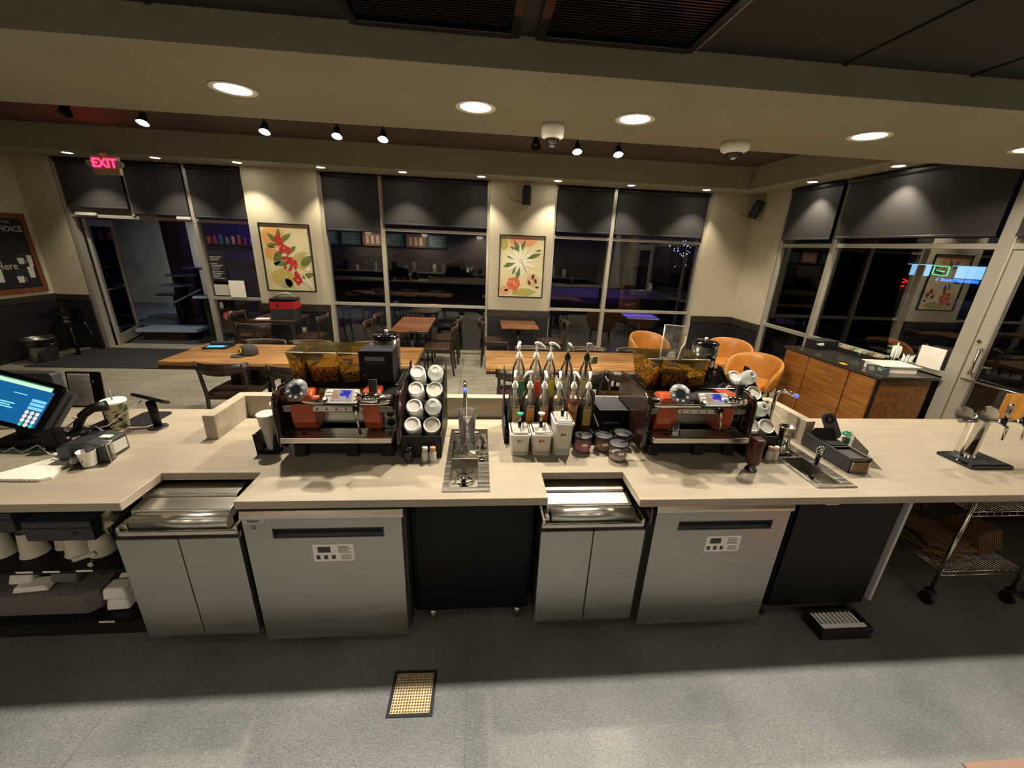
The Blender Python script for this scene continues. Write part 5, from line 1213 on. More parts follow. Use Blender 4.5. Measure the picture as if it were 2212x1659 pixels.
b = MB(); b.rbox(-2.95, -2.60, 2.40, 2.44, 1.10, 1.19, .02, 4, 'Y'); b.build('front_ledge', 'grey', t, .004)
b = MB(); b.box(-2.78, -2.66, 2.42, 2.52, CT, 1.08); b.build('stand', 'black', t)
t = thing('document_stand', 'black stand holding a printed white sheet beside the register', 'document stand', (-2.34, 2.40, CT))
b = MB(Matrix.Translation((-2.33, 2.40, 1.03)) @ Matrix.Rotation(-.12, 4, 'X')); b.rbox(-.098, .095, -.008, .0, 0, .218, .008, 3, 'Y'); bd = b.build('board', 'black', t, .002)
b = MB(Matrix.Translation((-2.33, 2.40, 1.03)) @ Matrix.Rotation(-.12, 4, 'X')); b.box(-.085, .035, -.012, -.009, .012, .205); sh = b.build('sheet', 'paper', bd)
b = MB(Matrix.Translation((-2.33, 2.40, 1.03)) @ Matrix.Rotation(-.12, 4, 'X'))
for k in range(17): b.box(-.078, .028-.012*((k*7) % 4), -.0126, -.012, .190-k*.0105, .192-k*.0105)
b.build('print_lines', 'grey', sh)
b = MB(); b.tube([(-2.27, 2.42, CT), (-2.275, 2.42, 1.10)], .018, 10); b.rbox(-2.33, -2.20, 2.33, 2.47, CT, CT+.012, .02, 4); b.build('post', 'black', t)
b = MB(); b.cyl((-2.262, 2.380, 1.20), .009, .006, 'Y', seg=12); b.build('clamp_screw', 'chrome', t)
# receipt printer with scanner
t = thing('receipt_printer', 'dark grey receipt printer block between the document stand and the paper cup', 'printer', (-2.02, 2.03, CT))
b = MB(Matrix.Translation((-2.02, 2.02, CT)) @ Matrix.Rotation(.06, 4, 'Z')); b.prism([(-.10, 0), (.11, 0), (.11, .095), (.04, .112), (-.06, .105), (-.10, .085)], 'Y', -.075, .085); b.build('case', 'dgrey', t, .006)
b = MB(); b.box(-1.975, -1.925, 2.02, 2.05, 1.014, 1.020); b.build('paper_slot', 'paper', t)
b = MB(); b.box(-1.9095, -1.905, 1.98, 2.09, .93, .99); b.build('side_panel', 'lgrey', t, .001)
t = thing('barcode_scanner', 'black curved handheld scanner resting in its cradle on the receipt printer', 'scanner', (-2.09, 2.07, 1.02))
b = MB(); b.lathe([(.042, 1.022), (.040, 1.034), (.022, 1.046)], (-2.105, 2.06, 0), 18); b.build('cradle', 'black', t)
b = MB(); b.tube([(-2.105, 2.06, 1.04), (-2.095, 2.07, 1.075), (-2.078, 2.085, 1.115), (-2.045, 2.11, 1.145), (-1.995, 2.14, 1.150)], .02, 12, rs=[.017, .020, .021, .024, .028]); b.build('handle', 'black', t)
b = MB(); b.box(-2.095, -2.075, 2.045, 2.053, 1.115, 1.122); b.build('trigger', 'lgrey', t)
# iced drink
t = thing('takeaway_cup', 'large takeaway cup with green and black leaf print, white lid and a straw', 'cup', (-2.16, 2.36, CT))
leafm = mat('leaf_print_paper', '#a5a582', .6)
def leafprint():
    m, N, L, P = newmat('leaf_print_cup'); tc = N.new('ShaderNodeTexCoord'); mp = N.new('ShaderNodeMapping'); mp.inputs['Scale'].default_value = (26, 26, 48); L.new(tc.outputs['Object'], mp.inputs[0])
    v = N.new('ShaderNodeTexVoronoi'); v.inputs['Scale'].default_value = 1.6; L.new(mp.outputs[0], v.inputs[0])
    r = N.new('ShaderNodeValToRGB'); r.color_ramp.interpolation = 'CONSTANT'; L.new(v.outputs['Color'], r.inputs[0]); e = r.color_ramp.elements
    e[0].color = (*h('#c4bd9c'), 1); e[1].position = .46; e[1].color = (*h('#6f8a4c'), 1); k = e.new(.62); k.color = (*h('#27301f'), 1); k2 = e.new(.78); k2.color = (*h('#c4bd9c'), 1)
    L.new(r.outputs[0], P.inputs['Base Color']); P.inputs['Roughness'].default_value = .5; return m
b = MB(); b.lathe([(.040, 0), (.043, .006), (.056, .165), (.058, .170)], (-2.16, 2.36, CT), 28); b.build('cup_body', leafprint(), t)
b = MB(); b.lathe([(.060, .168), (.062, .176), (.058, .184), (.052, .184), (.0004, .182)], (-2.16, 2.36, CT), 30, cap=False); b.build('lid', 'lid', t)
b = MB(); b.tube([(-2.158, 2.36, CT+.10), (-2.165, 2.362, CT+.25)], .0042, 8); b.build('straw', mat('violet_grey_straw', '#6b6478', .5), t)
t = thing('card_reader', 'black card reader tilted on a round pedestal beside the takeaway cup', 'card reader', (-1.975, 2.39, CT))
b = MB(); b.lathe([(.050, 0), (.050, .004), (.046, .008)], (-1.955, 2.37, CT), 26); b.build('base', 'dgrey', t)
b = MB(); b.tube([(-1.955, 2.37, CT+.006), (-1.962, 2.375, CT+.10), (-1.966, 2.375, CT+.17)], .024, 12, rs=[.021, .023, .024]); b.build('pedestal', 'black', t)
b = MB(Matrix.Translation((-1.955, 2.375, CT+.185)) @ Matrix.Rotation(.28, 4, 'Y') @ Matrix.Rotation(-.5, 4, 'X') @ Matrix.Rotation(.1, 4, 'Z')); b.rbox(-.088, .080, -.045, .045, -.008, .010, .012, 4); b.build('terminal', 'black', t, .004)
b = MB(); b.tube([(-1.985, 2.34, CT+.185), (-2.02, 2.26, CT+.15), (-2.06, 2.18, CT+.10), (-2.07, 2.13, CT+.108)], .0035, 6); b.build('cable', 'grey', t)
b = MB(); b.rbox(-2.20, -2.02, 2.38, 2.60, CT, CT+.006, .03, 4); tag(b.build('rubber_mat', 'blackm'), 'thin black rubber mat under the takeaway cup', 'mat')
# cables
t = thing('cable_tangle', 'tangle of black cables between the register and the printer', 'cables', (-2.25, 2.15, CT)); random.seed(21)
for k in range(9):
    y = 2.02+.035*k; p = [(-2.45+random.uniform(-.05, .1), y, CT+.006)]
    for j in range(5): p.append((p[-1][0]+.055, y+random.uniform(-.05, .05), CT+.008+random.uniform(0, .05)))
    b = MB(); b.tube(p, .0042, 6); b.build('cable', 'black' if k % 4 else 'lgrey', t)
b = MB(); b.rbox(-2.275, -2.205, 2.04, 2.10, CT, 1.04, .008, 3); tag(b.build('cable_box', 'black', None, .003), 'upright black power box in front of the cable tangle', 'power box')
# spiral bound pad
t = thing('spiral_notebook', 'open white spiral notebook with worn cover in front of the register', 'notebook', (-2.25, 1.92, CT))
b = MB(); b.prism([(-2.62, 1.80), (-2.055, 1.775), (-2.025, 1.80), (-2.085, 1.98), (-2.20, 2.045), (-2.62, 2.06)], 'Z', CT, CT+.014); b.build('pages', 'paper', t, .002)
b = MB(); b.prism([(-2.62, 1.86), (-2.28, 1.84), (-2.17, 1.99), (-2.26, 2.035), (-2.62, 2.045)], 'Z', CT+.014, CT+.016); b.build('grey_card', mat('grey_card', '#8a8373', .7), t)
b = MB(); b.box(-2.62, -2.20, 2.052, 2.062, CT+.004, CT+.018); b.build('green_edge', mat('green_board', '#2f6a4c', .5), t)
b = MB()
for k in range(26):
    x = -2.60+k*.0205; b.tube([(x, 1.806-.0008*k, CT+.002), (x+.002, 1.790-.0008*k, CT+.012), (x+.004, 1.806-.0008*k, CT+.020)], .0022, 5)
b.build('spiral', 'white', t)
t = thing('clear_cup_stand', 'clear acrylic riser around the small paper cup', 'acrylic stand', (-1.96, 1.95, CT))
Ta = Matrix.Translation((-1.955, 1.93, CT)) @ Matrix.Rotation(.25, 4, 'Z')
b = MB(Ta); b.box(-.075, .075, -.045, .055, .0, .003); b.box(-.075, .075, .052, .055, .003, .10); b.box(-.075, -.072, -.0, .052, .003, .10); b.box(.072, .075, -.0, .052, .003, .10); b.build('panels', 'acrylic', t)
b = MB(Ta); b.tube([(-.075, .055, .10), (.075, .055, .10), (.075, 0, .10), (.075, 0, 0)], .0015, 4); b.build('edges', 'white', t)
t = thing('paper_cup', 'small white paper cup with a round grey emblem beside the printer', 'cup', (-1.96, 1.925, CT+.003))
b = MB(); b.lathe([(.027, 0), (.0275, .003), (.036, .076), (.038, .078), (.038, .080), (.035, .079), (.0265, .006), (.0004, .005)], (-1.962, 1.925, CT+.003), 26, cap=False); b.build('cup_body', 'white', t)
b = MB(); 
for k in range(14):
    a0 = -2.05+.042*k
pts = []
for rr, nm in ((.016, 0),):
    n = 16; cc = []
    for k in range(n):
        an = 2*PI*k/n; dx, dz = rr*math.cos(an), rr*math.sin(an); zz = .040+dz; R_ = .0282+(.0085*zz/.076)+.0004; th = -PI/2-.35+dx/R_
        cc.append((-1.962+R_*math.cos(th), 1.925+R_*math.sin(th), CT+.003+zz))
    b.quad(*cc)
b.build('emblem', mat('grey_emblem', '#8a8474', .5), t)
b = MB(); b.ball((-2.035, 1.93, CT+.025), .022, 7, 1.1, .8, 1.2); b.ball((-2.02, 1.95, CT+.035), .015, 6); tag(b.build('crumpled_wrap', 'clearlid'), 'crumpled clear film between the notebook and the small cup', 'film')

# ================================================================ DINING ROOM
def long_table(x0, x1, lab, ya=4.24, yb=5.06):
    t = thing('communal_table', lab, 'table', ((x0+x1)/2, 4.65, 0), 'long communal tables')
    b = MB(); b.box(x0, x1, ya, yb, .725, .765); b.build('tabletop', 'oak', t, .004)
    b = MB(); b.box(x0+.002, x1-.002, ya+.002, yb-.002, .69, .725); b.build('under_frame', 'darkwood', t, .003)
    for x in (x0+.62, x1-.62):
        for y in (ya+.22, yb-.22):
            b = MB(); b.box(x-.035, x+.035, y-.035, y+.035, 0, .69); b.build('leg', 'darkwood', t, .003)
    b = MB(); b.box(x0+.62, x1-.62, 4.60, 4.64, .14, .18); b.build('stretcher', 'darkwood', t)
    return t
long_table(-3.34, -.70, 'long oak communal table on the left, with a cap and a tray on it')
long_table(.085, 2.75, 'long oak communal table on the right, behind the syrup bottles', 4.20, 4.98)
def small_table(x0, x1, y0, y1, lab, m='walnut', zt=.74, ped=True):
    t = thing('small_table', lab, 'table', ((x0+x1)/2, (y0+y1)/2, 0), 'small wooden tables by the windows')
    b = MB(); b.box(x0, x1, y0, y1, zt-.028, zt); b.build('tabletop', m, t, .003)
    cx_, cy_ = (x0+x1)/2, (y0+y1)/2
    if ped:
        for yy in ((cy_,) if y1-y0 < .9 else (y0+.3, y1-.3)):
            b = MB(); b.cyl((cx_, yy, .02), .035, zt-.05, seg=14); b.box(cx_-.26, cx_+.26, yy-.03, yy+.03, 0, .025); b.box(cx_-.03, cx_+.03, yy-.26, yy+.26, 0, .025); b.box(cx_-.2, cx_+.2, yy-.02, yy+.02, zt-.045, zt-.028); b.build('pedestal', 'blackm', t)
    else:
        for x in (x0+.04, x1-.04):
            for y in (y0+.04, y1-.04):
                b = MB(); b.box(x-.022, x+.022, y-.022, y+.022, 0, zt-.06); b.build('leg', 'dgrey', t)
        b = MB(); b.box(x0+.02, x1-.02, y0+.02, y1-.02, zt-.07, zt-.028); b.build('apron', 'dgrey', t)
    return t
small_table(-1.38, -.79, 6.16, 7.42, 'oblong walnut table in front of the centre window, seen beside the canister')
small_table(.39, 1.03, 6.64, 7.34, 'small square walnut table against the white flower pillar')
small_table(-3.74, -3.03, 6.72, 7.40, 'small dark table under the red flower picture carrying the red and black box', 'seatwood', ped=False)

# dining chair: local origin at the floor, facing +y (back at -y)
def make_chair(lab):
    t = thing('dining_chair', lab, 'chair', (0, 0, 0), None)
    b = MB(); n = 8
    pts = [(-.22, .20), (-.235, -.05), (-.215, -.20), (-.14, -.235), (.14, -.235), (.215, -.20), (.235, -.05), (.22, .20), (.10, .225), (-.10, .225)]
    b.prism(pts, 'Z', .435, .46); b.build('seat', 'seatwood', t, .006)
    for sx in (-1, 1):
        b = MB(); b.tube([(sx*.205, .20, 0), (sx*.205, .195, .43)], .018, 8, rs=[.014, .019]); b.build('leg', 'darkwood', t)
        b = MB(); b.tube([(sx*.215, -.27, 0), (sx*.215, -.22, .42), (sx*.225, -.25, .70), (sx*.225, -.275, .80)], .018, 8, rs=[.014, .020, .017, .014]); b.build('leg', 'darkwood', t)
        b = MB(); b.box(sx*.205-.011, sx*.205+.011, -.22, .20, .385, .43); b.build('side_rail', 'darkwood', t)
    b = MB(); b.box(-.205, .205, .185, .207, .385, .435); b.box(-.205, .205, -.23, -.208, .385, .435); b.build('seat_rail', 'darkwood', t)
    b = MB(); n = 10; v0 = []
    for k in range(n+1):
        a = -1+2*k/n; x = a*.262; y = -.265-.055*(1-a*a)+.03*abs(a)**3; hh = .125*(1-.30*a*a)
        v0.append((x, y, hh))
    vs = []; fs = []
    for (x, y, hh) in v0: vs += [(x, y-.009, .80-hh), (x, y+.009, .80-hh), (x, y+.009, .802), (x, y-.009, .802)]
    for k in range(n):
        for j in range(4): fs.append((4*k+j, 4*k+(j+1) % 4, 4*(k+1)+(j+1) % 4, 4*(k+1)+j))
    fs += [(3, 2, 1, 0), (4*n, 4*n+1, 4*n+2, 4*n+3)]
    b._add(vs, fs, True); bk = b.build('backrest', 'darkwood', t)
    b = MB(); vs = []
    for (x, y, hh) in v0: vs += [(x, y-.008, .803), (x, y+.008, .803), (x, y+.008, .808), (x, y-.008, .808)]
    b._add(vs, fs, True); b.build('top_edge', 'rail', bk)
    return t
ch0 = make_chair('dark wooden dining chair at the near side of the left communal table, nearest the entrance')
G1, G2, G3 = 'chairs around the left communal table', 'chairs around the right communal table', 'chairs at the small window tables'
ch0.location = (-2.64, 4.37, 0); ch0['group'] = G1
def chair(x, y, rz, lab, g): return dup(ch0, (x, y, 0), rz, lab, g)
chair(-1.90, 4.30, 0, 'dark wooden chair near the left communal table, half hidden by the left espresso machine', G1)
chair(-1.15, 4.32, 0, 'dark wooden chair near the left communal table, directly behind the powder box', G1)
for x, l in ((-2.68, 'behind the cap'), (-2.12, 'at its centre'), (-1.32, 'by the tall canister')):
    chair(x, 4.86, PI, 'dark wooden chair at the window side of the left communal table, '+l, G1)
chair(1.13, 4.29, 0, 'dark wooden chair near the right communal table, right of the rightmost black pump', G2)
chair(1.68, 4.29, 0, 'dark wooden chair near the right communal table, beside the right espresso machine', G2)
chair(.45, 4.29, 0, 'dark wooden chair at the near side of the right communal table, behind the syrup bottles', G2)
for x, l in ((.74, 'behind the white pumps'), (1.44, 'behind the black pumps'), (2.10, 'beside the leftmost tan armchair')):
    chair(x, 4.80, PI, 'dark wooden chair at window side of the right communal table, '+l, G2)
chair(-1.52, 6.52, -PI/2, 'dark wooden chair left of the oblong walnut table, front one', G3)
chair(-1.52, 7.15, -PI/2, 'dark wooden chair left of the oblong walnut table, back one by the glass', G3)
chair(-.66, 6.42, PI/2, 'dark wooden chair right of the oblong walnut table, front one', G3)
chair(-.62, 7.12, PI/2, 'dark wooden chair right of the oblong walnut table, back one by the glass', G3)
chair(.32, 6.98, -PI/2, 'dark wooden chair left of the small square walnut table', G3)
chair(1.28, 6.98, PI/2, 'dark wooden chair right of the small square walnut table', G3)
chair(-3.82, 7.05, -PI/2, 'dark chair left of the small table with the red and black box', G3)
chair(-2.92, 7.02, PI/2, 'dark chair right of the small table with the red and black box', G3)
chair(-3.38, 6.42, 0, 'dark chair before the small table with the red and black box', G3)

# tan leather tub chairs
def tub_chair(x, y, rz, lab):
    t = thing('tub_chair', lab, 'armchair', (0, 0, 0), 'tan leather tub chairs in the corner')
    n = 20; vs = []; fs = []
    rows = []
    def hgt(a): # a from -1 (left arm front) .. 1 (right arm front)
        return .50+.27*max(0, math.cos(a*PI/2))**.55
    for layer in range(6):
        row = []
        for k in range(n+1):
            a = -1+2*k/n; th = -PI/2+a*2.15
            H_ = hgt(a); z0 = .26
            r_out, r_in = .37, .29
            f = {0: (r_out*.74, z0), 1: (r_out*.93, z0+.16), 2: (r_out, H_-.03), 3: ((r_out+r_in)/2+.005, H_), 4: (r_in, H_-.04), 5: (r_in*.86, z0+.12)}[layer]
            row.append((f[0]*math.cos(th), f[0]*math.sin(th)*.92, f[1]))
        rows.append(row)
    b = MB(); vs = [p for r_ in rows for p in r_]
    m = n+1
    for i in range(5):
        for k in range(n): fs.append((i*m+k, i*m+k+1, (i+1)*m+k+1, (i+1)*m+k))
    fs += [tuple(i*m for i in range(5, -1, -1)), tuple(i*m+n for i in range(6))]
    fs += [(5*m+k, 5*m+k+1, k+1, k) for k in range(n)]
    b._add(vs, fs, True); sh = b.build('back_shell', 'tan', t)
    s_ = sh.modifiers.new('s', 'SUBSURF'); s_.levels = 1; s_.render_levels = 2
    b = MB(); pts = [(.262*math.cos(-PI/2+a), .262*math.sin(-PI/2+a)*.95) for a in [-1.9+3.8*k/14 for k in range(15)]]+[(-.25, .27), (.25, .27)][::-1]
    b.prism(pts, 'Z', .33, .44); o = b.build('seat_cushion', 'tan', t, .03, 4)
    for p in o.data.polygons: p.use_smooth = False
    for (sx, sy) in ((-.2, -.18), (.2, -.18), (-.2, .2), (.2, .2)):
        b = MB(); b.tube([(sx*1.1, sy*1.1, 0), (sx, sy, .30)], .014, 8); b.build('leg', 'blackm', t)
    b = MB(); b.box(-.2, .2, -.18, .2, .26, .33); b.build('base_frame', 'blackm', t)
    t.location = (x, y, 0); t.rotation_euler = (0, 0, rz)
    return t
TC = [(2.86, 6.28, PI+.25, 'tan leather tub chair on the left, directly below the centre of the third window'), (4.02, 5.92, PI+.0-.55, 'tan leather tub chair in the middle, in front of the corner wainscot'), (3.80, 4.98, PI-1.0, 'tan leather tub chair nearest the condiment cabinet')]
for (x, y, rz, lab) in TC: tub_chair(x, y, rz, lab)

# condiment cabinet
t = thing('condiment_cabinet', 'wood-panelled condiment cabinet with dark stone top against the right windows', 'cabinet', (4.58, 4.35, 0))
P_ = [(4.93, 3.70), (4.93, 5.35), (4.20, 5.35), (4.03, 3.92), (4.24, 3.70)]
b = MB(); b.box(4.235, 4.93, 3.645, 5.06, .868, .90); b.build('stone_top', 'stone', t, .003)
b = MB(); b.box(4.275, 4.91, 3.70, 5.03, .09, .866); b.build('carcass', 'blackm', t)
b = MB(); b.box(4.32, 4.89, 3.75, 5.0, 0, .09); b.build('plinth', 'blackm', t)
def vpanel(p, q, z0, z1, off, nm='panel'):
    p = Vector((*p, 0)); q = Vector((*q, 0)); d = (q-p).normalized(); nn = Vector((-d.y, d.x, 0))*off
    b = MB(); v = [p, q, q+nn, p+nn]; b.prism([(w.x, w.y) for w in v], 'Z', z0, z1); return b.build(nm, 'ply', t, .002)
f0, f1 = Vector((4.273, 5.03)), Vector((4.273, 3.70))
cuts = [0.0, .31, .755, 1.0]
for k in range(3):
    a = f0.lerp(f1, cuts[k]+.008); c = f0.lerp(f1, cuts[k+1]-.008); vpanel(a, c, .10, .855, -.022, 'door')
vpanel((4.30, 3.698), (4.88, 3.698), .10, .855, -.022, 'end_panel')
def on_cab(name, lab, cat, fn, m, bevel=0, group=None):
    b = MB(); fn(b); return tag(b.build(name, m, None, bevel), lab, cat, group)
t = thing('napkin_box', 'black napkin box with a napkin sticking out, far end of the condiment cabinet', 'napkin box', (4.66, 4.93, .90))
Tn = Matrix.Translation((4.66, 4.93, .90)) @ Matrix.Rotation(.1, 4, 'Z')
b = MB(Tn); b.box(-.16, .16, -.10, .10, 0, .115); b.build('box', 'blackm', t, .003); b = MB(Tn); b.box(-.162, .162, -.102, .102, .115, .12); b.build('lid', 'dgrey', t, .002)
b = MB(Tn); b.prism([(-.20, .085), (-.10, .095), (-.10, .07), (-.16, .065)], 'Y', -.125, -.101); b.build('napkin', 'paper', t)
t = thing('packet_tray', 'long black tray of sugar and sweetener packets on the condiment cabinet', 'tray', (4.83, 4.50, .90))
Tn = Matrix.Translation((4.83, 4.50, .90)) @ Matrix.Rotation(.03, 4, 'Z')
b = MB(Tn); b.box(-.07, .07, -.28, .28, 0, .006); b.box(-.07, -.062, -.28, .28, .006, .06); b.box(.062, .07, -.28, .28, .006, .06)
for y in (-.28, -.10, .08, .272): b.box(-.062, .062, y, y+.008, .006, .06)
b.build('tray', 'blackm', t)
random.seed(9)
for k in range(26):
    x = -.035+.07*(k % 2)+random.uniform(-.008, .008); y = -.255+k*.0205
    c = ('#c2b79c', '#8a6a50', '#9aa690', '#c9c2a8', '#6f8a60', '#b59a88')[(k//4) % 6]
    b = MB(Tn @ Matrix.Translation((x, y, .058)) @ Euler((random.uniform(-.3, .3), random.uniform(-.5, .5), random.uniform(-.4, .4))).to_matrix().to_4x4()); b.box(-.026, .026, -.004, .004, -.03, .028)
    tag(b.build('sugar_packet', mat('packet_%d' % ((k//4) % 6), c, .7), None, .001), ['far cream', 'brown', 'pale green', 'off-white', 'green', 'pinkish', 'near cream'][k//4]+' packet, '+['farthest', 'second farthest', 'third farthest', 'nearest'][k % 4]+' of its colour in the black tray', 'sugar packet', 'packets in the black tray')
for (x, y, r, hh, n, lab, zz) in ((4.87, 4.13, .045, .10, 34, 'taller steel holder packed with white paper straws on the condiment cabinet', .22), (4.87, 3.99, .045, .085, 30, 'shorter steel holder packed with white paper straws, nearer the door', .15)):
    t = thing('straw_holder', lab, 'straw holder', (x, y, .90), 'straw holders on the condiment cabinet')
    b = MB(); b.lathe([(r, 0), (r, hh), (r*1.03, hh+.003), (r*.95, hh), (r*.93, .006)], (x, y, .90), 20); b.build('holder', 'steelh', t)
    b = MB()
    for k in range(n):
        a = random.uniform(0, 6.28); q = r*.85*math.sqrt(random.random()); L_ = zz+random.uniform(-.03, .02); b.tube([(x+q*math.cos(a), y+q*math.sin(a), .91), (x+q*math.cos(a)*1.35, y+q*math.sin(a)*1.35, .90+L_)], .0045, 5)
    if zz > .2: b.tube([(x, y, .95), (x-.01, y, .90+zz+.05)], .008, 6)
    o = b.build('straws', mat('white_straw', '#dcdcd4', .6), t); o['kind'] = 'stuff'
t = thing('plastic_bin', 'white rectangular plastic bin on the near part of the condiment cabinet', 'bin', (4.58, 3.92, .90))
Tn = Matrix.Translation((4.59, 3.90, .90)) @ Matrix.Rotation(-.10, 4, 'Z')
b = MB(Tn); w_, d_ = .20, .13
b.box(-w_*.86, w_*.86, -d_*.86, d_*.86, 0, .004)
for (x0, x1, y0, y1) in ((-w_, w_, -d_, -d_+.006), (-w_, w_, d_-.006, d_), (-w_, -w_+.006, -d_, d_), (w_-.006, w_, -d_, d_)): b.box(x0*.93, x1*.93, y0*.93, y1*.93, .004, .085)
b.box(-w_-.012, w_+.012, -d_-.012, -d_+.004, .078, .086); b.box(-w_-.012, w_+.012, d_-.004, d_+.012, .078, .086); b.box(-w_-.012, -w_+.004, -d_, d_, .078, .086); b.box(w_-.004, w_+.012, -d_, d_, .078, .086)
b.build('bin_walls', 'white', t, .003)
t = thing('tent_sign', 'small dark green tent card with a white emblem leaning on the white bin', 'card', (4.24, 3.92, .90))
Tn = Matrix.Translation((4.34, 3.80, .902)) @ Matrix.Rotation(-.55, 4, 'Z') @ Matrix.Rotation(-.45, 4, 'X')
b = MB(Tn); b.box(-.10, .10, -.002, .002, 0, .085); b.build('card', mat('dark_green_card', '#122420', .5), t)
b = MB(Tn)
for k in range(3): b.box(.0, .075-.02*k, -.003, -.002, .058-k*.014, .063-k*.014)
n = 14
for rr in (.024, .014):
    for k in range(n):
        a, c = 2*PI*k/n, 2*PI*(k+1)/n
        b.quad(*[(-.05+q*math.cos(w), -.0026, .045+q*math.sin(w)) for q, w in ((rr, a), (rr, c), (rr-.003, c), (rr-.003, a))])
b.build('white_print', 'lgrey', t)
on_cab('paper_notice', 'blank white sheet standing on the window rail behind the straw holders', 'notice', lambda b: b.box(4.965, 4.972, 3.72, 3.97, .96, 1.19), 'paper')
on_cab('reflection_patch', 'small glowing yellow-orange card at the edge of the condiment cabinet top', 'card', lambda b: b.box(4.26, 4.30, 4.12, 4.20, .9005, .903), emis('yellow_reflection', '#d88a20', .8))  # glowing patch stands in for a yellow reflection on the stone
# sealed side unit at the right end beside the door
on_cab('side_cabinet', 'honey-coloured wooden cabinet corner at the right edge of the picture', 'cabinet', lambda b: b.box(4.55, 4.94, 2.58, 2.86, 0, 1.02), wood('honey_wood', '#8a5a1c', '#b07a2e', .4, 'Z', 3), .003)

# things on the left communal table
t = thing('baseball_cap', 'dark grey cap with a round yellow patch on the left communal table', 'cap', (-2.62, 4.52, .765))
capm = mat('dark_grey_cloth', '#2c2a28', .85, bump=.3, bscale=300)
Tc = Matrix.Translation((-2.60, 4.58, .768)) @ Matrix.Rotation(-.65, 4, 'Z')
b = MB(Tc); b.lathe([(.095, 0), (.098, .02), (.092, .06), (.070, .095), (.035, .115), (.0004, .12)], (0, 0, 0), 22); b.build('crown', capm, t)
b = MB(Tc); pts = [(.085*math.cos(a), .085*math.sin(a)) for a in [PI+.35+k*(PI-.7)/8 for k in range(9)]]+[(.075*math.cos(a)*1.05, -.10+.085*math.sin(a)) for a in [2*PI-.2-k*(PI-.4)/8 for k in range(9)]]
b.prism(pts, 'Z', .001, .008); b.build('brim', capm, t)
b = MB(Tc @ Matrix.Translation((0, -.090, .052)) @ Matrix.Rotation(PI/2-.28, 4, 'X')); b.cyl((0, 0, -.002), .032, .006, seg=22); pt_ = b.build('patch', mat('yellow_patch', '#d8a818', .6), t)
b = MB(Tc @ Matrix.Translation((0, -.0955, .053)) @ Matrix.Rotation(PI/2-.28, 4, 'X')); b.box(-.018, .018, -.003, .004, 0, .003); b.box(-.012, .012, .008, .012, 0, .003); b.build('patch_marks', 'blackm', pt_)
t = thing('tablet_case', 'black open case with a lit blue tablet on the left communal table', 'tablet', (-3.12, 4.85, .765))
b = MB(Matrix.Translation((-3.10, 4.84, .766)) @ Matrix.Rotation(.1, 4, 'Z')); b.rbox(-.13, .13, -.07, .05, 0, .022, .015, 3); b.rbox(-.10, .15, .05, .14, 0, .05, .015, 3); b.build('case', 'blackm', t, .003)
b = MB(Matrix.Translation((-3.10, 4.84, .766)) @ Matrix.Rotation(.1, 4, 'Z')); b.box(-.085, .09, -.06, .03, .022, .024); b.build('screen', emis('tablet_screen', '#2f7fa8', .9), t)
# red and black case on the small dark table
t = thing('equipment_box', 'red and black equipment box with a carry handle on the small dark table', 'box', (-3.26, 7.0, .74))
T2 = Matrix.Translation((-3.26, 7.02, .742)) @ Matrix.Rotation(.12, 4, 'Z')
b = MB(T2); b.rbox(-.20, .20, -.14, .14, 0, .165, .03, 4); b.build('lower_body', 'dgrey', t, .006)
b = MB(T2); b.rbox(-.205, .215, -.145, .15, .165, .285, .035, 4); b.build('red_band', mat('red_plastic', '#a81a20', .4), t, .006)
b = MB(T2); b.rbox(-.20, .21, -.14, .145, .285, .335, .04, 4); b.build('lid', 'black', t, .01, 3)
b = MB(T2); b.cyl((-.07, -.150, .22), .022, .006, 'Y', seg=16); b.build('round_logo', 'blackm', t)
b = MB(T2); b.tube([(-.14, 0, .33), (-.06, -.02, .40), (.06, -.01, .41), (.16, .02, .34)], .016, 8, rs=[.012, .02, .02, .012]); b.build('handle', mat('pale_grey_handle', '#8f9088', .5), t)
b = MB(Matrix.Translation((-3.56, 6.86, .742)) @ Matrix.Rotation(.2, 4, 'Z')); b.box(-.12, .10, -.05, .05, 0, .012, (.02, .0, .01, .01)); tag(b.build('paper_napkin', 'paper'), 'crumpled white paper beside the red and black box', 'paper')

# entrance mat, bucket, high chair
b = MB(); b.rbox(-6.95, -4.15, 6.36, 7.56, 0, .010, .02, 3); tag(b.build('entrance_mat', 'mesh'), 'large charcoal mat inside the open entrance', 'mat')
t = thing('steel_bucket', 'ribbed galvanised steel bucket on the floor by the left wall', 'bucket', (-6.98, 6.72, 0))
b = MB(); b.lathe([(.15, 0), (.155, .02), (.158, .025), (.185, .33), (.190, .35), (.20, .36), (.202, .37), (.193, .37), (.150, .02)], (-6.98, 6.74, 0), 30); b.build('pail', mat('galvanised_steel', '#9a9c96', .28, metal=1, var=.2, scale=14, rvar=.1), t)
for s_ in (-1, 1):
    b = MB(); b.tube([(-6.98+s_*.185, 6.70, .30), (-6.98+s_*.215, 6.70, .28), (-6.98+s_*.215, 6.78, .28), (-6.98+s_*.185, 6.78, .30)], .006, 6); b.build('ear_handle', 'steel', t)
t = thing('high_chair', 'black plastic high chair against the wainscot beside the entrance', 'high chair', (-6.98, 7.28, 0))
b = MB(); b.rbox(-7.12, -6.84, 7.12, 7.42, .50, .54, .05, 4); b.build('seat', 'blackg', t, .01)
b = MB()
n = 12; pts = [(.20*math.cos(PI*k/n), .20*math.sin(PI*k/n)) for k in range(n+1)]+[(.165*math.cos(PI*(n-k)/n), .165*math.sin(PI*(n-k)/n)) for k in range(n+1)]
b.prism([(-6.98+p[0], 7.28+p[1]) for p in pts], 'Z', .54, .76); b.build('back_shell', 'blackg', t, .01)
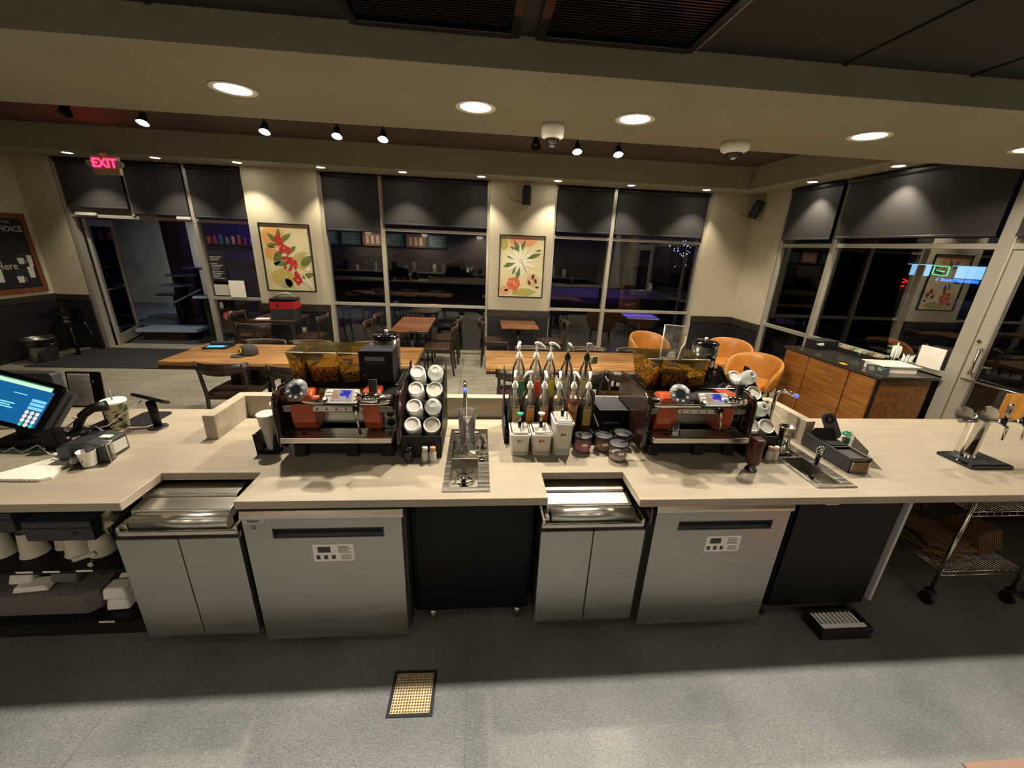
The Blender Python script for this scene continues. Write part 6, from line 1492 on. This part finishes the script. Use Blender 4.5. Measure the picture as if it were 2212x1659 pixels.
b = MB(); b.rbox(-7.16, -6.80, 7.02, 7.18, .68, .71, .05, 4); b.build('tray', 'blackg', t, .01)
for (sx, sy) in ((-1, -1), (1, -1), (-1, 1), (1, 1)):
    b = MB(); b.tube([(-6.98+sx*.22, 7.28+sy*.22, 0), (-6.98+sx*.13, 7.28+sy*.13, .50)], .025, 8, rs=[.028, .022]); b.build('leg', 'blackg', t)
b = MB(); b.tube([(-7.16, 7.10, .15), (-6.80, 7.10, .15)], .016, 8); b.tube([(-7.15, 7.46, .15), (-6.81, 7.46, .15)], .016, 8); b.build('cross_bar', 'blackg', t)

# ================================================================ PICTURES
def blob(b, cx_, cz_, pts, y):
    b.quad(*[(cx_+px, y, cz_+pz) for px, pz in pts])
def leaf(b, x, z, L, w, ang, y):
    n = 7; up, dn = [], []
    for k in range(n+1):
        t_ = k/n; ww = w*math.sin(PI*t_)**.8*(1-.25*t_)
        up.append((t_*L, ww)); dn.append((t_*L, -ww))
    ps = up+dn[::-1][1:-1]; c, s = math.cos(ang), math.sin(ang)
    b.quad(*[(x+px*c-pz*s, y, z+px*s+pz*c) for px, pz in ps])
def disc(b, x, z, r, y, sx=1.0, seg=14, wob=0):
    b.quad(*[(x+r*sx*(1+wob*math.sin(5*a+x*9))*math.cos(a), y, z+r*(1+wob*math.sin(5*a+x*9))*math.sin(a)) for a in [2*PI*k/seg for k in range(seg)]])
def pic(x0, x1, z0, z1, lab):
    t = thing('framed_print', lab, 'picture', ((x0+x1)/2, 7.48, z0), 'botanical prints on the pillars')
    b = MB(); f = .018
    b.box(x0, x1, 7.465, 7.498, z0, z0+f); b.box(x0, x1, 7.465, 7.498, z1-f, z1); b.box(x0, x0+f, 7.465, 7.498, z0+f, z1-f); b.box(x1-f, x1, 7.465, 7.498, z0+f, z1-f); b.build('frame', 'blackm', t)
    b = MB(); b.box(x0+f, x1-f, 7.485, 7.495, z0+f, z1-f); cv = b.build('canvas', mat('cream_canvas', '#c9bd94', .6, var=.10, scale=3), t)
    return t, cv, (x0+f, x1-f, z0+f, z1-f)
def layer(cv, name, col, fn, y, **k):
    b = MB(); fn(b, y); return b.build(name, mat(name+'_paint', col, .55, **k), cv, merge=False)
t, cv, (x0, x1, z0, z1) = pic(-3.725, -2.895, 1.13, 2.255, 'framed botanical print with a red flower spike and green leaves on a cream ground')
Y0 = 7.4845
layer(cv, 'peach_wash', '#cf9a5e', lambda b, y: (disc(b, x0+.20, z1-.20, .19, y, 1.0, 18, .06), disc(b, x0+.13, z0+.62, .12, y, .9)), Y0, var=.08)
layer(cv, 'ochre_wash', '#b5a25a', lambda b, y: (disc(b, x0+.27, z0+.22, .15, y, 1.3, 18, .08), disc(b, x0+.60, z0+.50, .14, y)), Y0-.0004, var=.1)
layer(cv, 'pale_leaves', '#a3a070', lambda b, y: [leaf(b, x0+.55, z0+.62, .20, .035, .1, y), leaf(b, x0+.30, z0+.20, .22, .07, -.9, y), disc(b, x0+.30, z0+.12, .09, y, 1.3), leaf(b, x0+.50, z0+.50, .24, .05, .35, y)], Y0-.0008, var=.1)
layer(cv, 'stem', '#4a3320', lambda b, y: [leaf(b, x0+.28, z1-.25, .85, .008, -1.15, y), leaf(b, x0+.60, z0+.20, .24, .012, -.95, y)], Y0-.0012)
layer(cv, 'dark_leaves', '#5f6b34', lambda b, y: [leaf(b, x0+.26, z1-.30, .22, .045, 2.35, y), leaf(b, x0+.28, z1-.26, .20, .04, 1.5, y), leaf(b, x0+.30, z1-.28, .24, .045, .65, y), leaf(b, x0+.24, z1-.32, .17, .035, 3.3, y), leaf(b, x0+.42, z1-.45, .17, .04, .7, y),
    leaf(b, x0+.27, z1-.42, .28, .075, 4.35, y), leaf(b, x0+.40, z0+.46, .27, .045, 3.2, y), leaf(b, x0+.60, z0+.42, .26, .075, .75, y), leaf(b, x0+.58, z0+.22, .24, .05, .35, y)], Y0-.0016, var=.3, scale=9)
def reds(b, y):
    random.seed(4)
    for (cx_, cz_, r, n) in ((x0+.27, z1-.25, .07, 12), (x0+.35, z1-.40, .095, 18), (x0+.41, z1-.62, .12, 24), (x0+.49, z0+.20, .10, 20)):
        for k in range(n):
            a = random.uniform(0, 6.28); q = r*math.sqrt(random.random()); disc(b, cx_+q*math.cos(a), cz_+q*math.sin(a), .028, y-.0003*k*.1, 1, 8)
layer(cv, 'red_blossoms', '#b02c28', reds, Y0-.0022, var=.35, scale=25)
layer(cv, 'white_sketch', '#d8d8c8', lambda b, y: [leaf(b, x0+.62, z0+.30, .30, .018, -1.1, y), leaf(b, x0+.55, z0+.26, .28, .012, -.9, y), leaf(b, x0+.66, z0+.36, .1, .03, .2, y)], Y0-.0028)
t, cv, (x0, x1, z0, z1) = pic(.352, 1.178, 1.148, 2.238, 'framed botanical print with a white starburst flower, coffee beans and an orange bloom')
layer(cv, 'peach_wash', '#cf8f68', lambda b, y: (disc(b, x0+.40, z1-.09, .09, y, 2.8, 20, .05), disc(b, x0+.10, z0+.10, .08, y, 1.2)), Y0, var=.08)
layer(cv, 'olive_wash', '#a09a4a', lambda b, y: disc(b, x0+.07, z1-.13, .11, y, .6, 18, .06), Y0-.0004, var=.12)
layer(cv, 'olive_wash', '#a09a4a', lambda b, y: disc(b, x0+.45, z0+.08, .07, y, 3.2, 18, .08), Y0-.0004, var=.12)
layer(cv, 'sand_disc', '#bfa070', lambda b, y: (disc(b, x0+.61, z0+.30, .12, y),), Y0-.0006)
layer(cv, 'dark_leaves', '#55653a', lambda b, y: [leaf(b, x0+.36, z1-.28, .24, .04, 2.1, y), leaf(b, x0+.36, z1-.26, .22, .035, 1.15, y), leaf(b, x0+.30, z1-.24, .14, .03, 2.7, y), leaf(b, x0+.48, z1-.38, .28, .045, .35, y), leaf(b, x0+.30, z1-.42, .27, .05, 3.6, y), leaf(b, x0+.32, z1-.52, .17, .035, 4.1, y), leaf(b, x0+.35, z1-.50, .26, .045, 4.6, y), leaf(b, x0+.64, z1-.24, .11, .02, .1, y), leaf(b, x0+.16, z0+.10, .08, .025, 3.0, y), leaf(b, x0+.10, z0+.10, .08, .02, .4, y), leaf(b, x0+.28, z1-.36, .16, .03, 3.1, y)], Y0-.0010, var=.35, scale=10)
layer(cv, 'white_petals', '#d3cfba', lambda b, y: [leaf(b, x0+.38, z1-.42, .26+.05*(k % 2), .028, k*PI*2/12+.1, y-.0001*k) for k in range(12)], Y0-.0016)
layer(cv, 'flower_stalk', '#5a4a28', lambda b, y: [leaf(b, x0+.38, z1-.42, .26, .008, -1.0, y)]+[disc(b, x0+.38+.03*math.cos(k), z1-.42+.03*math.sin(k), .008, y, 1, 8) for k in range(6)], Y0-.0032)
def oran(b, y):
    random.seed(6)
    for k in range(34):
        a = random.uniform(0, 6.28); q = .11*math.sqrt(random.random()); disc(b, x0+.26+q*math.cos(a)*1.1, z0+.22+q*math.sin(a), .026, y-.00003*k, 1, 8)
layer(cv, 'orange_bloom', '#c4502c', oran, Y0-.0022, var=.35, scale=25)
layer(cv, 'coffee_beans', '#3a1d14', lambda b, y: [leaf(b, x0+.60, z0+.31, .11, .030, 1.3, y), leaf(b, x0+.57, z0+.21, .10, .028, 2.0, y), leaf(b, x0+.68, z0+.24, .10, .028, 1.9, y), leaf(b, x0+.66, z0+.17, .08, .022, .1, y)], Y0-.0018, var=.3)
# chalkboard picture on the left wall
t = thing('chalkboard_print', 'wood-framed black chalk-style print with cups and lettering on the left wall', 'picture', (XL+.03, 6.9, .99))
b = MB(); y0, y1, z0, z1 = 6.35, 7.50, 1.01, 2.22; f = .075
b.box(XL, XL+.03, y0, y1, z0, z0+f); b.box(XL, XL+.03, y0, y1, z1-f, z1); b.box(XL, XL+.03, y0, y0+f, z0+f, z1-f); b.box(XL, XL+.03, y1-f, y1, z0+f, z1-f)
b.build('frame', wood('red_brown_frame', '#5a3018', '#7a4726', .45, 'Z', 3), t, .004)
b = MB(); b.box(XL+.002, XL+.012, y0+f, y1-f, z0+f, z1-f); bd = b.build('board', mat('chalkboard_black', '#101317', .6), t)
X1 = XL+.0135
fx = lambda y, z: face((X1, y, z), (0, 1, 0), (0, 0, 1))
chalk = mat('chalk_white', '#b9b6aa', .8)
text('WELCOME TO YOUR', .055, chalk, bd, fx(7.0, 2.085)); text('TALKING-CHOICE', .115, chalk, bd, fx(6.94, 1.985), bold=True)
text('morning', .15, chalk, bd, fx(6.86, 1.63), align='RIGHT'); text('starts', .12, chalk, bd, fx(6.96, 1.53), align='RIGHT'); text('Here', .15, chalk, bd, fx(7.17, 1.43), align='RIGHT')
def cupd(b, y, z, s, up=1):
    b.quad(*[(X1, y+py*s, z+pz*s*up) for py, pz in ((-.06, .06), (.06, .06), (.045, -.05), (-.045, -.05))])
    n = 10
    for k in range(n):
        a, c = -1.3+2.6*k/n, -1.3+2.6*(k+1)/n
        b.quad(*[(X1, y+(.06+q*math.cos(w))*s, z+q*math.sin(w)*s) for q, w in ((.035, a), (.035, c), (.025, c), (.025, a))])
for (cy_, cz_, cs_) in ((7.24, 1.50, .85), (7.15, 1.22, .9), (6.70, 1.22, 1.0)):
    b = MB(); cupd(b, cy_, cz_, cs_); b.build('chalk_cup', chalk, bd)
b = MB()
b.quad(*[(X1, 7.375+p*.8, 1.50+q*.9) for p, q in ((-.05, .10), (.05, .10), (.04, -.10), (-.04, -.10))]); b.quad(*[(X1, 7.34+p, 1.33+q) for p, q in ((-.05, .08), (.05, .08), (.04, -.09), (-.04, -.09))])
b.quad(*[(X1, 6.88+p, 1.30+q) for p, q in ((-.04, .10), (.04, .10), (.035, -.10), (-.035, -.10))])
b.build('chalk_glasses', chalk, bd)
b = MB(); random.seed(8)
for k in range(60):
    y, z = random.uniform(6.5, 7.38), random.uniform(1.11, 1.75); a = random.uniform(0, 3.14); L_ = random.uniform(.02, .08)
    b.quad((X1-.0004, y, z), (X1-.0004, y+L_*math.cos(a), z+L_*math.sin(a)), (X1-.0004, y+L_*math.cos(a)+.006, z+L_*math.sin(a)+.006), (X1-.0004, y+.006, z+.006))
b.build('chalk_hatching', mat('chalk_grey', '#5f5d55', .8), bd)
b = MB()
for (y, z, r) in ((6.62, 1.62, .06), (6.78, 1.70, .05), (6.66, 1.50, .04)): b.quad(*[(X1-.0002, y+r*math.cos(a), z+r*math.sin(a)) for a in [2*PI*k/10 for k in range(10)]])
b.build('tan_beans', mat('chalk_tan', '#7a6448', .8), bd)

# notices on the side light
def stick(name, x, z, w, hh, m, lab, cat='sign', y=7.661):
    b = MB(); b.box(x, x+w, y-.001, y, z, z+hh); return tag(b.build(name, m), lab, cat)
s = stick('black_door_notice', -4.73, 1.25, .26, .50, 'blackm', 'black opening-hours notice with white lines on the side light beside the entrance', 'notice')
b = MB()
for k in range(13): b.box(-4.71, -4.71+.20-.03*((k*5) % 4), 7.6585, 7.6595, 1.66-k*.028-(.03 if k > 2 else 0), 1.668-k*.028-(.03 if k > 2 else 0))
b.build('white_lines', 'lgrey', s)
stick('grey_door_notice', -4.73, 1.0, .28, .19, 'lgrey', 'blank pale sheet below the black notice on the side light', 'notice')
b = MB(); b.box(-4.44, -4.18, 7.60, 7.615, .98, 1.27); tag(b.build('white_notice', 'paper'), 'white card standing on the side light rail beside the red flower pillar', 'notice')
n = 8; b = MB(); b.prism([(-4.60+.085*math.cos(a), .62+.085*math.sin(a)) for a in [2*PI*(k+.5)/n for k in range(n)]], 'Y', 7.659, 7.660); s = tag(b.build('red_octagon_sticker', mat('red_sticker', '#a83a34', .5)), 'red octagonal sticker low on the side light', 'sticker')
b = MB(); b.box(-4.65, -4.55, 7.657, 7.658, .635, .645); b.box(-4.65, -4.55, 7.657, 7.658, .61, .62); b.box(-4.645, -4.56, 7.657, 7.658, .585, .595); b.build('white_marks', 'lgrey', s)
b = MB(); b.prism([(-4.70, .76), (-4.64, .76), (-4.64, .85), (-4.67, .89), (-4.70, .85)], 'Y', 7.659, 7.66); tag(b.build('arrow_sticker', 'lgrey'), 'white house-shaped sticker above the red octagon on the side light', 'sticker')
b = MB(); b.box(-4.56, -4.50, 7.659, 7.66, .69, .72); tag(b.build('small_sticker', 'lgrey'), 'tiny white square sticker above right of the red octagon', 'sticker')

# ================================================================ OUTSIDE
M['asphalt'] = mat('dark_paving', '#34333a', .7, var=.2, scale=6)
b = MB(); b.box(-22, 60, 7.80, 60, -.14, -.02); struct(b, 'floor', 'asphalt')
b = MB(); b.box(5.13, 60, -12, 7.80, -.14, -.02); struct(b, 'floor', 'asphalt')
# covered yard beyond the open entrance
yw = mat('pale_block_wall', '#a39a86', .8, var=.25, scale=1.5)
b = MB(); b.box(-12.0, -5.2, 13.0, 13.2, -.02, 3.6); struct(b, 'wall_yard', yw)
b = MB(); b.box(-7.7, -7.3, 10.9, 11.2, -.02, 3.0); struct(b, 'wall_post', mat('tan_post_paint', '#5c4c3a', .7))
b = MB(); b.box(-12, -4.2, 9.0, 13.2, 2.75, 2.85); struct(b, 'ceiling', 'blackm')
L_ = bpy.data.lights.new('yard_lamp', 'AREA'); L_.energy = 20; L_.size = .25; L_.color = h('#d8e4f2')
t = thing('yard_lamp', 'cold white lamp under the yard canopy outside the entrance', 'lamp', (-6.9, 12.2, 2.7))
o = bpy.data.objects.new('yard_lamp_light', L_); COL.objects.link(o); o.location = (0, 0, -.06); o.parent = t
b = MB(); b.box(-7.05, -6.75, 12.1, 12.3, 2.66, 2.72); b.build('housing', 'lgrey', t)
# stacked outdoor tables and boards
slate = mat('wet_slate_tabletop', '#7d8ea6', .25, spec=.6)
def outtable(x, y, z, w, d, rz, lab, ped=True):
    t = thing('patio_table', lab, 'table', (x, y, 0), 'stacked patio tables outside the entrance')
    T_ = Matrix.Translation((x, y, 0)) @ Matrix.Rotation(rz, 4, 'Z')
    b = MB(T_); b.box(-w/2, w/2, -d/2, d/2, z-.04, z); b.build('tabletop', slate, t, .004)
    if ped: b = MB(T_); b.box(-.04, .04, -.04, .04, -.02, z-.04); b.box(-.22, .22, -.22, .22, -.02, .01); b.build('pedestal', 'blackm', t)
for (x, y, z, w, d, rz, lab) in ((-6.63, 10.2, 1.28, .40, .40, .1, 'highest patio table seen through the entrance'), (-6.57, 9.6, 1.17, .40, .42, -.05, 'second highest patio table seen through the entrance'),
        (-6.34, 9.05, 1.01, .42, .42, .0, 'third highest patio table through the entrance'), (-5.40, 8.42, .88, .34, .34, .3, 'patio table nearest the side light, behind the slanted board'), (-7.5, 10.6, .62, .6, .5, .2, 'low wide patio table far inside the yard')):
    outtable(x, y, z, w, d, rz, lab)
for (x, y, z, w, d, rz, ry, lab) in ((-6.2, 8.55, .18, 1.1, .55, .05, .0, 'broad wet board on the ground outside the entrance'), (-7.15, 9.5, .10, .7, .5, .2, .05, 'second board lying behind the broad wet one'), (-7.35, 10.05, .14, .7, .4, -.2, .0, 'third board leaning further back in the yard')):
    b = MB(Matrix.Translation((x, y, z)) @ Matrix.Rotation(rz, 4, 'Z') @ Matrix.Rotation(ry, 4, 'Y')); b.box(-w/2, w/2, -d/2, d/2, -.03, .03); o = b.build('board', slate, None, .004); tag(o, lab, 'board', 'boards on the ground outside the entrance')
    for k, s_ in enumerate((-1, 1)):
        pass
b = MB(); b.box(-6.65, -5.85, 8.32, 8.38, -.02, .149); b.box(-6.65, -5.85, 8.70, 8.76, -.02, .149); tag(b.build('timber_bearers', 'darkwood'), 'dark timbers carrying the broad wet board', 'timber')
b = MB(); b.box(-5.75, -5.25, 8.9, 9.5, -.02, .72); tag(b.build('maroon_crate', mat('maroon_box', '#3a1416', .6), None, .01), 'dark maroon crate outside, left of the side light', 'crate')
b = MB(); b.bar((-6.35, 8.75, .62), (-5.72, 8.82, .95), .04, .03); tag(b.build('loose_pole', slate), 'slanted pale pole leaning over the stacked boards', 'pole')
# tree crown above the yard lit green
t = thing('tree', 'green-lit tree crown glimpsed below the leftmost shade', 'tree', (-8.0, 12.5, 0)); random.seed(2)
b = MB(); b.tube([(-8.0, 14.2, 0), (-7.9, 14.2, 2.8)], .1, 8); b.build('trunk', 'darkwood', t)
b = MB()
for k in range(420):
    c = Vector((random.gauss(-7.9, .9), random.gauss(14.0, .5), random.gauss(3.4, .35))); a = random.uniform(0, 6.28); L2 = random.uniform(.08, .16)
    d = Vector((math.cos(a), .2, math.sin(a)))*L2; e = Vector((-d.z, .1, d.x))*.35
    b.quad(c, c+d*.5+e, c+d, c+d*.5-e)
b.build('leaves', mat('leaf_green', '#2f7a34', .6), t, merge=False)
Lg = bpy.data.lights.new('tree_uplight_beam', 'SPOT'); Lg.energy = 60; Lg.color = h('#7dff8a'); Lg.spot_size = 1.2
tu = thing('tree_uplight', 'small green uplight at the foot of the yard tree', 'lamp', (-7.5, 13.4, 0)); o = bpy.data.objects.new('uplight_beam', Lg); COL.objects.link(o); o.parent = tu; o.location = (0, 0, .15); o.rotation_euler = (PI-.15, 0, 0)
b = MB(); b.cyl((-7.5, 13.4, -.02), .08, .12, seg=12); b.build('lamp_body', 'blackm', tu)
# neighbour shop window seen through the side light
t = thing('neighbour_shelves', 'dim violet display shelving outside behind the side light', 'display', (-5.9, 11.6, 0))
b = MB(); b.box(-7.25, -5.2, 11.6, 11.7, 0, 2.7); b.build('back_panel', mat('violet_panel', '#1f1b48', .6), t)
random.seed(12)
for (zz) in (.9, 1.35, 1.8):
    b = MB(); b.box(-7.2, -5.3, 11.4, 11.6, zz-.02, zz); b.build('shelf', 'dgrey', t)
cols = ('#c05a2a', '#b0245a', '#5a6a80', '#7a8a5a', '#c8a060')
for k in range(9):
    b = MB(); x = -7.0+k*.15; b.cyl((x, 11.5, 1.80), .035, .17+.03*(k % 3), seg=10); b.build('bottle', emis('dim_bottle_%d' % k, cols[k % 5], .06), t)
Lv = bpy.data.lights.new('violet_lamp', 'AREA'); Lv.energy = 1.5; Lv.size = .4; Lv.color = h('#8a7aff'); o = bpy.data.objects.new('violet_beam', Lv); COL.objects.link(o); o.location = (0, -1.2, 2.4); o.rotation_euler = (.7, 0, 0); o.parent = t
# violet-lit patio table beyond the third window
t = thing('patio_table', 'square patio table top glowing violet outside the third window', 'table', (3.55, 8.35, 0))
b = MB(Matrix.Translation((3.48, 8.35, 0)) @ Matrix.Rotation(-.1, 4, 'Z')); b.box(-.34, .34, -.28, .28, .70, .73); b.build('tabletop', mat('pale_patio_top', '#b9b4c8', .3), t, .003)
b = MB(); b.cyl((3.48, 8.35, -.02), .04, .72, seg=12); b.lathe([(.24, -.02), (.22, 0), (.05, .02)], (3.48, 8.35, 0), 18); b.build('pedestal', 'blackm', t)
tv = thing('patio_lamp', 'violet lamp strip on a bent pole above the patio outside the third window', 'lamp', (3.5, 8.93, 2.9))
b = MB(); b.box(3.3, 3.7, 8.9, 8.96, 2.9, 2.96); b.build('lamp_strip', emis('violet_lamp', '#7a60ff', 1.2), tv)
b = MB(); b.tube([(3.7, 8.93, 2.93), (4.25, 8.93, 2.93), (4.25, 8.93, -.02)], .02, 8); b.build('pole', 'blackm', tv)
sp = spot('violet_beam', (3.5, 8.93, 2.88), (3.45, 8.3, .7), 38, 26, .4, '#7a66ff', .05); sp.parent = tv; sp.matrix_parent_inverse = Matrix.Translation(-tv.location)
# low patio wall with a violet glow
b = MB(); b.box(1.0, 12, 18, 18.3, -.02, .35); tag(b.build('garden_wall', mat('pale_garden_wall', '#a89ab0', .8)), 'low pale wall across the street beyond the third window', 'wall')
sp = spot('street_violet_beam', (5, 16.5, 3.0), (5, 18.2, .5), 14, 110, .8, '#9a78ff', .05)
t = thing('street_lamp', 'violet street lamp beyond the third window', 'lamp', (5, 16.5, 0)); sp.parent = t; sp.matrix_parent_inverse = Matrix.Translation((-5, -16.5, 0))
b = MB(); b.cyl((5, 16.4, -.02), .05, 3.05, seg=10); b.build('pole', 'blackm', t); b = MB(); b.box(4.85, 5.15, 16.35, 16.6, 3.02, 3.08); b.build('lamp_head', 'blackm', t)
# far filling station / shop strip on the right side
t = thing('shop_front', 'brightly lit blue-white shop front across the road, seen through the right windows', 'building', (31, 27, 0))
b = MB(); b.box(30.5, 34, 20.5, 35, 0, 3.4); b.build('building_block', mat('shop_wall', '#2a2c30', .7), t)
b = MB(); b.box(30.40, 30.5, 22.6, 27.2, 1.25, 2.0); b.build('lit_fascia', emis('fascia_blue', '#7fb4d8', .9), t)
b = MB(); b.box(30.38, 30.40, 22.6, 25.0, 1.0, 1.2); b.build('blue_band', emis('blue_band', '#2f7fe0', .8), t)
b = MB()
for k in range(5): b.box(30.36, 30.39, 24.0+k*.95, 24.55+k*.95, 1.15, 1.95)
b.build('dark_shop_windows', 'blackm', t)
b = MB(); b.box(30.40, 30.5, 27.2, 33, 1.55, 1.95); b.build('dim_fascia', emis('fascia_dim', '#7f90a8', .80), t)
t = thing('green_sign', 'green neon shop sign hanging before the blue-white shop front', 'sign', (30.2, 25.0, 1.3))
b = MB()
for (a, c) in (((24.3, 1.35), (24.3, 1.9)), ((24.3, 1.9), (25.2, 1.95)), ((25.2, 1.95), (25.2, 1.4)), ((25.2, 1.4), (24.3, 1.35)), ((24.5, 1.6), (25.0, 1.65))): b.bar((30.2, a[0], a[1]), (30.2, c[0], c[1]), .05)
b.build('neon_tubes', emis('green_neon', '#28d890', .95), t)
b = MB(); b.box(30.22, 30.30, 24.2, 25.3, 1.25, 2.05); b.build('sign_plate', 'blackm', t)
b = MB(); b.cyl((30.27, 24.7, -.02), .06, 1.3, seg=8); b.build('post', 'blackm', t)
t = thing('red_neon_sign', 'small red neon squiggle outside the right windows', 'sign', (14.5, 12.7, .9))
b = MB(); b.tube([(14.5, 12.95, 1.52), (14.5, 12.78, 1.46), (14.5, 12.95, 1.40)], .018, 6); b.tube([(14.5, 12.85, 1.30), (14.5, 12.95, 1.28), (14.5, 13.0, 1.12)], .018, 6); b.build('neon_tubes', emis('red_neon', '#ff1818', 1.4), t)
b = MB(); b.box(14.52, 14.56, 12.6, 13.15, 1.05, 1.6); b.cyl((14.56, 12.9, -.02), .04, 1.1, seg=8); b.build('sign_post', 'blackm', t)
# blue light cluster far behind the third window
t = thing('string_lights', 'cluster of tiny white and blue lights on a far pole beyond the third window', 'lights', (12, 24, 0)); random.seed(31)
b = MB(); b.cyl((12.2, 24, -.02), .05, 3.3, seg=8); b.build('pole', 'blackm', t)
b = MB()
for k in range(34): b.ball((12.0+random.gauss(0, .28), 24+random.gauss(0, .1), 2.35+random.gauss(0, .38)), .022, 6)
b.build('bulbs', emis('string_bulbs', '#a8c4ff', 1.3), t)

# ================================================================ BACK BAR BEHIND THE CAMERA (it mirrors in the windows)
b = MB(); b.box(XL, XR, YB-.1, YB, 0, 2.985); struct(b, 'wall_front', mat('herringbone_tile', '#7a6e64', .35, var=.35, scale=40))
b = MB(); b.box(-6.5, 4.5, -1.72, -1.12, .87, .91); tag(b.build('back_counter', 'quartz', None, .003), 'long stone worktop of the back bar', 'countertop')
b = MB(); b.box(-6.5, 4.5, -1.72, -1.15, .1, .868); tag(b.build('back_cabinet', 'black', None, .003), 'black cabinet run of the back bar', 'cabinet')
grn = mat('menu_green', '#26332c', .6)
for k in range(6):
    x = -6.3+k*.84; t = thing('menu_board', ['first', 'second', 'third', 'fourth', 'fifth', 'sixth'][k]+' menu board from the left in the back bar row, seen mirrored in the window', 'menu board', (x, -1.7, 1.80), 'menu boards over the back bar')
    b = MB(); b.box(x, x+.80, -1.72, -1.68, 1.82, 2.36); b.build('frame', 'blackm', t)
    m_ = emis('menu_photo', '#8a6650', .95) if k in (2, 4) else emis('menu_lit_green', '#3a5244', .9)
    b = MB(); b.box(x+.02, x+.78, -1.678, -1.675, 1.84, 2.34); b.build('panel', m_, t)
    if k not in (2, 4):
        b = MB()
        for j in range(9): b.box(x+.10, x+.70-.06*(j % 3), -1.674, -1.673, 2.26-j*.045, 2.272-j*.045)
        b.build('menu_lines', emis('menu_text', '#b9c4b4', .99), t)
    else:
        b = MB()
        for j in range(3): b.cyl((x+.2+j*.2, -1.672, 1.90), .06, .30, seg=12) if False else b.box(x+.14+j*.2, x+.26+j*.2, -1.674, -1.672, 1.92, 2.22)
        b.build('pictured_drinks', emis('menu_drinks', '#d0b090', .99), t)
random.seed(14); cnt = {}; ORD = ('first', 'second', 'third', 'fourth', 'fifth', 'sixth', 'seventh', 'eighth', 'ninth', 'tenth')
for k in range(26):
    x = -6.0+k*.38+random.uniform(-.05, .05); w = random.uniform(.05, .13); hh = random.uniform(.14, .40)
    m_ = random.choice(['steel', 'black', 'white', 'dgrey', 'lgrey', 'steel'])
    nm, cat = {'steel': ('steel_pot', 'pot'), 'black': ('black_appliance', 'appliance'), 'white': ('white_cup_tower', 'cups'), 'dgrey': ('dark_appliance', 'appliance'), 'lgrey': ('grey_canister', 'canister')}[m_]
    b = MB()
    if m_ in ('steel', 'white', 'lgrey'): b.lathe([(w*.8, 0), (w*.85, hh*.9), (w*.6, hh)], (x, -1.45, .912), 14)
    else: b.box(x-w, x+w, -1.60, -1.30, .912, .912+hh); b.box(x-w*.7, x+w*.7, -1.31, -1.28, .95, .93+hh*.7)
    cnt[nm] = cnt.get(nm, 0)+1
    tag(b.build(nm, m_, None, .004), '%s %s from the left on the back bar, mirrored in the windows' % (nm.replace('_', ' '), ORD[cnt[nm]-1]), cat, nm.replace('_', ' ')+'s along the back bar')
for k in range(4):  # unseen lamps added as fill light on the bar fronts
    x = -4.2+k*2.1
    t = thing('back_bar_fill', ORD[k]+' shaded lamp from the left hanging over the back bar', 'lamp', (x, -1.0, 2.35), 'lamps over the back bar')
    b = MB(); b.lathe([(.03, .16), (.09, .12), (.13, 0)], (x, -1.0, 2.35), 18, cap=False); b.tube([(x, -1.0, 2.50), (x, -1.0, 2.98)], .006, 6); b.build('shade', 'blackm', t)
    b = MB(); b.ball((x, -1.0, 2.40), .035, 12); b.build('bulb', 'lampw', t)
    l_ = bpy.data.lights.new('back_bar_fill_light', 'SPOT'); l_.energy = BACK_FILL_W; l_.spot_size = 2.6; l_.spot_blend = .9; l_.color = h('#fff0d8'); l_.shadow_soft_size = .12
    o = bpy.data.objects.new('back_bar_fill_light', l_); COL.objects.link(o); o.location = (0, 0, -.01); o.rotation_euler = (.35, 0, 0); o.parent = t
    l2 = bpy.data.lights.new('backsplash_fill', 'SPOT'); l2.energy = 26; l2.spot_size = 2.0; l2.spot_blend = .8; l2.color = h('#fff0dc'); l2.shadow_soft_size = .1  # added wash that brightens the mirrored back wall
    o = bpy.data.objects.new('backsplash_fill', l2); COL.objects.link(o); o.location = (0, -.02, -.01); o.rotation_euler = (-.75, 0, 0); o.parent = t
